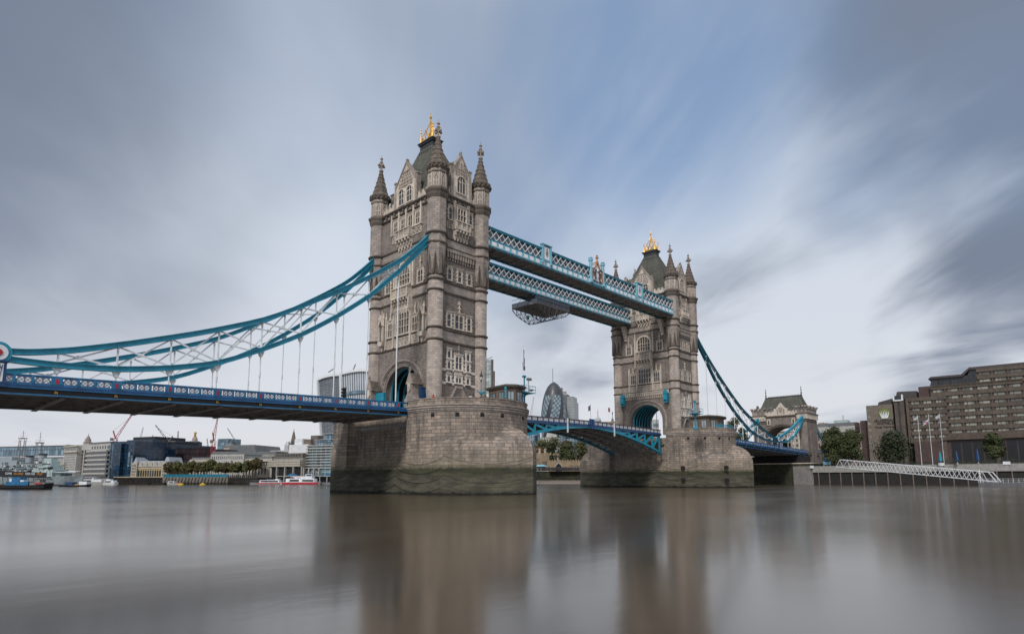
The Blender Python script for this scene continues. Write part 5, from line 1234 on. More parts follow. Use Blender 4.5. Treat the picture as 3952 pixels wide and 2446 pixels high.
# ------------------------------------------------------------------ people on the near pier
def person(x, y, z, rz, top, legs, hair, label, bend=0.0, arm=0, scale=1.0, skin=(.45, .28, .2)):
    root = thing('person', label, 'person', 'people on the nearer pier', (x, y, z), rz)
    V = {'pelvis': (0, 0, .95), 'waist': (.02+bend*.1, 0, 1.1), 'chest': (.05+bend*.35, 0, 1.36), 'neck': (.06+bend*.5, 0, 1.52), 'head': (.09+bend*.58, 0, 1.66), 'crown': (.09+bend*.6, 0, 1.76)}
    E = [('pelvis', 'waist'), ('waist', 'chest'), ('chest', 'neck'), ('neck', 'head'), ('head', 'crown')]; rad = {'pelvis': .15, 'waist': .13, 'chest': .16, 'neck': .06, 'head': .1, 'crown': .07}
    for s_, sd_ in ((1, 'l'), (-1, 'r')):
        V['hip'+sd_] = (0, s_*.1, .88); V['knee'+sd_] = (.05*s_, s_*.11, .5); V['ank'+sd_] = (-.05*s_, s_*.11, .09); V['toe'+sd_] = (.12-.05*s_, s_*.12, .04)
        V['sh'+sd_] = (.05+bend*.42, s_*.19, 1.44); V['el'+sd_] = (.05+bend*.5+arm*.1, s_*.26, 1.16+arm*.05); V['wr'+sd_] = (.2+bend*.6+arm*.2, s_*.2, 1.02+arm*.2); V['hand'+sd_] = (.27+bend*.6+arm*.22, s_*.18, 1.0+arm*.22)
        E += [('pelvis', 'hip'+sd_), ('hip'+sd_, 'knee'+sd_), ('knee'+sd_, 'ank'+sd_), ('ank'+sd_, 'toe'+sd_), ('chest', 'sh'+sd_), ('sh'+sd_, 'el'+sd_), ('el'+sd_, 'wr'+sd_), ('wr'+sd_, 'hand'+sd_)]
        rad.update({'hip'+sd_: .1, 'knee'+sd_: .065, 'ank'+sd_: .045, 'toe'+sd_: .04, 'sh'+sd_: .075, 'el'+sd_: .05, 'wr'+sd_: .035, 'hand'+sd_: .04})
        for f_ in range(5):
            a = (f_-1.5)*.022 if f_ < 4 else .05; nm = 'f%d%s' % (f_, sd_); hx_, hy_, hz_ = V['hand'+sd_]; V[nm] = (hx_+(.08 if f_ < 4 else .03), hy_+a*s_, hz_-.03-(.01 if f_ in (1, 2) else 0)); E.append(('hand'+sd_, nm)); rad[nm] = .009
    names = list(V); me = bpy.data.meshes.new('body'); me.from_pydata([V[k] for k in names], [(names.index(a), names.index(b)) for a, b in E], [])
    o = bpy.data.objects.new('body', me); col.objects.link(o); sk = o.modifiers.new('skin', 'SKIN'); o.modifiers.new('sub', 'SUBSURF').levels = 1
    for i, k in enumerate(names): me.skin_vertices[0].data[i].radius = (rad[k], rad[k])
    me.skin_vertices[0].data[0].use_root = True
    dg = bpy.context.evaluated_depsgraph_get(); me2 = bpy.data.meshes.new_from_object(o.evaluated_get(dg)); bpy.data.objects.remove(o)
    o = bpy.data.objects.new('body', me2); col.objects.link(o); o.parent = root; me2.materials.clear()
    for mm in (paint('skin', skin, .6), paint('jacket', top, .8), paint('trousers', legs, .8)): me2.materials.append(mm)
    for pl_ in me2.polygons:
        c = pl_.center; pl_.material_index = 0 if (c.z > 1.5 and abs(c.y) < .12) or (c.x > .22+bend*.5+arm*.15 and 1.3 > c.z > .85) else (1 if c.z > .93 else 2); pl_.use_smooth = True
    m = MB(); m.ball(V['head'][0]-.03, 0, V['head'][2]+.05, .13, 8); h = m.build('hair', paint('hair', hair, .7)); h.parent = root
    m = MB(); m.ball(V['head'][0]+.125, 0, V['head'][2]-.005, .022, 5); h = m.build('nose', me2.materials[0]); h.parent = root
    root.scale = (scale,)*3
for px, py, lb, top, hair, dp in ((1672, 1530, 'person in a red jacket at the breast wall of the nearer pier', (.55, .01, .015), (.02, .015, .01), 0),
        (1817, 1525, 'person in a white top by the pointed door of the big tower', (.75, .77, .8), (.02, .018, .015), 0),
        (1829, 1526, 'person in a navy coat, right beside the one in white', (.02, .025, .05), (.02, .015, .01), 0),
        (1857, 1530, 'person in black below the lantern post', (.015, .015, .017), (.015, .012, .01), 0),
        (1871, 1531, 'fair haired person, rightmost of the group by the lantern post', (.10, .05, .045), (.22, .13, .07), 0)):
    q_ = on_plane(px, 1533, 2, 15.2); d_ = Vector((q_.x-CX, q_.y-CY, 0)).normalized(); q_ = q_+d_*1.0
    person(q_.x, q_.y, 14.0, random.uniform(3.5, 5.2), top, (.03, .03, .045), hair, lb, random.uniform(.1, .5), random.random())
# tuft growing on the pier
root = thing('ledge_plant', 'spiky green plant rooted on the shoulder of the nearer pier', 'plant', None, (6, -21, 10))
q_ = on_plane(2016, 1672, 1, -20.6); m = MB()
for k in range(60):
    a = random.uniform(0, 6.28); r_ = random.uniform(.3, 1.0); h = random.uniform(.2, 1.1); b = Vector((q_.x, q_.y, q_.z-.3)); e = b+Vector((math.cos(a)*r_, math.sin(a)*r_, h)); s_ = Vector((-math.sin(a), math.cos(a), 0))*.06
    m.face([m.pt(*(b-s_)), m.pt(*(b+s_)), m.pt(*e)])
m.build('leaves', paint('dry_green_leaf', (.14, .15, .06), .8), root)
# ------------------------------------------------------------------ the city round about
def front(pxL, dL, pxR, dR):
    A = at(pxL, 1840, dL); B = at(pxR, 1840, dR); A.z = B.z = 0; t = (B-A); L_ = t.length; t.normalize(); n = Vector((t.y, -t.x, 0))
    if n.dot(Vector((CX, CY, 0))-A) < 0: n = -n
    T = lambda u, d, z: (A.x+t.x*u+n.x*d, A.y+t.y*u+n.y*d, z)
    return T, L_, A, t, n
def zat(px, py, dep): return at(px, py, dep).z
def ribbons(root, T, u0, u1, z0, z1, n, frac=.5, mat='glass', d=.06, off=.3, name='window_band'):
    h = (z1-z0)/n
    for i in range(n): m = MB(T); m.box(u0, u1, 0, d, z0+h*(i+off), z0+h*(i+off+frac)); m.build(name, mat, root)
def punched(root, T, t, u0, u1, z0, z1, nx, nz, wf=.5, hf=.55, mat='glass', d=.07, fr=None, name='window'):
    du = (u1-u0)/nx; dz_ = (z1-z0)/nz; w_, h = du*wf, dz_*hf
    m = MB(T); m.box(u0+(du-w_)/2, u0+(du+w_)/2, 0, d, z0+(dz_-h)/2, z0+(dz_+h)/2); p = m.build(name, mat, root)
    for i in range(nx):
        for j in range(nz):
            if i or j: inst(p, root, (t.x*du*i, t.y*du*i, dz_*j))
def bld(name, label, pxL, dL, pxR, dR, ytop, depth, mat, zb=2, cat='building', group=None):
    T, L_, A, t, n = front(pxL, dL, pxR, dR); zt_ = zat(pxL, ytop, dL)
    root = thing(name, label, cat, group, tuple(A)[:2]+(zb,))
    m = MB(T); m.box(0, L_, -depth, 0, zb, zt_); m.build('wall', mat, root)
    return root, T, L_, t, zt_
def bx(root, T, nm, mat, *bs):
    m = MB(T)
    for b in bs: m.box(*b)
    return m.build(nm, mat, root)
C = {}
C['cream'] = paint('cream_stone', (.40, .36, .30), .8, 0, .2); C['cream2'] = paint('pale_render', (.44, .43, .40), .8, 0, .15); C['buff'] = paint('buff_stone', (.40, .33, .24), .85, 0, .25)
C['brown'] = paint('brown_cladding', (.16, .13, .11), .8, 0, .25); C['maroon'] = grid('maroon_cladding', (.065, .032, .034), (.02, .012, .014), 2.6, 2.4, .25, .4)
C['bglass'] = grid('dark_blue_glass', (.016, .045, .085), (.006, .012, .02), 1.2, 1.6, .08, .12, .5); C['lglass'] = grid('pale_blue_glass', (.16, .25, .32), (.05, .07, .08), 2.0, 3.0, .18, .15, .5)
C['gglass'] = grid('sea_green_glass', (.07, .14, .17), (.30, .34, .35), 2.4, 2.6, .22, .15, .7); C['grey'] = paint('grey_concrete', (.30, .29, .27), .85, 0, .2); C['dk'] = glass('dark_window', (.025, .03, .036), .12)
C['yel'] = paint('yellow_brick', (.50, .38, .19), .85, 0, .2); C['roofg'] = paint('grey_roof', (.15, .16, .165), .7, 0, .2); C['rooflt'] = paint('light_zinc_roof', (.40, .43, .46), .5, .1, .15)
C['pgl'] = grid('pale_green_glass', (.42, .50, .50), (.22, .27, .28), 3.0, 4.0, .3, .2, .3); C['wrap'] = paint('scaffold_sheeting', (.70, .71, .72), .6, 0, .1); C['fort'] = stone('ragstone', (.36, .29, .20), .5, .25, .03, .2, .6, .5, .4); C['steelg'] = paint('ship_grey', (.27, .32, .345), .5, 0, .15)
C['mint'] = paint('pale_sea_grey', (.36, .45, .44), .5, 0, .15)
# -- far left, behind the warship
r, T, L_, t, z = bld('office_building', 'long low glass office with white bands, behind the grey warship', -120, 345, 248, 325, 1724, 30, C['rooflt'])
ribbons(r, T, 1, L_-1, 4, z-7, 5, .45, C['dk']); bx(r, T, 'glazed_storey', C['lglass'], (0, L_, .02, .1, z-5.5, z-.6)); bx(r, T, 'cornice', 'white', (-.5, L_+.5, -.5, .8, z-6.4, z-5.9), (-.5, L_+.5, -.5, .8, z-.3, z+.1))
r, T, L_, t, z = bld('columned_building', 'small pale classical building with pediment and columns, right of the warship', 191, 300, 244, 298, 1787, 14, C['cream'])
m = MB(T); m.ext([(0, z), (L_*.55, z), (L_*.27, z+2.4)], -10, .5); m.build('pediment', C['cream2'], r)
for i in range(6): m = MB(T); q = T(.6+i*L_*.09, .8, 0); MB_ = MB().lathe(q[0], q[1], [(.32, 2), (.28, z)], 8); MB_.build('column', C['cream2'], r)
bx(r, T, 'dark_porch', C['dk'], (.3, L_*.52, .02, .1, 2.5, z-.6)); punched(r, T, t, L_*.6, L_, 3, z, 3, 2, .4, .6, C['dk'])
r, T, L_, t, z = bld('office_block', 'tall cream stone office block, left of the stepped brown one', 238, 300, 287, 293, 1722, 18, C['cream2'])
punched(r, T, t, .8, L_-.6, 4, z-3.6, 9, 9, .34, .62, C['dk']); bx(r, T, 'cornice', C['cream'], (-.4, L_+.4, -.4, .6, z-3.2, z-2.8), (-.3, L_+.3, -.3, .5, z-.5, z+.1)); punched(r, T, t, .8, L_-.6, z-2.6, z-.6, 8, 1, .5, .5, C['dk'])
r, T, L_, t, z = bld('office_block', 'brown fronted office block in the middle of the left bank, below the stone steeple', 287, 298, 346, 290, 1716, 18, C['brown'])
ribbons(r, T, L_*.18, L_*.95, 4.5, z-2.6, 7, .45, C['dk']); bx(r, T, 'top_storey', C['cream2'], (-.1, L_+.1, -3, .3, z-2.8, z)); punched(r, T, t, L_*.2, L_*.9, z-2.4, z-.6, 5, 1, .5, .6, C['dk']); bx(r, T, 'pilaster', C['cream2'], (-.2, L_*.15, 0, .35, 2, z-2.81), (L_*.5, L_*.56, 0, .3, 2, z-2.81))
r, T, L_, t, z = bld('office_block', 'stepped office block with white and dark stripes, left of the dark blue glass building', 340, 290, 415, 280, 1712, 16, C['cream2'])
zs = [3.5+k*(z-6.5)/6 for k in range(7)]
for k in range(6):
    bx(r, T, 'balcony_band', C['cream2'], (-.6-.25*(6-k) if k < 6 else 0, L_+.1, 0, 1.5, zs[k]+1.1, zs[k]+1.9)); bx(r, T, 'window_band', C['dk'], (-.2, L_, 0, .9, zs[k]-.1, zs[k]+1.05))
punched(r, T, t, .5, L_-.5, z-3.2, z-.8, 7, 1, .5, .55, C['dk']); bx(r, T, 'roof', C['roofg'], (-.3, L_+.3, -12, .3, z+.001, z+.5))
r, T, L_, t, z = bld('glass_building', 'dark blue glass building with two pale vertical strips, left bank', 412, 281, 510, 276, 1704, 22, C['bglass'])
bx(r, T, 'pale_strip', C['lglass'], (L_*.04, L_*.12, .05, .6, 9, z-1.5), (L_*.15, L_*.25, .05, .6, 7.5, z-.8), (L_*.82, L_*.89, .05, .6, 8, z-5), (L_*.92, L_*.98, .05, .5, 8, z-6.5)); bx(r, T, 'bay', C['bglass'], (L_*.3, L_*.62, 0, 1.8, 2, z-1))
r, T, L_, t, z = bld('glass_building', 'broad dark blue glass building behind, below the small grey cranes', 478, 330, 579, 322, 1698, 30, C['bglass']); bx(r, T, 'plant_room', 'black', (2, L_-1, -20, -2, z, z+1.6)); punched(r, T, t, 2, L_-2, z-2.4, z-.6, 9, 1, .7, .5, C['dk'])
bx(r, T, 'stone_bay', C['brown'], (L_*.6, L_*.9, 0, 1.0, 2, z-1.5))
r, T, L_, t, z = bld('glass_building', 'low dark blue glass building, left of the maroon block', 578, 322, 660, 316, 1716, 26, C['bglass']); bx(r, T, 'plant_room', 'black', (2, L_*.6, -20, -2, z, z+1.6))
r, T, L_, t, z = bld('office_block', 'maroon office block with horizontal stripes, left of the column with golden top', 656, 305, 768, 297, 1733, 22, C['maroon']); ribbons(r, T, .5, L_*.9, 9, z-.6, 8, .4, C['dk']); bx(r, T, 'end_wall', C['maroon'], (L_*.88, L_+.2, 0, .8, 2, z+.8))
# -- arcaded market hall
r, T, L_, t, z = bld('market_hall', 'yellow brick arcaded market hall with two mansard pavilions at the waterside', 508, 276, 655, 274, 1797, 14, C['yel'], 3)
for a, b in ((0, .15), (.80, 1.)):
    bx(r, T, 'pavilion', C['cream'], (L_*a, L_*b, -12, .8, 3, z+1.2)); m = MB(T); m.box(L_*a+.3, L_*b-.3, -10, .4, z+1.2, z+1.6); m.ext([(L_*a+.4, z+1.6), (L_*b-.4, z+1.6), (L_*b-1.4, z+3.9), (L_*a+1.4, z+3.9)], -9, 0); m.build('mansard_roof', C['rooflt'], r)
    punched(r, lambda u, d, zz: T(u, d+.8, zz), t, L_*a+.4, L_*b-.4, 3.6, z+.8, 3, 4, .4, .6, C['dk'])
m = MB(T); m.ext([(L_*.15, z), (L_*.8, z), (L_*.79, z+2.2), (L_*.16, z+2.2)], -10, -.4); m.build('slate_roof', C['rooflt'], r)
for i in range(5): u = L_*(.21+i*.13); m = MB(T); m.ext([(u-.7, z), (u+.7, z), (u+.7, z+1.2), (u, z+1.9), (u-.7, z+1.2)], -2, .1); m.build('dormer', C['cream'], r)
for i in range(10):
    u = L_*.18+i*L_*.062; m = MB(T); hw = L_*.022; m.ext([(u-hw, 3.2), (u+hw, 3.2), (u+hw, 6.0)]+[(u+hw*math.cos(math.pi*k/6), 6.0+hw*math.sin(math.pi*k/6)) for k in range(1, 6)]+[(u-hw, 6.0)], .02, .1); m.build('arch_window', C['dk'], r)
punched(r, T, t, L_*.16, L_*.8, 7.4, z-.4, 20, 1, .4, .7, C['cream2']); bx(r, T, 'cornice', C['cream2'], (L_*.15, L_*.8, 0, .4, z-.3, z+.1), (L_*.15, L_*.8, 0, .3, 7.0, 7.3))
# -- custom house range
r, T, L_, t, z = bld('classical_building', 'long pale classical building with central colonnade, behind the row of riverside trees', 727, 286, 1047, 276, 1772, 18, C['cream'], 3)
bx(r, T, 'cornice', C['cream2'], (-.3, L_+.3, 0, .6, z-1.3, z-.9)); bx(r, T, 'roof', C['roofg'], (.5, L_-.5, -16, -.8, z, z+.9))
punched(r, T, t, 1, L_*.28, z-3.6, z-1.5, 12, 1, .45, .7, C['dk']); punched(r, T, t, L_*.7, L_-1, z-3.6, z-1.5, 10, 1, .45, .7, C['dk']); punched(r, T, t, 1, L_*.98, 3.8, 7.6, 26, 1, .4, .7, C['dk'])
bx(r, T, 'central_block', C['cream2'], (L_*.28, L_*.68, -12, 1.0, 3, z+2.0)); T2 = lambda u, d, zz: T(u, d+1.0, zz)
punched(r, T2, t, L_*.29, L_*.67, z-.4, z+1.5, 16, 1, .35, .75, C['dk'])
for i in range(8): u = L_*.42+i*L_*.017; q = T(u, 1.6, 0); m = MB().lathe(q[0], q[1], [(.4, 6), (.34, z-1.8)], 8); m.build('column', C['cream2'], r)
bx(r, T, 'entablature', C['cream2'], (L_*.41, L_*.55, 1, 2.1, z-1.8, z-.6)); m = MB(T); m.ext([(L_*.27, z+2.0), (L_*.69, z+2.0), (L_*.66, z+3.4), (L_*.3, z+3.4)], -12, .6); m.build('hipped_roof', C['roofg'], r)
r, T, L_, t, z = bld('market_building', 'long grey pitched roof with glazed clerestory rising behind the classical building', 868, 320, 1060, 315, 1754, 30, C['grey'], 3)
m = MB(T); m.ext([(L_*-.02, z), (L_*.62, z), (L_*.55, z+5.0), (L_*.1, z+5.0)], -24, 0); m.build('roof', C['roofg'], r); punched(r, lambda u, d, zz: T(u, d+.02, zz), t, .5, L_*.6, z-1.7, z, 16, 1, .7, .6, C['dk']); bx(r, T, 'side_roof', C['roofg'], (L_*.62, L_, -20, 0, z, z+1.5))
# -- things that rise behind
def tower_column():
    p = at(749, 1740, 380); r = thing('monument_column', 'tall stone column with a golden urn, rising behind the maroon block', 'column', None, (p.x, p.y, 2)); z1 = zat(749, 1707, 380); zt_ = zat(749, 1666, 380); k = (zt_-z1)
    m = MB().lathe(p.x, p.y, [(1.7, 2), (1.6, z1-3), (2.0, z1-2.2), (2.6, z1-1.2), (2.6, z1), (3.0, z1+.1), (3.0, z1+.8), (1.6, z1+.9), (1.5, z1+2.4), (1.1, z1+k*.5), (.7, z1+k*.52)], 16); m.build('shaft', 'granite', r)
    m = MB().lathe(p.x, p.y, [(.6, z1+k*.5), (.9, z1+k*.6), (.4, z1+k*.68), (.8, z1+k*.75), (.3, z1+k*.8), (1.0, z1+k*.88), (.9, z1+k*.95), (.1, z1+k)], 12); m.build('gilded_urn', 'gold', r)
tower_column()
def steeple(px, yb, yt, dep, w_, label, mat, kind):
    p = at(px, yb, dep); zt_ = zat(px, yt, dep); r = thing('church_steeple', label, 'steeple', None, (p.x, p.y, 2)); h = zt_-p.z
    if kind == 'tiers':
        m = MB(); m.cb(p.x, p.y, (2+p.z)/2, w_*1.2, w_*1.2, p.z-2); m.lathe(p.x, p.y, [(w_*.55, p.z), (w_*.5, p.z+h*.25), (w_*.58, p.z+h*.27), (w_*.38, p.z+h*.3), (w_*.36, p.z+h*.5), (w_*.42, p.z+h*.52), (w_*.24, p.z+h*.56), (w_*.2, p.z+h*.72), (w_*.08, p.z+h*.76), (.05, p.z+h)], 8); m.build('spire', mat, r)
    else:
        m = MB(); m.cb(p.x, p.y, (2+p.z)/2, w_, w_, p.z-2); m.lathe(p.x, p.y, [(w_*.5, p.z), (w_*.12, p.z+h*.75), (w_*.06, p.z+h*.8), (.04, p.z+h)], 8)
        for a in (45, 135, 225, 315): m.lathe(p.x+math.cos(R(a))*w_*.6, p.y+math.sin(R(a))*w_*.6, [(w_*.12, p.z-1), (.03, p.z+h*.22)], 5)
        m.build('spire', mat, r)
steeple(338, 1718, 1672, 350, 4.2, 'tiered white stone church steeple above the brown block at left', 'granite', 'tiers')
steeple(1132, 1712, 1652, 330, 3.4, 'slender grey needle steeple behind the white sheeted building', 'spire', 'needle')
p = at(888, 1735, 360); r = thing('dome', 'small dark dome with lantern behind the long classical building', 'dome', None, (p.x, p.y, 2)); z0 = p.z; zt_ = zat(888, 1704, 360); h = zt_-z0
m = MB().lathe(p.x, p.y, [(3.4, 2), (3.4, z0+h*.3), (3.7, z0+h*.32)], 16); m.build('drum', C['cream'], r); m = MB().lathe(p.x, p.y, [(3.3, z0+h*.32), (3.0, z0+h*.5), (2.0, z0+h*.66), (.8, z0+h*.74), (.7, z0+h*.84), (.1, z0+h)], 16); m.build('cupola', C['roofg'], r)
r, T, L_, t, z = bld('glass_tower', 'square pale green glass tower with grey base, behind the red crane', 831, 520, 872, 516, 1693, 14, C['lglass']); bx(r, T, 'lower_storeys', C['grey'], (-.1, L_+.1, -10, .1, 2, z-9))
r, T, L_, t, z = bld('glass_block', 'small pale glass block at the foot of the square glass tower', 822, 440, 860, 440, 1746, 14, C['lglass'])
r, T, L_, t, z = bld('office_building', 'white office with tall narrow window slots, left of the sheeted building', 1034, 330, 1112, 326, 1738, 16, C['cream2']); punched(r, T, t, 1.5, L_-1, z-7.5, z-1.5, 13, 1, .35, .85, C['brown'])
for i in range(2): q = T(L_*(.6+.25*i), -5, z); m = MB().lathe(q[0], q[1], [(1.8, z), (1.6, z+3), (.9, z+4.6), (.2, z+5)], 10); m.build('roof_cowl', C['rooflt'], r)
r, T, L_, t, z = bld('sheeted_building', 'building wrapped in white scaffold sheeting, below the needle steeple', 1110, 318, 1185, 312, 1716, 16, C['wrap']); bx(r, T, 'upper_stage', C['wrap'], (L_*.2, L_*.6, -10, -1, z, z+3)); bx(r, T, 'roof_shed', C['brown'], (L_*.6, L_*1.1, -12, -2, z, z+2.6), (L_*.95, L_*1.3, -12, -2, z, z+4.5))
r, T, L_, t, z = bld('concrete_building', 'brown concrete building with deep horizontal floors, left of the rounded glass flats', 1001, 281, 1166, 268, 1768, 16, C['grey'], 3)
h = (z-8.5)/3.2
for k in range(3):
    zz = 8.2+k*h; bx(r, T, 'floor_slab', C['cream'], (L_*.02*k, L_, 0, 1.6, zz-.5, zz+.35)); bx(r, T, 'window_band', C['dk'], (L_*.03*k+.4, L_-.3, 0, .5, zz+.36, zz+h-.6))
for i in range(8): u = L_*.04+i*L_*.128; bx(r, T, 'fin', C['cream'], (u, u+.5, .51, 1.3, 8.6, 8.2+h*2-.51))
bx(r, T, 'top_storey', C['brown'], (L_*.35, L_, -12, .3, z, z+1.9)); punched(r, lambda u, d, zz: T(u, d+.3, zz), t, L_*.4, L_-1, z+.3, z+1.7, 9, 1, .7, .7, C['dk']); bx(r, T, 'undercroft', 'hollow_shade', (1, L_-.5, .02, .6, 3.1, 7.2))
for i in range(6): u = 2+i*L_*.19; bx(r, T, 'pillar', C['grey'], (u, u+.7, .61, 1.5, 3, 7.6))
# rounded glass flats
T, L_, A, t, n = front(1160, 268, 1300, 262); r = thing('apartment_building', 'rounded blue green glass apartment building, just left of the nearer pier', 'building', None, (A.x, A.y, 3)); rr = 6.0
zt_ = zat(1165, 1762-42, 268); nfl = 8
def rnd(k=0, ua=0):
    o_ = [(L_, -14), (ua, -14), (ua, -rr)]
    for i in range(1, 7): a = math.pi+math.pi/2*i/6; o_.append((ua+rr+(rr+k)*math.cos(a), -rr-(rr+k)*math.sin(a)))
    return o_+[(L_, k)]
m = MB(T); m.prism(rnd(), 3, zt_); m.build('glazed_wall', C['gglass'], r)
for i in range(nfl+1): z0 = 7+(zt_-7)*i/nfl; m = MB(T); m.prism(rnd(.7), z0-.2, z0+.12); m.build('floor_slab', C['cream2'], r)
for k in range(2): m = MB(T); m.prism(rnd(0, 4+4*k), zt_+.13+2.5*k, zt_+2.4+2.5*k); m.build('penthouse', C['lglass'], r); m = MB(T); m.prism(rnd(.5, 4+4*k), zt_+2.401+2.5*k, zt_+2.62+2.5*k); m.build('roof', C['rooflt'], r)
for i in range(4): q = T(2+i*2.6, .6, 0); m = MB().lathe(q[0], q[1], [(.35, 3), (.35, 7)], 8); m.build('column', C['cream'], r)
# curved-top skyscraper: a body that flares upwards under a vaulted crown
DW = 640; r = thing('skyscraper', 'bulging skyscraper with curved white rimmed top, left of the big tower', 'skyscraper', None, tuple(at(1316, 1840, DW))[:2]+(2,))
def wp(px, py, back=0, dz=0):
    f = (px-1316)/(-88 if px < 1316 else 134); q = at(px, py, DW+(26 if px < 1316 else -14)*f+back); return q
Ltop = [(1228+88*i/10, 1466-20*math.sin(math.pi/2*(i/10)**.8)) for i in range(11)]; Rtop = [(1316+140*i/14, 1446-17*math.sin(math.pi*(.05+.72*i/14))) for i in range(15)]
def body(tops, x0, x1, nm_, mat, off=0.):
    m = MB(); K = 8; rows = []
    for k in range(K+1):
        row = []
        for px, py in tops:
            f = (px-x0)/(x1-x0); yb = 1760; fl = math.sin((1-k/K)*1.57)
            sh = 18*(1-f)*(1-math.cos((1-k/K)*1.4)) if x0 < 1300 else 10*(1-math.cos((1-k/K)*1.4))*(1-f)
            y = yb+(py-yb)*k/K; q = wp(px, py); qq = wp(px, y); dv = rgt.copy(); dv.z = 0; qq = qq+dv.normalized()*sh*DW/2362+Vector((fwd.x, fwd.y, 0)).normalized()*(6*(1-k/K)+off); row.append(qq)
        rows.append(row)
    idx = [[m.pt(*q) for q in row] for row in rows]; acc = 0
    for a_, b_ in zip(range(K), range(1, K+1)):
        for j in range(len(tops)-1):
            us = (rows[0][j]-rows[0][0]).length, (rows[0][j+1]-rows[0][0]).length
            m.face((idx[a_][j], idx[a_][j+1], idx[b_][j+1], idx[b_][j]), ((us[0], rows[a_][j].z), (us[1], rows[a_][j+1].z), (us[1], rows[b_][j+1].z), (us[0], rows[b_][j].z)))
    m.build(nm_, mat, r); return rows
rl = body(Ltop, 1228, 1316, 'dark_front', grid('dark_louvres', (.20, .22, .25), (.08, .09, .10), 6, 1.8, .3, .4, .2))
rr_ = body(Rtop, 1316, 1456, 'ribbed_side', grid('ribbed_facade', (.55, .59, .63), (.13, .15, .17), 2.6, 400, .55, .3, .1))
m = MB(); bk = Vector((fwd.x, fwd.y, 0)).normalized()*38       # back, roof
P_ = rl[-1]+rr_[-1][1:]; Q_ = [p_+bk-Vector((0, 0, 3)) for p_ in P_]
for i in range(len(P_)-1):
    m.face([m.pt(*P_[i]), m.pt(*P_[i+1]), m.pt(*(Q_[i+1]+Vector((0, 0, 6)))), m.pt(*(Q_[i]+Vector((0, 0, 6))))])
m.build('vaulted_roof', C['rooflt'], r)
m = MB()
for rw in (rl, rr_):
    B0 = [rw[k][0 if rw is rl else -1] for k in range(len(rw))]
    for a_, b_ in zip(B0, B0[1:]): m.face([m.pt(*a_), m.pt(*b_), m.pt(*(b_+bk)), m.pt(*(a_+bk))])
m.face([m.pt(*(rl[0][0]+bk)), m.pt(*(rr_[0][-1]+bk)), m.pt(*(rr_[-1][-1]+bk)), m.pt(*(rl[-1][0]+bk))]); m.build('rear_walls', C['lglass'], r)
m = MB(); tw = -Vector((fwd.x, fwd.y, 0)).normalized()*1.0
for P1_ in (rl[-1], rr_[-1], [rl[k][0] for k in range(9)], [rl[k][-1] for k in range(9)]):
    for a_, b_ in zip(P1_, P1_[1:]): m.bar(a_+tw, b_+tw, 2.2, 2.6)
m.build('white_rim', 'white', r)
m = MB()
for k in (4,): 
    for a_, b_ in zip(rr_[6], rr_[6][1:]): m.bar(a_+tw*.5, b_+tw*.5, 1, 3.5)
m.build('plain_band', C['lglass'], r)
for px, y0, px2, y2 in ((1362, 1430, 1372, 1405), (1268, 1436, 1292, 1420)): m = MB(); m.bar(wp(px, y0), wp(px2, y2), .8, .8); m.build('roof_crane', 'steel', r)
# slanted tower right of the big tower
r, T, L_, t, z = bld('skyscraper', 'tall pale glass tower with dark lift core, just right of the big tower', 1858, 620, 1893, 616, 1390, 3, C['pgl'])
bx(r, T, 'dark_core', C['brown'], (L_, L_+1.9, -2, .5, 2, z), (L_+1.9, L_+3.2, -3, -1, 2, z-12)); bx(r, T, 'glazed_wing', C['pgl'], (-26, -.01, -3, 0, 2, z)); bx(r, T, 'floor_band', 'under2', (-.1, L_+.1, 0, .3, z-15.5, z-15), (-.1, L_+.1, 0, .3, z-30, z-29.5))
q = T(L_*.4, 0, z); m = MB(); m.bar(q, T(L_+1.5, 0, z+2.6), .4, .4); m.build('roof_crane', 'black', r)
# bullet shaped tower
p = at(2138, 1600, 700); zt_ = zat(2138, 1474, 700); zb_ = 2; r = thing('skyscraper', 'bullet shaped glass skyscraper with spiral dark bands', 'skyscraper', None, (p.x, p.y, 2)); 
k = 700/2362.
prof = [(44*k, 2), (47*k, zat(2138, 1700, 700)), (50*k, zat(2138, 1640, 700)), (49.5*k, zat(2138, 1600, 700)), (47*k, zat(2138, 1575, 700)), (43*k, zat(2138, 1550, 700)), (38*k, zat(2138, 1528, 700)), (31*k, zat(2138, 1507, 700)), (22*k, zat(2138, 1490, 700)), (12*k, zat(2138, 1479, 700)), (3*k, zt_)]
m = MB(); NS = 36; hs = [2+(zt_-2)*i/40 for i in range(41)]; tabr = [(z, r_) for r_, z in prof]; mt = Mt('spiral_glass'); 
rings = [[m.pt(p.x+lerp(tabr, z)*math.cos(2*math.pi*(j+.25*i)/NS), p.y+lerp(tabr, z)*math.sin(2*math.pi*(j+.25*i)/NS), z) for j in range(NS)] for i, z in enumerate(hs)]
for i in range(40):
    for j in range(NS): m.face((rings[i][j], rings[i][(j+1) % NS], rings[i+1][(j+1) % NS], rings[i+1][j]), ((j, i), (j+1, i), (j+1, i+1), (j, i+1)))
m.face(rings[-1])
o = m.build('glazed_body', C['lglass'], r, False); o.data.materials.clear()
md = paint('dark_diamond_glass', (.035, .04, .05), .38, 0, .3); ml = paint('pale_diamond_glass', (.30, .38, .42), .12, 0, .35, .25); mlr = paint('pale_diamond_glass_b', (.10, .15, .18), .12, 0, .4, .25)
for q in (md, ml, mlr): o.data.materials.append(q)
for f, pl_ in enumerate(o.data.polygons):
    i, j = divmod(f, NS)
    pl_.material_index = 0 if (i >= 34 or j % 6 in (0, 1)) else (1 if (i+j) % 2 else 2)
m = MB()
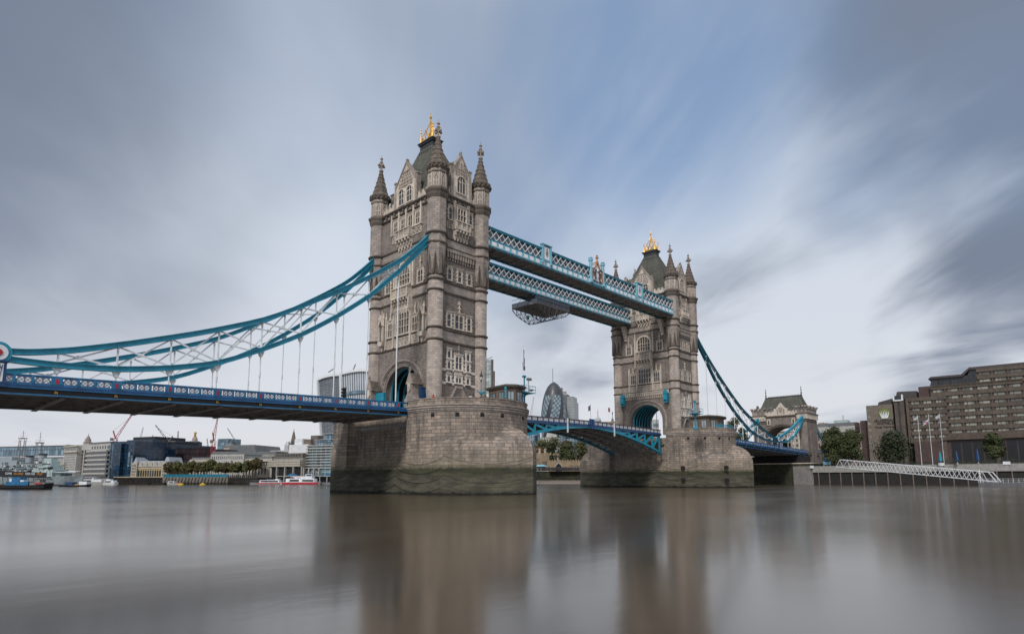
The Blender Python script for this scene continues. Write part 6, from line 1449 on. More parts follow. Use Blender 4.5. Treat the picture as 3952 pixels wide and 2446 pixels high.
for s_ in (1, -1):
    for j in range(0, 36):
        P_ = [(p.x+(lerp(tabr, z)+.12)*math.cos(2*math.pi*(j+s_*.25*i*(1 if s_ > 0 else 1.0))/NS), p.y+(lerp(tabr, z)+.12)*math.sin(2*math.pi*(j+s_*.25*i)/NS), z) for i, z in enumerate(hs) if i % 2 == 0]
        for a, b in zip(P_, P_[1:]): m.bar(a, b, .13, .13)
m.build('diagrid', paint('diagrid_grey', (.16, .18, .20), .5), r)
m = MB().tube((p.x+8, p.y+8, zt_-20), (p.x+8, p.y+8, zt_+18), .35, 5); tag(m.build('aerial_mast', 'steel'), 'thin mast rising behind the bullet shaped skyscraper', 'mast')
r, T, L_, t, z = bld('skyscraper', 'grey slab tower behind, touching the right side of the bullet shaped one', 2150, 800, 2176, 800, 1496, 20, C['brown'])
bx(r, T, 'wing', C['grey'], (L_, L_+5, -15, 0, 2, z-4.8))
r, T, L_, t, z = bld('skyscraper', 'grey glass office tower with green top, right of the bullet shaped one', 2174, 720, 2193, 718, 1524, 24, C['roofg']); bx(r, T, 'gridded_wing', grid('grey_grid_glass', (.22, .26, .28), (.40, .41, .40), 1.5, 3.2, .35, .3, .2), (L_, L_+7.5, -18, 0, 2, z-2.2), (L_+1.5, L_+9, -18, .3, 2, z-8.5)); bx(r, T, 'green_cap', C['mint'], (1, L_-.5, -12, .2, z, z+1.2))
# -- between the piers: fortress and trees
r, T, L_, t, z = bld('ornate_building', 'ornate cream stone building above the trees, seen under the bridge', 2085, 400, 2160, 398, 1688, 20, C['cream2'], 5)
m = MB(T); m.prism([(4, -6), (11, -6), (11, .5), (4, .5)], z, z+4.5, [(5, -5), (10, -5), (10, -.5), (5, -.5)]); m.build('corner_pavilion', C['cream2'], r)
for i in range(5): q = T(4.5+i*1.4, .8, 0); m = MB().lathe(q[0], q[1], [(.4, z-5), (.34, z-.5)], 8); m.build('column', C['cream'], r)
punched(r, T, t, 2.5, L_-.4, z-5, z-.5, 6, 1, .4, .7, C['dk'])
r, T, L_, t, z = bld('glass_building', 'low pale glass office beyond the trees, under the bridge', 2150, 430, 2300, 425, 1694, 18, C['lglass'], 5)
r, T, L_, t, z = bld('glass_building', 'pale glass block with dark box, left of the ornate cream building', 2040, 460, 2086, 460, 1672, 18, C['lglass'], 5); bx(r, T, 'dark_box', C['bglass'], (5, L_-2, 0, .8, z-7, z-1.5))
p = at(2112, 1815, 292)
r = thing('fortress_tower', 'round ragstone fortress tower with battlements and two chimneys', 'fortress', None, (p.x, p.y, 5.6)); zt_ = zat(2112, 1752, 292)
T, L_, A, t, n = front(2060, 292, 2125, 292)
m = MB(T); m.box(0, L_-.5, -7, 0, 5.6, zt_); q = T(L_, -4.2, 0); m.lathe(q[0], q[1], [(4.2, 5.6), (4.2, zt_-.2)], 20); m.build('wall', C['fort'], r)
m = MB(T)
for i in range(6): m.box(i*1.5, i*1.5+.9, -.6, .02, zt_, zt_+.7)
for i in range(12): a = 2*math.pi*i/12; m.cb(*(lambda b: (L_+4.0*math.cos(a), -4.2+4.0*math.sin(a)))(0), zt_+.1, .9, .9, .9)
m.build('battlement', C['fort'], r)
for u in (3.0, 5.6): q = T(u, -3, 0); m = MB().lathe(q[0], q[1], [(.55, zt_), (.5, zt_+2.2), (.65, zt_+2.4), (.6, zt_+2.8)], 8); m.build('chimney', C['cream'], r)
for k in range(4): m = MB(T); m.box(4.2+k*.55, 4.5+k*.55, 0, .08, 8.6, 10.4); m.build('window', C['dk'], r)
T, L_, A, t, n = front(2118, 288, 2262, 286); zt_ = zat(2190, 1778, 287)
r = thing('fortress_wall', 'battlemented ragstone curtain wall with a pointed white edged gateway', 'wall', None, (A.x, A.y, 5.6))
m = MB(T); m.box(0, L_, -1.6, 0, 5.6, zt_); m.build('wall', C['fort'], r)
m = MB(T)
for i in range(14): m.box(i*L_/14, i*L_/14+L_/24, -1.0, .03, zt_, zt_+.6)
m.build('battlement', C['fort'], r)
u = L_*.27
m = MB(T); m.ext([(u-1.6, 5.6), (u+1.6, 5.6), (u+1.6, 7.2), (u+1.1, 8.3), (u, 9.3), (u-1.1, 8.3), (u-1.6, 7.2)], .02, .1); gw = m.build('gateway', 'hollow_shade', r)
m = MB(T)
P_ = [(u-1.7, 5.6), (u-1.7, 7.2), (u-1.2, 8.4), (u, 9.5), (u+1.2, 8.4), (u+1.7, 7.2), (u+1.7, 5.6)]
for a, b in zip(P_, P_[1:]): m.bar((a[0], .1, a[1]), (b[0], .1, b[1]), .25, .3, up=(0, 1, 0))
m.build('white_arch', C['cream2'], r)
m = MB(T); m.box(L_*.55, L_*.98, .02, .15, 8.0, 8.2); m.build('ledge', C['brown'], r)
r, T, L_, t, z = bld('stone_house', 'pale stone house with chimney above the fortress wall', 2150, 305, 2225, 303, 1762, 8, C['buff'], 5); m = MB(T); m.ext([(0, z), (L_, z), (L_-1.5, z+2), (1.5, z+2)], -7, .3); m.build('roof', C['roofg'], r); punched(r, T, t, 1, L_-1, z-2.4, z-.6, 5, 1, .35, .7, C['dk'])
m = MB(); 
for (a, b), (c, d) in zip([(80, 160), (152, 98), (177, 60)], [(152, 98), (177, 60), (177, 21)]): m.bar((a-.3, b-.3, 3.0), (c-.3, d-.3, 3.0), .5, 5.2)
tag(m.build('river_wall', 'quayd'), 'weedy dark river wall with timber posts between the two piers', 'wall')
m = MB()
for (a, b), (c, d) in zip([(80, 160), (152, 98)], [(152, 98), (177, 60)]): m.bar((a-.5, b-.5, 5.75), (c-.5, d-.5, 5.75), .8, .5)
tag(m.build('wall_coping', C['cream']), 'pale stone coping along the top of the weedy river wall', 'coping')
for k, px in enumerate((2139, 2187, 2216, 2232)):
    q = at(px, 1850, 268); tt = Vector((152-80, 98-160, 0)).normalized(); m = MB()
    # stand on the wall line
    d_ = ray(px, 1850); a = Vector((80, 160, 0)); nn = Vector((-tt.y, tt.x, 0)); s_ = (a-cam_pos).dot(nn)/Vector((d_.x, d_.y, 0)).dot(nn); q = cam_pos+d_*s_
    m.cb(q.x-.7, q.y-.7, 3.2, .45, .45, 5.4); tag(m.build('timber_post', 'timber'), '%s timber post against the weedy river wall' % ('first', 'second', 'third', 'fourth')[k]+' from the left', 'post', 'timber posts on the river wall')
# visitors on the wharf: too small and many to part
m = MB()
for k in range(60):
    px = 2078+k*2.9+random.uniform(-1, 1); q = at(px, 1815, 272+random.uniform(-1, 3)); m.lathe(q.x, q.y, [(.18, 5.6), (.22, 6.5), (.24, 6.95), (.1, 7.05), (.12, 7.2), (.05, 7.35)], 5)
tag(m.build('visitor_crowd', paint('mixed_coats', (.06, .055, .06), .8, 0, .8, 3)), 'crowd of dark coated visitors on the fortress wharf', 'crowd', kind='stuff')
q = at(2088, 1812, 276); r = thing('kiosk', 'small kiosk with pale blue roof before the round fortress tower', 'kiosk', None, (q.x, q.y, 5.6)); m = MB(); m.cb(q.x, q.y, 6.6, 3, 3, 2.0); m.build('body', C['roofg'], r); m = MB(); m.prism([(q.x-2, q.y-2), (q.x+2, q.y-2), (q.x+2, q.y+2), (q.x-2, q.y+2)], 7.6, 8.4, [(q.x-.8, q.y-.8), (q.x+.8, q.y-.8), (q.x+.8, q.y+.8), (q.x-.8, q.y+.8)]); m.build('roof', 'skyb', r)
# cupola turret, flags and vanes over the far leaf
p = at(2308, 1640, 300); zt_ = zat(2308, 1574, 300); k = 300/2362
r = thing('cupola_turret', 'small lead cupola turret with golden vane, between the two flagpoles over the roadway', 'turret', None, (p.x, p.y, 6)); z0 = zat(2308, 1626, 300)
m = MB().lathe(p.x, p.y, [(12*k, 6), (12*k, z0)], 12); m.build('turret', C['fort'], r); m = MB().lathe(p.x, p.y, [(13*k, z0), (12*k, z0+8*k), (7*k, z0+14*k), (2*k, z0+18*k), (1.2*k, z0+26*k), (2.4*k, z0+28*k), (.6*k, z0+31*k)], 12); m.build('cupola', C['rooflt'], r)
m = MB().lathe(p.x, p.y, [(.5*k, z0+30*k), (2*k, z0+38*k), (1*k, z0+44*k), (.3*k, zt_)], 6); m.build('vane', 'gold', r)
r, T, L_, t, z = bld('fortress_keep', 'grey stone keep roof peeping over the roadway left of the farther tower', 2322, 300, 2380, 298, 1627, 12, C['fort'], 6)
q = T(L_*.78, -2, z); m = MB().lathe(q[0], q[1], [(.7, z), (.5, z+1.4), (.15, z+2.0), (.1, z+3.6), (.35, z+3.9), (.05, z+5.2)], 8); m.build('vane_turret', C['roofg'], r)
def flagpole(px, yb, yt, dep, label, fl, mat='white', r0=.09, grp='flagpoles', side=-1, zb=None):
    p = at(px, yb, dep); zt_ = zat(px, yt, dep); zb = p.z if zb is None else zb; r = thing('flagpole', label, 'flagpole', grp, (p.x, p.y, zb))
    m = MB(); m.tube((p.x, p.y, zb), (p.x, p.y, zt_), r0, 6, r0*.6); m.ball(p.x, p.y, zt_, r0*1.6, 6); m.build('pole', mat, r)
    if fl:
        m = MB(); fw = rgt.copy(); fw.z = 0; fw.normalize(); fh = fl[1]; n_ = 6
        for i in range(n_):
            a, b = i/n_, (i+1)/n_; f = lambda s_: (p+fw*side*s_*fl[0]); off = lambda s_: .25*math.sin(s_*7); A_, B_ = f(a), f(b)
            dr = lambda s_: zt_-.2-s_*fl[0]*.45
            m.face([m.pt(A_.x, A_.y+off(a), dr(a)), m.pt(B_.x, B_.y+off(b), dr(b)), m.pt(B_.x, B_.y+off(b), dr(b)-fh), m.pt(A_.x, A_.y+off(a), dr(a)-fh)])
        m.build('flag', fl[2], r)
    return r, p, zt_
flagpole(2280, 1625, 1562, 290, 'flagpole with drooping dark flag, left of the small cupola', (1.0, 2.4, M_flag), 'steel', .12, zb=6)
flagpole(2348, 1625, 1570, 290, 'flagpole with drooping red and blue flag, right of the small cupola', (1.0, 2.0, paint('faded_flag', (.22, .07, .08), .8)), 'white', .1, side=1, zb=6)
# -- cranes
def crane(label, mast, jib, back, dep, mat, w_=.8, grp='cranes over the city', lattice=True):
    b = at(*mast, dep); b0 = Vector((b.x, b.y, 2)); r = thing('tower_crane', label, 'crane', grp, tuple(b0)); b_ = b
    m = MB()
    for dx, dy in ((-1, -1), (1, -1), (1, 1), (-1, 1)): m.tube((b.x+dx*w_, b.y+dy*w_, 2), (b.x+dx*w_, b.y+dy*w_, b.z), w_*.16, 4)
    z = 2; s_ = 1
    while z < b.z-2*w_: m.tube((b.x-w_*s_, b.y-w_, z), (b.x+w_*s_, b.y-w_, z+2*w_), w_*.1, 4); m.tube((b.x-w_*s_, b.y+w_, z), (b.x+w_*s_, b.y+w_, z+2*w_), w_*.1, 4); z += 2*w_; s_ = -s_
    m.build('mast', mat, r)
    j = at(*jib, dep); d = (j-b); Lj = d.length; d.normalize(); nrm = d.cross(Vector((fwd.x, fwd.y, 0))).normalized(); m = MB()
    for s_ in (-1, 1): m.tube(b+nrm*s_*w_*.7, j+nrm*s_*w_*.2, w_*.17, 5)
    n_ = max(4, int(Lj/(w_*2.2)))
    for i in range(n_):
        a, c = i/n_, (i+1)/n_; sa = 1 if i % 2 else -1; wa, wc = w_*(.7-.5*a), w_*(.7-.5*c); m.tube(b+d*Lj*a+nrm*sa*wa, b+d*Lj*c-nrm*sa*wc, w_*.1, 4)
    m.build('jib', mat, r)
    if back:
        k = at(*back, dep); m = MB(); m.bar(b, k, w_*.6, w_*.6); m.tube(k, b+d*Lj*.8, w_*.06, 4); m.build('a_frame', mat, r)
        m = MB(); e = b+(Vector((k.x, k.y, b.z))-b)*1.3; m.bar(b, e, w_, w_*.5); m.cb(e.x, e.y, e.z-w_*.4, w_*1.6, w_*1.6, w_*1.8); m.build('counterweight', 'under2', r)
    return r
CR = paint('crane_red', (.35, .045, .055), .5); CG = paint('crane_grey', (.12, .13, .14), .5); CW = paint('crane_white', (.45, .46, .47), .5)
crane('red luffing crane leaning right, over the dark blue glass building', (446, 1692), (516, 1590), (437, 1662), 300, CR, .75)
crane('small grey crane jib left of centre above the blue glass roofs', (540, 1697), (553, 1648), None, 340, CW, .7)
crane('short pale crane jib above the low blue glass building, upright one', (585, 1714), (590, 1677), None, 340, CW, .7)
crane('short dark tilted crane jib above the low blue glass building', (606, 1718), (620, 1688), None, 345, CG, .7)
crane('dark grey luffing crane leaning left, with counterweight at right', (650, 1704), (600, 1640), (667, 1683), 330, CG, .8)
crane('upright dark crane between the dark luffing crane and the golden topped column', (685, 1724), (688, 1663), None, 350, CG, .8)
crane('short tilted crane jib just left of the golden topped column', (700, 1722), (716, 1695), None, 350, CW, .7)
crane('tall magenta red crane before the square glass tower', (825, 1700), (842, 1600), (821, 1668), 300, CR, .8)
crane('faint thin dark crane left of the tall magenta one', (806, 1748), (799, 1692), None, 420, CG, .8)
crane('thin grey crane jib leaning left above the long grey roof', (926, 1728), (878, 1652), None, 420, CG, .7)
crane('pale blurred crane jib between the nearer pier and the bullet shaped skyscraper', (2048, 1605), (2060, 1530), None, 420, C['cream2'], .8)
# ------------------------------------------------------------------ trees
def leafmat(name, c, c2):
    m = Mt(name); g = m.n('ShaderNodeNewGeometry'); f = m.noise(g.outputs['Position'], .35, 3, .6)
    cc = m.mix(m.rng(f, .35, .65), tuple(x*.6 for x in c), c); cc = m.mix(m.rng(g.outputs['Random Per Island'], .45, 1., 0, .8), cc, c2)
    m.l(cc, m.b.inputs['Base Color']); m.b.inputs['Roughness'].default_value = .8; return m.m
LG = leafmat('dark_green_leaves', (.045, .060, .018), (.075, .085, .025)); LO = leafmat('olive_leaves', (.075, .085, .022), (.12, .105, .03)); LA = leafmat('autumn_leaves', (.13, .062, .016), (.17, .10, .03)); LB = leafmat('deep_green_leaves', (.028, .040, .016), (.045, .055, .02))
LA2 = leafmat('rusty_olive_leaves', (.075, .062, .018), (.11, .08, .025)); M['bark'] = paint('bark', (.06, .05, .04), .9)
def tree(px, dep, ytop, w_px, label, mat, zb, group, nb=16, leaves=1700, trunk=.28, kind='tree', cz=None, base_frac=.2):
    k = dep/2362.; p = at(px, 1840, dep); zt_ = zat(px, ytop, dep); H = zt_-zb; W_ = w_px*k/2
    r = thing('tree', label, 'tree', group, (p.x, p.y, zb)); rs = random.Random(px*7+int(dep)); nb = int(nb*1.5); leaves = int(leaves*1.9)
    m = MB(); th = H*(base_frac+.18); m.tube((p.x, p.y, zb), (p.x+rs.uniform(-.2, .2), p.y, zb+th), H*.028, 8, H*.018)
    bl = []
    for i in range(nb):
        a = rs.uniform(0, 6.283); rr = W_*rs.uniform(.15, .78); t_ = rs.random(); z = zb+H*(base_frac+.12)+(H*(1-base_frac)-.9*W_*.35-H*.12)*t_
        rr *= math.sqrt(max(.12, 1-(abs(t_-.38)/.72)**2)); br = W_*rs.uniform(.36, .6)
        c = Vector((p.x+math.cos(a)*rr, p.y+math.sin(a)*rr, z)); c.z = min(c.z, zt_-br*.75); bl.append((c, br))
        m.tube((p.x, p.y, zb+th*rs.uniform(.6, 1.0)), tuple(c), H*.012, 5, H*.004)
    m.build('trunk', 'bark', r)
    m = MB(); s0 = .0013*dep
    for i in range(leaves):
        c, br = rs.choice(bl); d = Vector((rs.gauss(0, 1), rs.gauss(0, 1), rs.gauss(0, 1))).normalized(); q = c+d*br*rs.uniform(.45, 1.12)
        n_ = (d+Vector((rs.uniform(-.7, .7), rs.uniform(-.7, .7), rs.uniform(-.2, .9)))).normalized(); x = n_.orthogonal().normalized()*s0*rs.uniform(.6, 1.5); y = n_.cross(x).normalized()*s0*rs.uniform(.5, 1.1)
        m.face([m.pt(*(q-x)), m.pt(*(q+y)), m.pt(*(q+x)), m.pt(*(q-y))])
    m.build('crown', mat, r); return r
row = [(655, 1782, 44), (684, 1777, 40), (712, 1781, 38), (737, 1778, 40), (765, 1783, 34), (790, 1778, 38), (814, 1772, 40), (842, 1786, 34), (868, 1783, 38), (898, 1788, 30), (922, 1781, 36), (949, 1776, 36), (986, 1764, 52)]
nm = ['first', 'second', 'third', 'fourth', 'fifth', 'sixth', 'seventh', 'eighth', 'ninth', 'tenth', 'eleventh', 'twelfth']
for i, (px, yt, w_) in enumerate(row):
    lb = 'largest dark tree, at the right end of the riverside row' if i == 12 else '%s olive green plane tree from the left in the riverside row' % nm[i]
    tree(px, 272, yt, w_, lb, LO if i % 4 else LA2, 3.3, 'riverside row of plane trees', 12, 900, base_frac=.3)
tree(3224, 222, 1646, 92, 'tall dark green tree, left one of the pair by the shore tower', LG, 6.5, 'dark trees on the quay', 22, 4200, base_frac=.05)
tree(3296, 219, 1658, 90, 'dark green tree, right one of the pair between shore tower and hotel', LG, 6.5, 'dark trees on the quay', 22, 4200, base_frac=.05)
tree(3455, 214, 1664, 128, 'wide dark blue green tree in front of the hotel sign wall', LB, 6.5, 'dark trees on the quay', 22, 4200, base_frac=.1)
tree(3850, 200, 1667, 74, 'small round dark tree before the hotel restaurant at right', LG, 6.5, 'dark trees on the quay', 16, 2600, base_frac=.12)
tree(2836, 232, 1612, 70, 'thin autumn tree behind the railing of the farther pier', LO, 6.5, 'trees behind the bridge', 14, 1300)
tree(2868, 236, 1650, 50, 'low green tree touching the right side of the farther pier top', LG, 6.5, 'trees behind the bridge', 10, 900)
tree(3030, 262, 1688, 60, 'dark tree seen through the arch of the shore tower', LG, 6.5, 'trees behind the bridge', 10, 900)
tree(2088, 330, 1692, 104, 'olive tree behind the round fortress tower, leftmost under the bridge', LO, 5.6, 'trees of the fortress', 14, 1200, base_frac=.1)
tree(2133, 325, 1686, 96, 'tall dark green tree in the middle of the fortress trees', LG, 5.6, 'trees of the fortress', 14, 1400, base_frac=.1)
tree(2083, 310, 1718, 66, 'orange autumn tree behind the fortress chimneys', LA, 5.6, 'trees of the fortress', 10, 800, base_frac=.1)
tree(2190, 303, 1702, 72, 'round dark green tree above the pointed gateway', LG, 5.6, 'trees of the fortress', 12, 1200, base_frac=.2)
tree(2192, 335, 1690, 66, 'reddish autumn tree behind the round dark one', LA, 5.6, 'trees of the fortress', 10, 700, base_frac=.2)
tree(2248, 312, 1694, 84, 'yellow green tree by the left edge of the farther pier', LO, 5.6, 'trees of the fortress', 14, 1400, base_frac=.15)
# ------------------------------------------------------------------ waterside left
def run(pxL, dL, pxR, dR): return front(pxL, dL, pxR, dR)
T, L_, A, t, n = run(440, 276, 630, 270); r = thing('piled_quay', 'dark timber piled quay below the dark blue glass building and market hall', 'quay', None, (A.x, A.y, 0)); bx(r, T, 'deck', C['buff'], (0, L_, -12, .3, 3.1, 3.5)); bx(r, T, 'back_wall', 'hollow_shade', (0, L_, -3, -2.6, 0, 3.09))
for i in range(38): u = i*L_/38; bx(r, T, 'pile', 'timber', (u, u+.32, -.3, .1, -1, 3.09))
T, L_, A, t, n = run(628, 268, 884, 264); r = thing('embankment_wall', 'sloping green grey embankment wall with leaning struts, below the riverside trees', 'wall', None, (A.x, A.y, 0)); bx(r, T, 'wall', 'quayt', (0, L_, -4, 0, -1, 3.2))
for i in range(20): u = 1+i*L_/20; m = MB(T); m.bar((u, .5, 0), (u+.8, .1, 3), .22, .2); m.build('strut', 'timber', r)
bx(r, T, 'weed_band', 'quayd', (0, L_, .001, .05, -1, .9))
m = MB(T); m.box(0, L_*.98, -.6, -.4, 3.2, 4.4); tag(m.build('hoarding', 'tealdk'), 'long turquoise blue hoarding along the embankment under the trees', 'hoarding')
T, L_, A, t, n = run(880, 262, 995, 262); r = thing('timber_jetty', 'dark braced timber jetty between the embankment and the red cruise boats', 'jetty', None, (A.x, A.y, 0)); bx(r, T, 'deck', 'timber', (0, L_, -5, .2, 2.6, 3.0), (0, L_, .1, .2, 3.7, 3.85))
for i in range(15): u = i*L_/15; bx(r, T, 'pile', 'timber', (u, u+.3, -.2, .1, -1, 4.0)); m = MB(T); m.bar((u, .2, 0), (u+L_/15, .2, 2.6), .15, .18); m.build('brace', 'timber', r)
def hullmesh(T, L_, B, h, bow=.18, stern=.04, sheer=.3, zb=-.3, rev=False):
    """hull along u with its bow at high u (or low when rev)"""
    m = MB((lambda u, d, z: T(L_-u, d, z)) if rev else T); n = 14; rows = []
    for i in range(n+1):
        s_ = i/n; w_ = B/2
        if s_ > 1-bow: w_ *= math.sqrt(max(.0009, 1-((s_-1+bow)/bow)**2))
        elif s_ < stern: w_ *= .8+.2*s_/stern
        z = h+sheer*max(0, (s_-.6)/.4)**2; u = L_*s_; ub = u-(L_*.03 if s_ > .9 else 0)
        rows.append([m.pt(u, -B/2-w_, z), m.pt(ub, -B/2-w_*.8, zb), m.pt(ub, -B/2+w_*.8, zb), m.pt(u, -B/2+w_, z)])
    for a, b in zip(rows, rows[1:]):
        for k in range(4): m.face((a[k], a[(k+1) % 4], b[(k+1) % 4], b[k]))
    m.face(rows[0][::-1]); m.face(rows[-1]); return m
def boat(label, pxL, pxR, dep, h, B, hull, parts, rev=False, cat='boat', group=None, sheer=.3, bow=.18, dR=None):
    T, L_, A, t, n = front(pxL, dep, pxR, dR or dep); r = thing('moored_boat' if cat == 'boat' else cat.replace(' ', '_'), label, cat, group, (A.x, A.y, 0))
    hullmesh(T, L_, B, h, bow, rev=rev, sheer=sheer).build('hull', hull, r)
    for nm_, mt_, bs in parts(L_, B): bx(r, T, nm_, mt_, *bs)
    return r, T, L_
# red and white cruise boats with their pier
bt = lambda L_, B: [('saloon', 'white', [(L_*.1, L_*.9, -B+.5, -.5, 1.05, 1.9)]), ('window_band', C['dk'], [(L_*.14, L_*.84, -.52, -.42, 1.15, 1.7)]), ('red_stripe', 'red', [(L_*.03, L_*.95, -.12, .05, .35, .75)]), ('glazed_roof', C['lglass'], [(L_*.38, L_*.68, -B+.7, -.7, 1.91, 2.25)]), ('wheelhouse', 'white', [(L_*.72, L_*.84, -B+.8, -.8, 1.91, 2.4)])]
boat('smaller red and white cruise boat moored left of the bigger one', 992, 1086, 255, 1.0, 4, 'white', bt, rev=True)
bt = lambda L_, B: [('saloon', 'white', [(L_*.12, L_*.86, -B+.5, -.5, 1.05, 2.5)]), ('window_band', C['dk'], [(L_*.22, L_*.46, -.52, -.4, 1.3, 2.1), (L_*.55, L_*.84, -.52, -.4, 1.3, 2.0)]), ('red_stripe', 'red', [(L_*.02, L_*.98, -.14, .06, .2, .95)]), ('upper_deck', 'white', [(L_*.3, L_*.8, -B+.8, -.8, 2.51, 3.3)]), ('wheelhouse', 'white', [(L_*.62, L_*.78, -B+1, -1, 3.31, 4.3)]), ('wheelhouse_glass', C['dk'], [(L_*.64, L_*.77, -1.02, -.92, 3.5, 4.1)]), ('orange_detail', 'red', [(L_*.4, L_*.5, -.82, -.72, 2.7, 2.9), (L_*.3, L_*.34, -.82, -.72, 2.6, 3.0)])]
boat('bigger red and white cruise boat with wheelhouse, close to the nearer pier', 1084, 1232, 252, 1.1, 5, 'white', bt)
T, L_, A, t, n = run(965, 258, 1290, 256); r = thing('passenger_pier', 'passenger landing stage with long roof and blue awnings behind the cruise boats', 'landing stage', None, (A.x, A.y, 0))
bx(r, T, 'pontoon', 'steel', (0, L_, -7, 0, -.3, .9)); bx(r, T, 'roof', C['cream2'], (L_*.3, L_, -6, -.5, 3.4, 3.6)); bx(r, T, 'dark_side', 'black', (L_*.55, L_, -3, -2.9, .9, 3.3))
for i in range(9): bx(r, T, 'post', 'white', (L_*(.31+.085*i), L_*(.31+.085*i)+.15, -.8, -.65, .9, 3.39))
for a in (.42, .62, .88): m = MB(T); m.ext([(L_*a, 3.61), (L_*(a+.1), 3.61), (L_*(a+.05), 4.6)], -5, -1); m.build('awning', 'blue', r)
m = MB(T)
for i in range(30): m.bar((L_*.02+i*.8, .0, .9), (L_*.02+i*.8, .0, 1.8), .06, .06)
m.bar((0, 0, 1.8), (24, 0, 1.8), .06, .06); m.build('railing', 'steel', r)
# white craft at the left
bt = lambda L_, B: [('saloon', 'white', [(L_*.15, L_*.9, -B+.5, -.4, 1.3, 2.3)]), ('window_band', C['dk'], [(L_*.2, L_*.55, -.42, -.33, 1.5, 2.0)]), ('upper_deck', 'white', [(L_*.2, L_*.6, -B+.8, -.8, 2.31, 3.1)]), ('upper_windows', C['dk'], [(L_*.22, L_*.56, -.82, -.73, 2.5, 2.9)]), ('roof', 'white', [(L_*.16, L_*.66, -B+.5, -.5, 3.3, 3.42)])]
boat('larger pinkish white tour boat moored beside the grey warship bow', 289, 400, 262, 1.3, 4.5, C['cream2'], bt, rev=True)
bt = lambda L_, B: [('saloon', 'white', [(L_*.1, L_*.8, -B+.4, -.4, .9, 1.9)]), ('window_band', C['dk'], [(L_*.14, L_*.6, -.42, -.33, 1.1, 1.6)]), ('top', 'white', [(L_*.2, L_*.5, -B+.7, -.7, 1.91, 2.4)])]
boat('small white tour boat just right of the larger pinkish one', 397, 447, 260, .9, 3.2, 'white', bt)
bt = lambda L_, B: [('cabin', 'white', [(L_*.15, L_*.6, -B+.4, -.4, .8, 1.5)]), ('window_band', C['dk'], [(L_*.2, L_*.55, -.42, -.33, .95, 1.3)]), ('orange_stern', 'red', [(L_*.7, L_*.95, -B+.5, -.5, .7, .95)])]
boat('small white launch with orange red end below the left riverside trees', 641, 690, 258, .7, 2.6, C['cream2'], bt, rev=True)
bt = lambda L_, B: [('cargo', 'black', [(L_*.2, L_*.8, -B+.4, -.4, .5, .8)])]
boat('low dark barge moored by the piled quay, left one', 520, 578, 258, .5, 3, 'timber', bt, cat='barge', group='low moored barges')
boat('low dark barge moored by the piled quay, right one', 582, 640, 258, .5, 3, 'timber', bt, cat='barge', group='low moored barges')
bt = lambda L_, B: [('cabin', 'navy', [(L_*.2, L_*.45, -B+.4, -.4, .6, 1.5)]), ('crates', 'white', [(L_*.66, L_*.92, -B+.5, -.5, .6, 1.7)]), ('orange_deck', 'gold', [(L_*.52, L_*.64, -B+.5, -.5, .6, .85)])]
boat('small dark work barge with white crates before the warship bow', 226, 343, 205, .5, 3, 'black', bt, cat='barge')
for px, lb in ((699, 'left yellow buoy floating below the riverside trees'), (782, 'right yellow buoy floating below the riverside trees')):
    q = at(px, 1867, 240); m = MB(); m.lathe(q.x, q.y, [(.6, -.2), (.85, .1), (.8, .5), (.3, .7), (.1, .9)], 10, sx=1.3); tag(m.build('buoy', paint('yellow_buoy', (.65, .42, .03))), lb, 'buoy', 'yellow buoys')
# blue work boat, far left
bt = lambda L_, B: [('blue_deckhouse', 'blue', [(L_*.22, L_*.62, -B+.6, -.5, 1.0, 1.9), (L_*.3, L_*.45, -B+1, -.8, 1.91, 3.0)]), ('white_wheelhouse', 'white', [(L_*.27, L_*.31, -B+.9, -.7, 1.91, 2.6), (L_*.46, L_*.52, -B+1, -.8, 1.91, 2.3)]), ('dark_gear', 'under', [(L_*.64, L_*.92, -B+.6, -.6, 1.0, 1.7), (L_*.70, L_*.80, -B+1, -1, 1.71, 2.4)]), ('red_gear', 'red', [(L_*.74, L_*.86, -.59, -.5, 1.3, 1.6)]), ('rubbing_strake', 'timber', [(L_*.02, L_*.94, -.05, .12, .55, .75)])]
boat('dark work boat with blue deckhouse, low at the left picture edge', -30, 186, 152, 1.0, 4, 'black', bt, cat='work boat', sheer=.5)
# ------------------------------------------------------------------ warship
T, L_, A, t, n = front(-170, 262, 276, 226); r = thing('warship', 'pale grey museum warship with two lattice masts and two funnels', 'warship', None, (A.x, A.y, 0)); DL = L_
def ux(px): return (px+170)/446*DL
def zz_(py, px=100): return zat(px, py, 245)
hullmesh(T, L_, 9, zz_(1842), .2, sheer=.8).build('hull', C['steelg'], r)
bx(r, T, 'boot_topping', 'black', (ux(-170), ux(262), -.6, .1, -.2, .5))
m = MB(T)
for i in range(9): m.lathe(0, 0, [(.01, 0), (.01, .01)], 3) if False else m.box(ux(150)+i*1.3, ux(150)+i*1.3+.3, -1.6+i*-.0, .12 if i < 4 else .0, 2.3, 2.6)
m.build('porthole', 'hollow_shade', r)
dk = zz_(1842)
bx(r, T, 'superstructure', C['steelg'], (ux(-100), ux(10), -7.5, -1.5, dk, zz_(1782)), (ux(20), ux(52), -7, -2, dk, zz_(1775)), (ux(-60), ux(20), -6, -3, dk, zz_(1760)))
bx(r, T, 'bridge_house', C['mint'], (ux(118), ux(192), -7.2, -1.6, dk, zz_(1812)), (ux(132), ux(180), -6.6, -2.2, zz_(1812), zz_(1798)), (ux(138), ux(172), -6, -2.8, zz_(1798), zz_(1782)), (ux(140), ux(168), -5.5, -3.2, zz_(1782), zz_(1770)))
bx(r, T, 'bridge_windows', C['dk'], (ux(141), ux(170), -2.81, -2.72, zz_(1794), zz_(1789)), (ux(134), ux(178), -2.21, -2.1, zz_(1808), zz_(1805)))
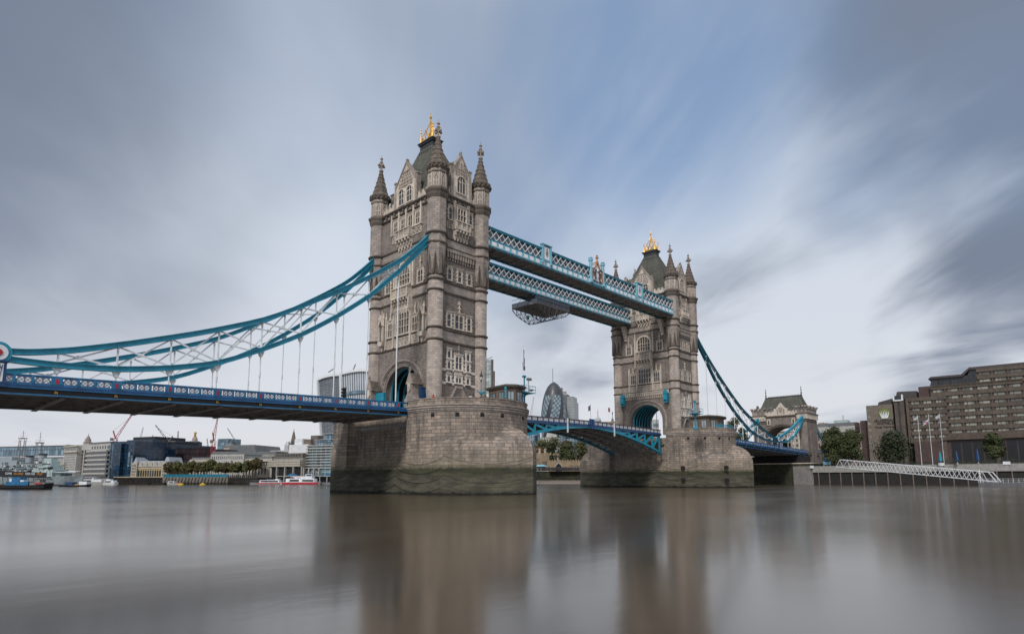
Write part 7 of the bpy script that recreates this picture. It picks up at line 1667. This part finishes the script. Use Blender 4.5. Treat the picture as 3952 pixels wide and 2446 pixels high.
for px, yt in ((73, 1758), (122, 1752)):
    q = T(ux(px), -4.5, 0); m = MB().lathe(q[0], q[1], [(1.45, dk), (1.3, zz_(yt+3))], 14); f_ = m.build('funnel', C['steelg'], r); m = MB().lathe(q[0], q[1], [(1.5, zz_(yt+4)), (1.5, zz_(yt)), (1.2, zz_(yt)+.1)], 14); m.build('funnel_cap', 'black', f_)
for px, y0, y1, yt in ((40, 1762, 1690, 1658), (107, 1765, 1710, 1668)):
    m = MB(T); z0, z1 = zz_(y0), zz_(y1); u = ux(px); w0, w1 = 1.5, .7
    for s_ in (-1, 1):
        for d in (-5.2, -3.4): m.bar((u+s_*w0, d, dk), (u+s_*w1, d, z1), .11, .11)
    k = 0; z = z0-3
    while z < z1-.8:
        f = (z-dk)/(z1-dk); w_ = w0+(w1-w0)*f
        for d in (-5.2, -3.4): m.bar((u-w_, d, z), (u+w_, d, z+1.1), .1, .1); m.bar((u+w_, d, z), (u-w_, d, z+1.1), .1, .1); m.bar((u-w_, d, z), (u+w_, d, z), .1, .1)
        z += 1.1
    m.box(u-1.3, u+1.3, -5.4, -3.2, z1, z1+.3); m.tube((u, -4.3, z1), (u, -4.3, zz_(yt)), .09, 5)
    m.bar((u-3.2, -4.3, z1+1.2), (u+3.2, -4.3, z1+1.2), .08, .08); m.bar((u-1.5, -4.3, z1+2.2), (u+1.5, -4.3, z1+2.2), .07, .07); m.bar((u-6, -4.3, z1-1.0), (u+6, -4.3, z1-1.2), .05, .05); m.build('lattice_mast', 'under', r)
for px, zb, s_ in ((205, dk, 1.), (178, dk+1.5, .9)):
    m = MB(T); u = ux(px); m.ext([(u-1.8, zb), (u+1.5, zb), (u+1.3, zb+1.5), (u-1.6, zb+1.7)], -6.5, -2.5); g = m.build('gun_turret', C['mint'], r)
    for k in range(3): m = MB(T); m.bar((u+1.2, -3.2-k*1.2, zb+.9), (u+4.6, -3.2-k*1.2, zb+1.6), .2, .2); m.build('gun_barrel', C['steelg'], g)
q = [T(ux(a), d, zat(a, y, 240)) for a, d, y in ((192, -1, 1820), (254, -1, 1822), (240, -7, 1816), (205, -7, 1817))]
m = MB(); c = (ux(222)); cz = sum(a[2] for a in q)/4-.25; P_ = [Vector(a) for a in q]; mid = sum(P_, Vector())/4-Vector((0, 0, .3))
for i in range(4): a, b = P_[i], P_[(i+1) % 4]; h = (a+b)/2-Vector((0, 0, .25)); m.face([m.pt(*a), m.pt(*h), m.pt(*mid)]); m.face([m.pt(*h), m.pt(*b), m.pt(*mid)])
aw = m.build('awning', 'white', r); m = MB()
for a in P_: m.tube((a.x, a.y, dk), tuple(a), .06, 5)
m.build('awning_pole', 'steel', aw)
m = MB(T); m.tube((ux(262), -4.5, dk), (ux(262), -4.5, dk+5.0), .08, 5); m.path([(ux(262), -4.5, dk+1.0), (ux(200), -4.5, dk+1.1)], .03, 4); m.build('jackstaff', 'steel', r)
for px in (60, 95, 150): q_ = T(ux(px), -2, 0); m = MB().ball(q_[0], q_[1], dk+1.6, .9, 8); m.build('radar_dome', 'black', r)
rs = random.Random(11)
for i in range(46):
    px = rs.uniform(-20, 185); h0 = zz_(rs.choice((1812, 1800, 1790, 1822))); m = MB(T); m.box(ux(px), ux(px)+rs.uniform(.3, 1.3), -2.2, -1.3+rs.uniform(0, .3), h0, h0+rs.uniform(.25, .9)); m.build(rs.choice(('locker', 'vent', 'deck_fitting')), rs.choice(('under', C['steelg'], C['mint'], 'white', 'black')), r)
for k, y in enumerate((1826, 1806, 1792)): m = MB(T); m.bar((ux(-60), -1.2, zz_(y)), (ux(190-30*k), -1.2, zz_(y)), .05, .05); m.build('guard_rail', 'white', r)
# banner on the boarding bridge beside the ship
T, L_, A, t, n = front(-60, 222, 178, 217); za, zb_ = zat(0, 1823, 220), zat(178, 1829, 217)
r = thing('banner_bridge', 'dark boarding bridge with lettered banner along the side of the warship', 'banner', None, (A.x, A.y, 0)); m = MB(T); m.ext([(0, za-.75), (L_, zb_-.9), (L_, zb_+.5), (0, za+1.1)], -.15, 0); m.build('banner', 'black', r)
m = MB(T); m.ext([(0, za-1.3), (L_, zb_-1.4), (L_, zb_-.95), (0, za-.8)], -2.0, -.2)
for i in range(12): m.bar((i*L_/12, -1, za-1.3), (i*L_/12+.8, -1, 0), .12, .12)
m.build('walkway', 'black', r)
def text3d(s_, size, T, u, d, z, mat, parent, ext=.03, sl=0., name='lettering', align='LEFT', xs=1.):
    cu = bpy.data.curves.new('lettering', 'FONT'); cu.body = s_; cu.size = size; cu.extrude = ext; cu.resolution_u = 2; cu.align_x = align
    o = bpy.data.objects.new('tmp', cu); col.objects.link(o); bpy.context.view_layer.update(); dg = bpy.context.evaluated_depsgraph_get()
    me = bpy.data.meshes.new_from_object(o.evaluated_get(dg)); bpy.data.objects.remove(o)
    for v_ in me.vertices: x, y, zz = v_.co; v_.co = T(u+x*xs, d+zz, z+y+sl*x)
    me.materials.clear(); me.materials.append(mat if not isinstance(mat, str) else M[mat]); o = bpy.data.objects.new(name, me); col.objects.link(o); put(o, parent); return o
u0 = (20+60)/238*L_; sl = (zb_-za)/L_
ob = paint('orange_letters', (.55, .24, .04), .6)
text3d('COME', 1.05, T, u0, .05, za-.62, 'white', r, sl=sl); text3d('ABOARD', 1.05, T, u0+3.6, .05, za-.66, ob, r, sl=sl); text3d('KIDS GO', 1.05, T, u0+8.7, .05, za-.74, 'white', r, sl=sl); text3d('FREE!', 1.05, T, u0+13.6, .05, za-.84, ob, r, sl=sl)
# ------------------------------------------------------------------ right bank
r, T, L_, t, z = bld('office_building', 'beige office with regular square windows seen through the shore tower arch', 2960, 285, 3128, 280, 1664, 14, C['cream'], 6)
punched(r, T, t, 1, L_-1, 9, z-1, 11, 6, .42, .55, C['dk']); bx(r, T, 'cornice', C['cream2'], (-.2, L_+.2, 0, .5, z-.4, z+.3))
r, T, L_, t, z = bld('office_building', 'pinkish stone office with white upper band and grey roof, behind the two dark trees', 3140, 282, 3362, 268, 1672, 14, paint('pink_stone', (.38, .30, .26), .8), 6)
punched(r, T, t, .6, L_-.6, 8, z-.6, 20, 4, .42, .62, C['dk']); bx(r, T, 'white_band', C['cream2'], (-.2, L_*.8, -12, .6, z+.001, z+2.6)); bx(r, T, 'roof', C['roofg'], (-.2, L_*.84, -12, .4, z+2.601, z+4.2)); bx(r, T, 'maroon_end', C['maroon'], (L_*.8, L_*.88, -10, .8, z, z+3.8)); bx(r, T, 'plant_room', C['mint'], (L_*.42, L_*.66, -9, -2, z+4.2, z+5.6)); bx(r, T, 'chimney', C['cream2'], (L_*.55, L_*.57, -6, -5.6, z+5.6, z+8)); bx(r, T, 'rooftop_box', C['buff'], (L_*.13, L_*.22, -8, -3, z+4.2, z+5), (L_*.24, L_*.28, -8, -3, z+4.2, z+4.8))
r, T, L_, t, z = bld('glass_building', 'pale blue glass building behind, touching the hotel left edge', 3288, 330, 3390, 322, 1641, 16, C['lglass'], 6); bx(r, T, 'roof', C['rooflt'], (-1, L_+.5, -14, .8, z+.001, z+1.0))
r, T, L_, t, z = bld('office_building', 'small white office seen through the arch of the farther tower', 2515, 320, 2550, 320, 1618, 12, C['cream2'], 6); ribbons(r, T, L_*.35, L_*.95, 10, z-1, 5, .5, C['lglass'])
r, T, L_, t, z = bld('low_building', 'low brown building behind the roadway, seen through the far tower arch', 2490, 300, 2530, 300, 1668, 12, C['buff'], 6)
# hotel
HM = stone('ribbed_brown_concrete', (.15, .126, .105), 4.5, .22, .03, .12, .62, .5, .6); HS_ = paint('smooth_brown_concrete', (.17, .142, .115), .8, 0, .15); HD = paint('red_brown_cladding', (.075, .045, .04), .5); HW_ = glass('curtained_window', (.21, .21, .17), .2, .33, .6); HR = paint('slate_brown_roof', (.06, .048, .048), .6)
T, L_, A, t, n = front(3367, 246, 3990, 214); nrm2 = n
def hit(px, py):
    d = ray(px, py); s_ = (A-cam_pos).dot(n)/Vector((d.x, d.y, 0)).dot(n); q = cam_pos+d*s_; return (q-A).dot(t), q.z
zc = lambda x, y: hit(3100+x*.3638, 1350+y*.3638)
r = thing('hotel', 'big stepped brown concrete hotel with green round emblem, right side', 'hotel', None, (A.x, A.y, 6.5))
G = 6.5; S_ = 2.62
u_m0 = zc(960, 700)[0]; z_m0 = zc(735, 592)[1]; u_m1a, z_m1 = zc(1085, 520); u_m1b = zc(1515, 500)[0]; u_m2a, z_m2 = zc(1340, 385); u_m3a, z_m3 = zc(1820, 205); UE = L_+18
bx(r, T, 'sign_wall', HS_, (0, u_m0, -10, 1.5, G, z_m0))
bx(r, T, 'side_wing', HD, (-3.2, 0, -12, -2, G, zc(720, 740)[1])); bx(r, T, 'dark_slot', 'hollow_shade', (u_m0, u_m1a, -9, -1.2, G, z_m0))
ua, ub = zc(985, 700)[0], zc(1085, 700)[0]; bx(r, T, 'stair_tower', HM, (ua, ua+(ub-ua)*.38, -6, 2.4, G, zc(1030, 545)[1]), (ua+(ub-ua)*.62, ub, -6, 2.4, G, zc(1030, 545)[1])); bx(r, T, 'stair_glazing', C['dk'], (ua+(ub-ua)*.38, ua+(ub-ua)*.62, -6, 1.9, G, zc(1030, 545)[1]))
zt0, zt1 = zc(1030, 545)[1], zc(1030, 482)[1]; bx(r, T, 'white_frame', 'white', (ua-.2, ua+.3, 1.5, 2.8, zt0, zt1), (ub-.5, ub, 1.5, 2.8, zt0, zt1), (ua+.3, ub-.5, 1.5, 2.8, zt0-.1, zt0+.4)); bx(r, T, 'frame_glass', C['dk'], (ua+.3, ub-.5, 1.2, 2.2, zt0+.4, zt1-.3))
bx(r, T, 'lower_wing', HM, (u_m1a, u_m1b, -11, .8, zc(1300, 985)[1], z_m1)); bx(r, T, 'main_block', HM, (u_m2a, UE, -14, 0, G, z_m2)); bx(r, T, 'upper_block', HM, (u_m3a, UE, -13, -.4, z_m2+.001, z_m3))
bx(r, T, 'undercroft', 'hollow_shade', (u_m1a, u_m1b, -10, -.5, G, zc(1300, 985)[1])); bx(r, T, 'column', HM, (zc(1412, 1000)[0], zc(1432, 1000)[0], -.4, .6, G, zc(1300, 985)[1]))
# attic roofs
z1, z2 = zc(1350, 375)[1], zc(1350, 300)[1]
m = MB(T); m.ext([(u_m2a, z_m2), (u_m3a, z_m2), (u_m3a, z_m2+3.0), (u_m2a+1, z2)], -12, -.6); m.build('attic_glazing', grid('dark_attic_glass', (.03, .035, .04), (.06, .05, .05), 1.2, 3, .1), r)
m = MB(T); m.ext([(u_m2a-.3, z2-.3), (zc(1690, 270)[0], zc(1690, 272)[1]-.3), (zc(1690, 270)[0], zc(1690, 272)[1]+.5), (u_m2a+.6, z2+.5)], -12.5, .3); m.ext([(zc(1690, 270)[0], zc(1690, 272)[1]-.3), (zc(1765, 195)[0], zc(1765, 195)[1]-.3), (zc(1765, 195)[0], zc(1765, 195)[1]+.5), (zc(1690, 270)[0]-.4, zc(1690, 272)[1]+.5)], -12.5, .3); m.build('roof_edge', HR, r)
bx(r, T, 'roof', HR, (zc(1765, 195)[0], UE, -13, .2, z_m3+.001, z_m3+.9)); m = MB(T); m.ext([(zc(1700, 290)[0], z_m2), (u_m3a, z_m2), (u_m3a, z_m3+.4), (zc(1765, 200)[0], z_m3+.4)], -11, -1); m.build('stair_glass', 'glass', r)
bx(r, T, 'plant_room', HD, (zc(1215, 400)[0], zc(1335, 400)[0], -9, -1, z_m1, zc(1215, 390)[1])); m = MB(T); m.ext([(zc(970, 510)[0], z_m1-.3), (zc(1200, 510)[0], z_m1), (zc(1200, 440)[0], zc(1200, 432)[1]), (zc(990, 440)[0], zc(990, 442)[1])], -9, -.5); m.build('attic_roof', HR, r)
m = MB(T); m.ext([(zc(790, 580)[0], z_m0), (u_m0, z_m0), (u_m0, zc(950, 515)[1]), (zc(800, 550)[0], zc(800, 555)[1])], -8, .3); m.build('attic_roof', HR, r)
# storeys
def storey(u0, u1, zr, d0, bays, cols=None):
    bx(r, T, 'spandrel', HM, (u0, u1, d0, d0+.55, zr+.62, zr+2.0)); bx(r, T, 'dark_recess', HD, (u0, u1, d0, d0+.05, zr-.55, zr+.6))
    du = (u1-u0)/bays
    for i in range(bays):
        a = u0+du*i; global nwin
        bx(r, T, 'pier', HM, (a-.22, a+.22, d0, d0+.4, zr-.62, zr+.62)) if i else None
        m = MB(T); m.box(a+.75, a+.75+du*.2, d0+.051, d0+.12, zr-.5, zr+.5); m.box(a+.95+du*.2, a+du-.75, d0+.051, d0+.12, zr-.5, zr+.5); m.build('window', HW_, r)
zr0 = zc(1200, 563)[1]
for k in range(6): storey(u_m1a+1.2, u_m1b, zr0-k*S_, .8, 3)
zr1 = zc(2250, 218)[1]; nb = max(5, int(round((UE-u_m2a)/4.6)))
du = 4.55
for k in range(9):
    us = u_m3a+.3 if k < 2 else (u_m2a+.2 if k == 2 or k == 3 else u_m1b)
    b = max(1, int((min(UE, L_+2)-us)/du)); storey(us, us+b*du, zr1-k*S_, 0 if k > 1 else -.4, b)
bx(r, T, 'spandrel', HM, (u_m2a, UE, 0, .55, z_m2-.9, z_m2))
for k in range(6): bx(r, T, 'side_window', HW_, (.3, 1.3, 1.5, 1.56, zc(760, 645)[1]-k*S_-.4, zc(760, 645)[1]-k*S_+.5)); bx(r, T, 'slot_window', HW_, (u_m0+.2, u_m0+1.4, -1.2, -1.1, zc(975, 635)[1]-k*S_-.4, zc(975, 635)[1]-k*S_+.4))
# podium
up, zp = zc(1540, 960); bx(r, T, 'podium', HD, (zc(1190, 990)[0], UE, -4, 3.0, G, zc(1600, 965)[1])); m = MB(T); m.ext([(up-2, zp), (UE, zp), (UE, zp+3.0), (up+1, zp+2.4)], 0, 4.0); m.build('podium_roof', stone('podium_tiles', (.13, .105, .09), .6, .3, .03, .2, .5, .3, .4), r)
for i in range(9): a = up+1+i*3.2; bx(r, T, 'podium_window', 'black', (a, a+2.9, 3.0, 3.08, G+1.2, zp-.8))
for i in range(3): bx(r, T, 'podium_pier', HM, (up-1.4+i*15.2, up-.2+i*15.2, 3.0, 3.5, G, zp))
# emblem and lettering
ue, zeb = zc(870, 678); er = abs(zc(935, 678)[0]-ue); d0 = 1.5
m = MB(T); m.ext([(ue+er*math.cos(2*math.pi*i/32), zeb+er*1.0*math.sin(2*math.pi*i/32)) for i in range(32)], d0, d0+.1); em = m.build('green_emblem', paint('lime_green', (.13, .17, .02), .6), r)
m = MB(T); dd = d0+.16
for k, a0 in enumerate((-58, -36, -13, 13, 36, 58)):
    b = (ue+(k-2.5)*er*.16, zeb-er*.92); s_ = math.sin(R(a0)); tip = (ue+s_*er*.98, zeb+er*(.50 if abs(a0) > 50 else .72 if abs(a0) > 30 else .85)*(1 if k % 2 else .92)); mid = (ue+(k-2.5)*er*.26, zeb-er*.1)
    if a0 > 0: tip = (tip[0]-er*.12, tip[1])
    m.ext([(b[0]-er*.10, b[1]+.1), (mid[0]-er*.08, mid[1]), tip, (mid[0]+er*.08, mid[1]), (b[0]+er*.10, b[1]+.1)], d0+.1, dd+.01*k)
m.build('white_blades', 'white', em)
lt = paint('dark_letters', (.018, .014, .012), .5)
for s_, y, sz in (('GUOMAN', 761, 1.25), ('HOTELS', 790, 1.2), ('THE TOWER', 829, .95)): text3d(s_, sz, T, ue, d0+.12, zc(870, y)[1], lt, r, .1, align='CENTER', xs=1.35)
# quay, flagpoles, parasols, signs, gangway
r = thing('quay_wall', 'long grey quay wall on dark piles, before the hotel', 'wall', None, (163, -60, 0))
m = MB(); m.box(162.4, 163.4, -400, -15, 4.2, 6.35); m.build('coping_beam', C['grey'], r); m = MB(); m.box(162.9, 163.3, -400, -15, -2, 4.19); m.build('wharf_shade', paint('open_wharf_shade', (.018, .017, .016), .8, 0, .5), r)  # the near-black sheet paints in the shade beneath the open piled wharf
for i in range(24): y = -17-i*3.6; m = MB(); m.box(162.45, 162.85, y, y+.3, -2, 4.19); m.build('pile', C['brown'], r)
for px, py, sx, lb in ((3133, 1801, 1.1, 'white board on the quay wall left of the gangway'), (3633, 1791, 1.5, 'white board on the quay wall below the flagpoles'), (3885, 1786, 1.6, 'white board on the quay wall at the right picture edge')):
    q = on_plane(px, py, 0, 162.2); r = thing('notice_board', lb, 'sign', 'white boards on the quay', tuple(q)); m = MB(); m.box(162.2, 162.3, q.y-sx*.55, q.y+sx*.55, q.z-.45, q.z+.45); m.build('board', 'white', r); m = MB(); m.box(162.31, 162.38, q.y-sx*.4, q.y-sx*.35, q.z-1, q.z+.5); m.box(162.31, 162.38, q.y+sx*.35, q.y+sx*.4, q.z-1, q.z+.5); m.build('post', 'steel', r)
for px, yb, xt, yt, lb, fl in ((3557, 1779, 3543, 1604, 'white flagpole left of three, with white flag, before the hotel', (1.2, .8, C['rooflt'])), (3599, 1776, 3586, 1600, 'middle white flagpole with red white and blue flag', None), (3643, 1774, 3629, 1597, 'white flagpole right of three, with pale flag', (1.2, .9, C['rooflt']))):
    r_, p_, z_ = flagpole(px, yb, yt, 196, lb, fl, 'white', .085, 'white flagpoles before the hotel', zb=6.4)
    if fl is None:
        fw = rgt.copy(); fw.z = 0; fw.normalize(); f0 = p_-fw*2.0; f0.z = z_-3.4; Tf = lambda u, d, z: (f0.x+fw.x*u, f0.y+fw.y*u+d+.1*math.sin(u*4), f0.z+z+u*.35)
        m = MB(Tf); m.box(0, 1.9, 0, .03, 0, 1.2); fo = m.build('flag', 'navy', r_)
        m = MB(Tf); m.box(0, 1.9, -.04, -.01, .45, .75); m.box(.8, 1.1, -.04, -.01, 0, .44); m.box(.8, 1.1, -.04, -.01, .76, 1.2); m.bar((0, -.03, 0), (.8, -.03, .44), .05, .2, up=(0, 1, 0)); m.bar((1.9, -.03, 1.2), (1.1, -.03, .76), .05, .2, up=(0, 1, 0)); m.bar((0, -.03, 1.2), (.8, -.03, .76), .05, .2, up=(0, 1, 0)); m.bar((1.9, -.03, 0), (1.1, -.03, .44), .05, .2, up=(0, 1, 0)); m.build('white_cross', 'white', fo)
        m = MB(Tf); m.box(0, 1.9, -.07, -.045, .52, .68); m.box(.87, 1.03, -.07, -.045, 0, 1.2); m.build('red_cross', 'red', fo)
def parasol(px, yb, yt, dep, mat, label):
    p = at(px, yb, dep); p.z = 6.5; zt_ = zat(px, yt, dep); r = thing('parasol', label, 'parasol', 'closed parasols on the hotel terrace', tuple(p)); H = zt_-6.5
    m = MB().lathe(p.x, p.y, [(.05, 6.5), (.05, 6.5+H*.3)], 6); m.lathe(p.x, p.y, [(.3, 6.5), (.3, 6.65)], 8); m.build('pole', 'white', r)
    m = MB()
    for k in range(1): m.lathe(p.x, p.y, [(.42, 6.5+H*.22), (.5, 6.5+H*.3), (.3, 6.5+H*.7), (.08, 6.5+H)], 10)
    m.build('furled_canopy', mat, r)
parasol(3630, 1776, 1742, 192, 'teal', 'light turquoise closed parasol between the flagpoles'); parasol(3694, 1776, 1740, 190, 'navy', 'dark blue closed parasol right of the flagpoles'); parasol(3775, 1774, 1732, 190, 'navy', 'tall navy closed parasol near the hotel restaurant')
pa_, pb_ = at(3236, 1803, 206), at(3855, 1856, 165); pa_.z = 6.0; pb_.z = 1.2; r = thing('gangway', 'long white truss gangway sloping down to the pontoon at right', 'gangway', None, tuple(pa_))
gd = (pb_-pa_); gl = gd.length; gd.normalize(); gs = gd.cross(Vector((0, 0, 1))).normalized(); gu = gs.cross(gd).normalized(); gu = gu if gu.z > 0 else -gu
P = lambda a, s_, h: tuple(pa_+gd*a+gs*s_*1.1+gu*h)
for s_ in (-1, 1):
    m = MB(); m.bar(P(0, s_, 0), P(gl, s_, 0), .18, .2); m.build('bottom_chord', 'white', r); m = MB(); m.bar(P(1.2, s_, 2.4), P(gl-2.0, s_, 2.4), .15, .18); m.build('top_chord', 'white', r)
    nn = 17; s0 = 1.2; st = (gl-3.2)/nn
    for i in range(nn):
        m = MB(); m.bar(P(s0+i*st-(st*.5 if i else 1.2), s_, 0), P(s0+i*st, s_, 2.4), .1, .11); m.bar(P(s0+i*st, s_, 2.4), P(s0+i*st+st*.5, s_, 0), .1, .11); m.build('truss_brace', 'white', r)
    m = MB(); m.bar(P(gl-2.0, s_, 2.4), P(gl, s_, 0), .16, .2); m.build('end_brace', 'white', r)
m = MB(); m.bar(P(0, 0, .05), P(gl, 0, .05), 2.0, .08); m.build('walking_deck', 'steel', r)
m = MB(); m.poly([P(1, -1.05, 2.5), P(1, 1.05, 2.5), P(5, 1.05, 2.5), P(5, -1.05, 2.5)]); m.build('end_canopy', 'white', r)
q0, q1 = at(3775, 1858, 163), at(4060, 1858, 150); tp = (q1-q0); tp.z = 0; tl = tp.length; tp.normalize(); sp_ = Vector((-tp.y, tp.x, 0)); TP = lambda u, d, z: (q0.x+tp.x*u+sp_.x*d, q0.y+tp.y*u+sp_.y*d, z)
r = thing('pontoon', 'grey floating pontoon with white railing, right picture edge', 'pontoon', None, tuple(q0)); m = MB(TP); m.box(0, tl, 0, 5, -.4, 1.0); m.build('float', 'steel', r)
m = MB(TP)
for h in (1.25, 1.6, 2.05): m.bar((0, .1, h), (tl, .1, h), .05, .06)
m.build('rail', 'white', r)
for i in range(15): m = MB(TP); m.box(i*tl/14-.03, i*tl/14+.03, .07, .13, 1.0, 2.05); m.build('rail_post', 'white', r)
m = MB(TP); m.box(.2, .4, .5, .7, 1.0, 4.4); m.build('tall_post', 'white', r)
q = on_plane(3192, 1797, 0, 166); r = thing('shelter', 'small dark arched shelter on the quay, left of the gangway', 'shelter', None, (166, q.y, 6.5))
m = MB(lambda u, d, z: (166-d, q.y+u, z)); m.ext([(-1.4, 8.4), (1.2, 8.4), (1.2, 9.0), (.4, 9.4), (-.6, 9.3), (-1.5, 8.8)], -2, .2); m.build('roof', 'navy', r); m = MB(lambda u, d, z: (166-d, q.y+u, z)); m.box(-1.1, 1.1, -1.8, 0, 7.1, 8.1); m.box(-1.2, -1.05, 0, .1, 6.5, 8.4); m.box(1.0, 1.15, 0, .1, 6.5, 8.4); m.build('kiosk_body', 'skyb', r)
railing([(163.2, -16), (163.2, -60), (163.2, -110)], 6.4, 1.0, 'dark railing along the edge of the hotel quay', 'black', False)
hdg = MB(); rs = random.Random(3)
for i in range(2600):
    y = -34-rs.random()*70; x = 166.5+rs.random()*2.2+.8*math.sin(y*.7); z = 6.6+rs.random()**1.4*(1.2+.5*math.sin(y*.45+1)); s_ = .16; a = rs.uniform(0, 6.28); hdg.face([hdg.pt(x-s_*math.cos(a), y-s_*math.sin(a), z), hdg.pt(x+s_*.3, y, z+s_), hdg.pt(x+s_*math.cos(a), y+s_*math.sin(a), z)])
tag(hdg.build('shrub_bed', LB), 'dark low planting along the hotel terrace', 'shrubs', kind='stuff')
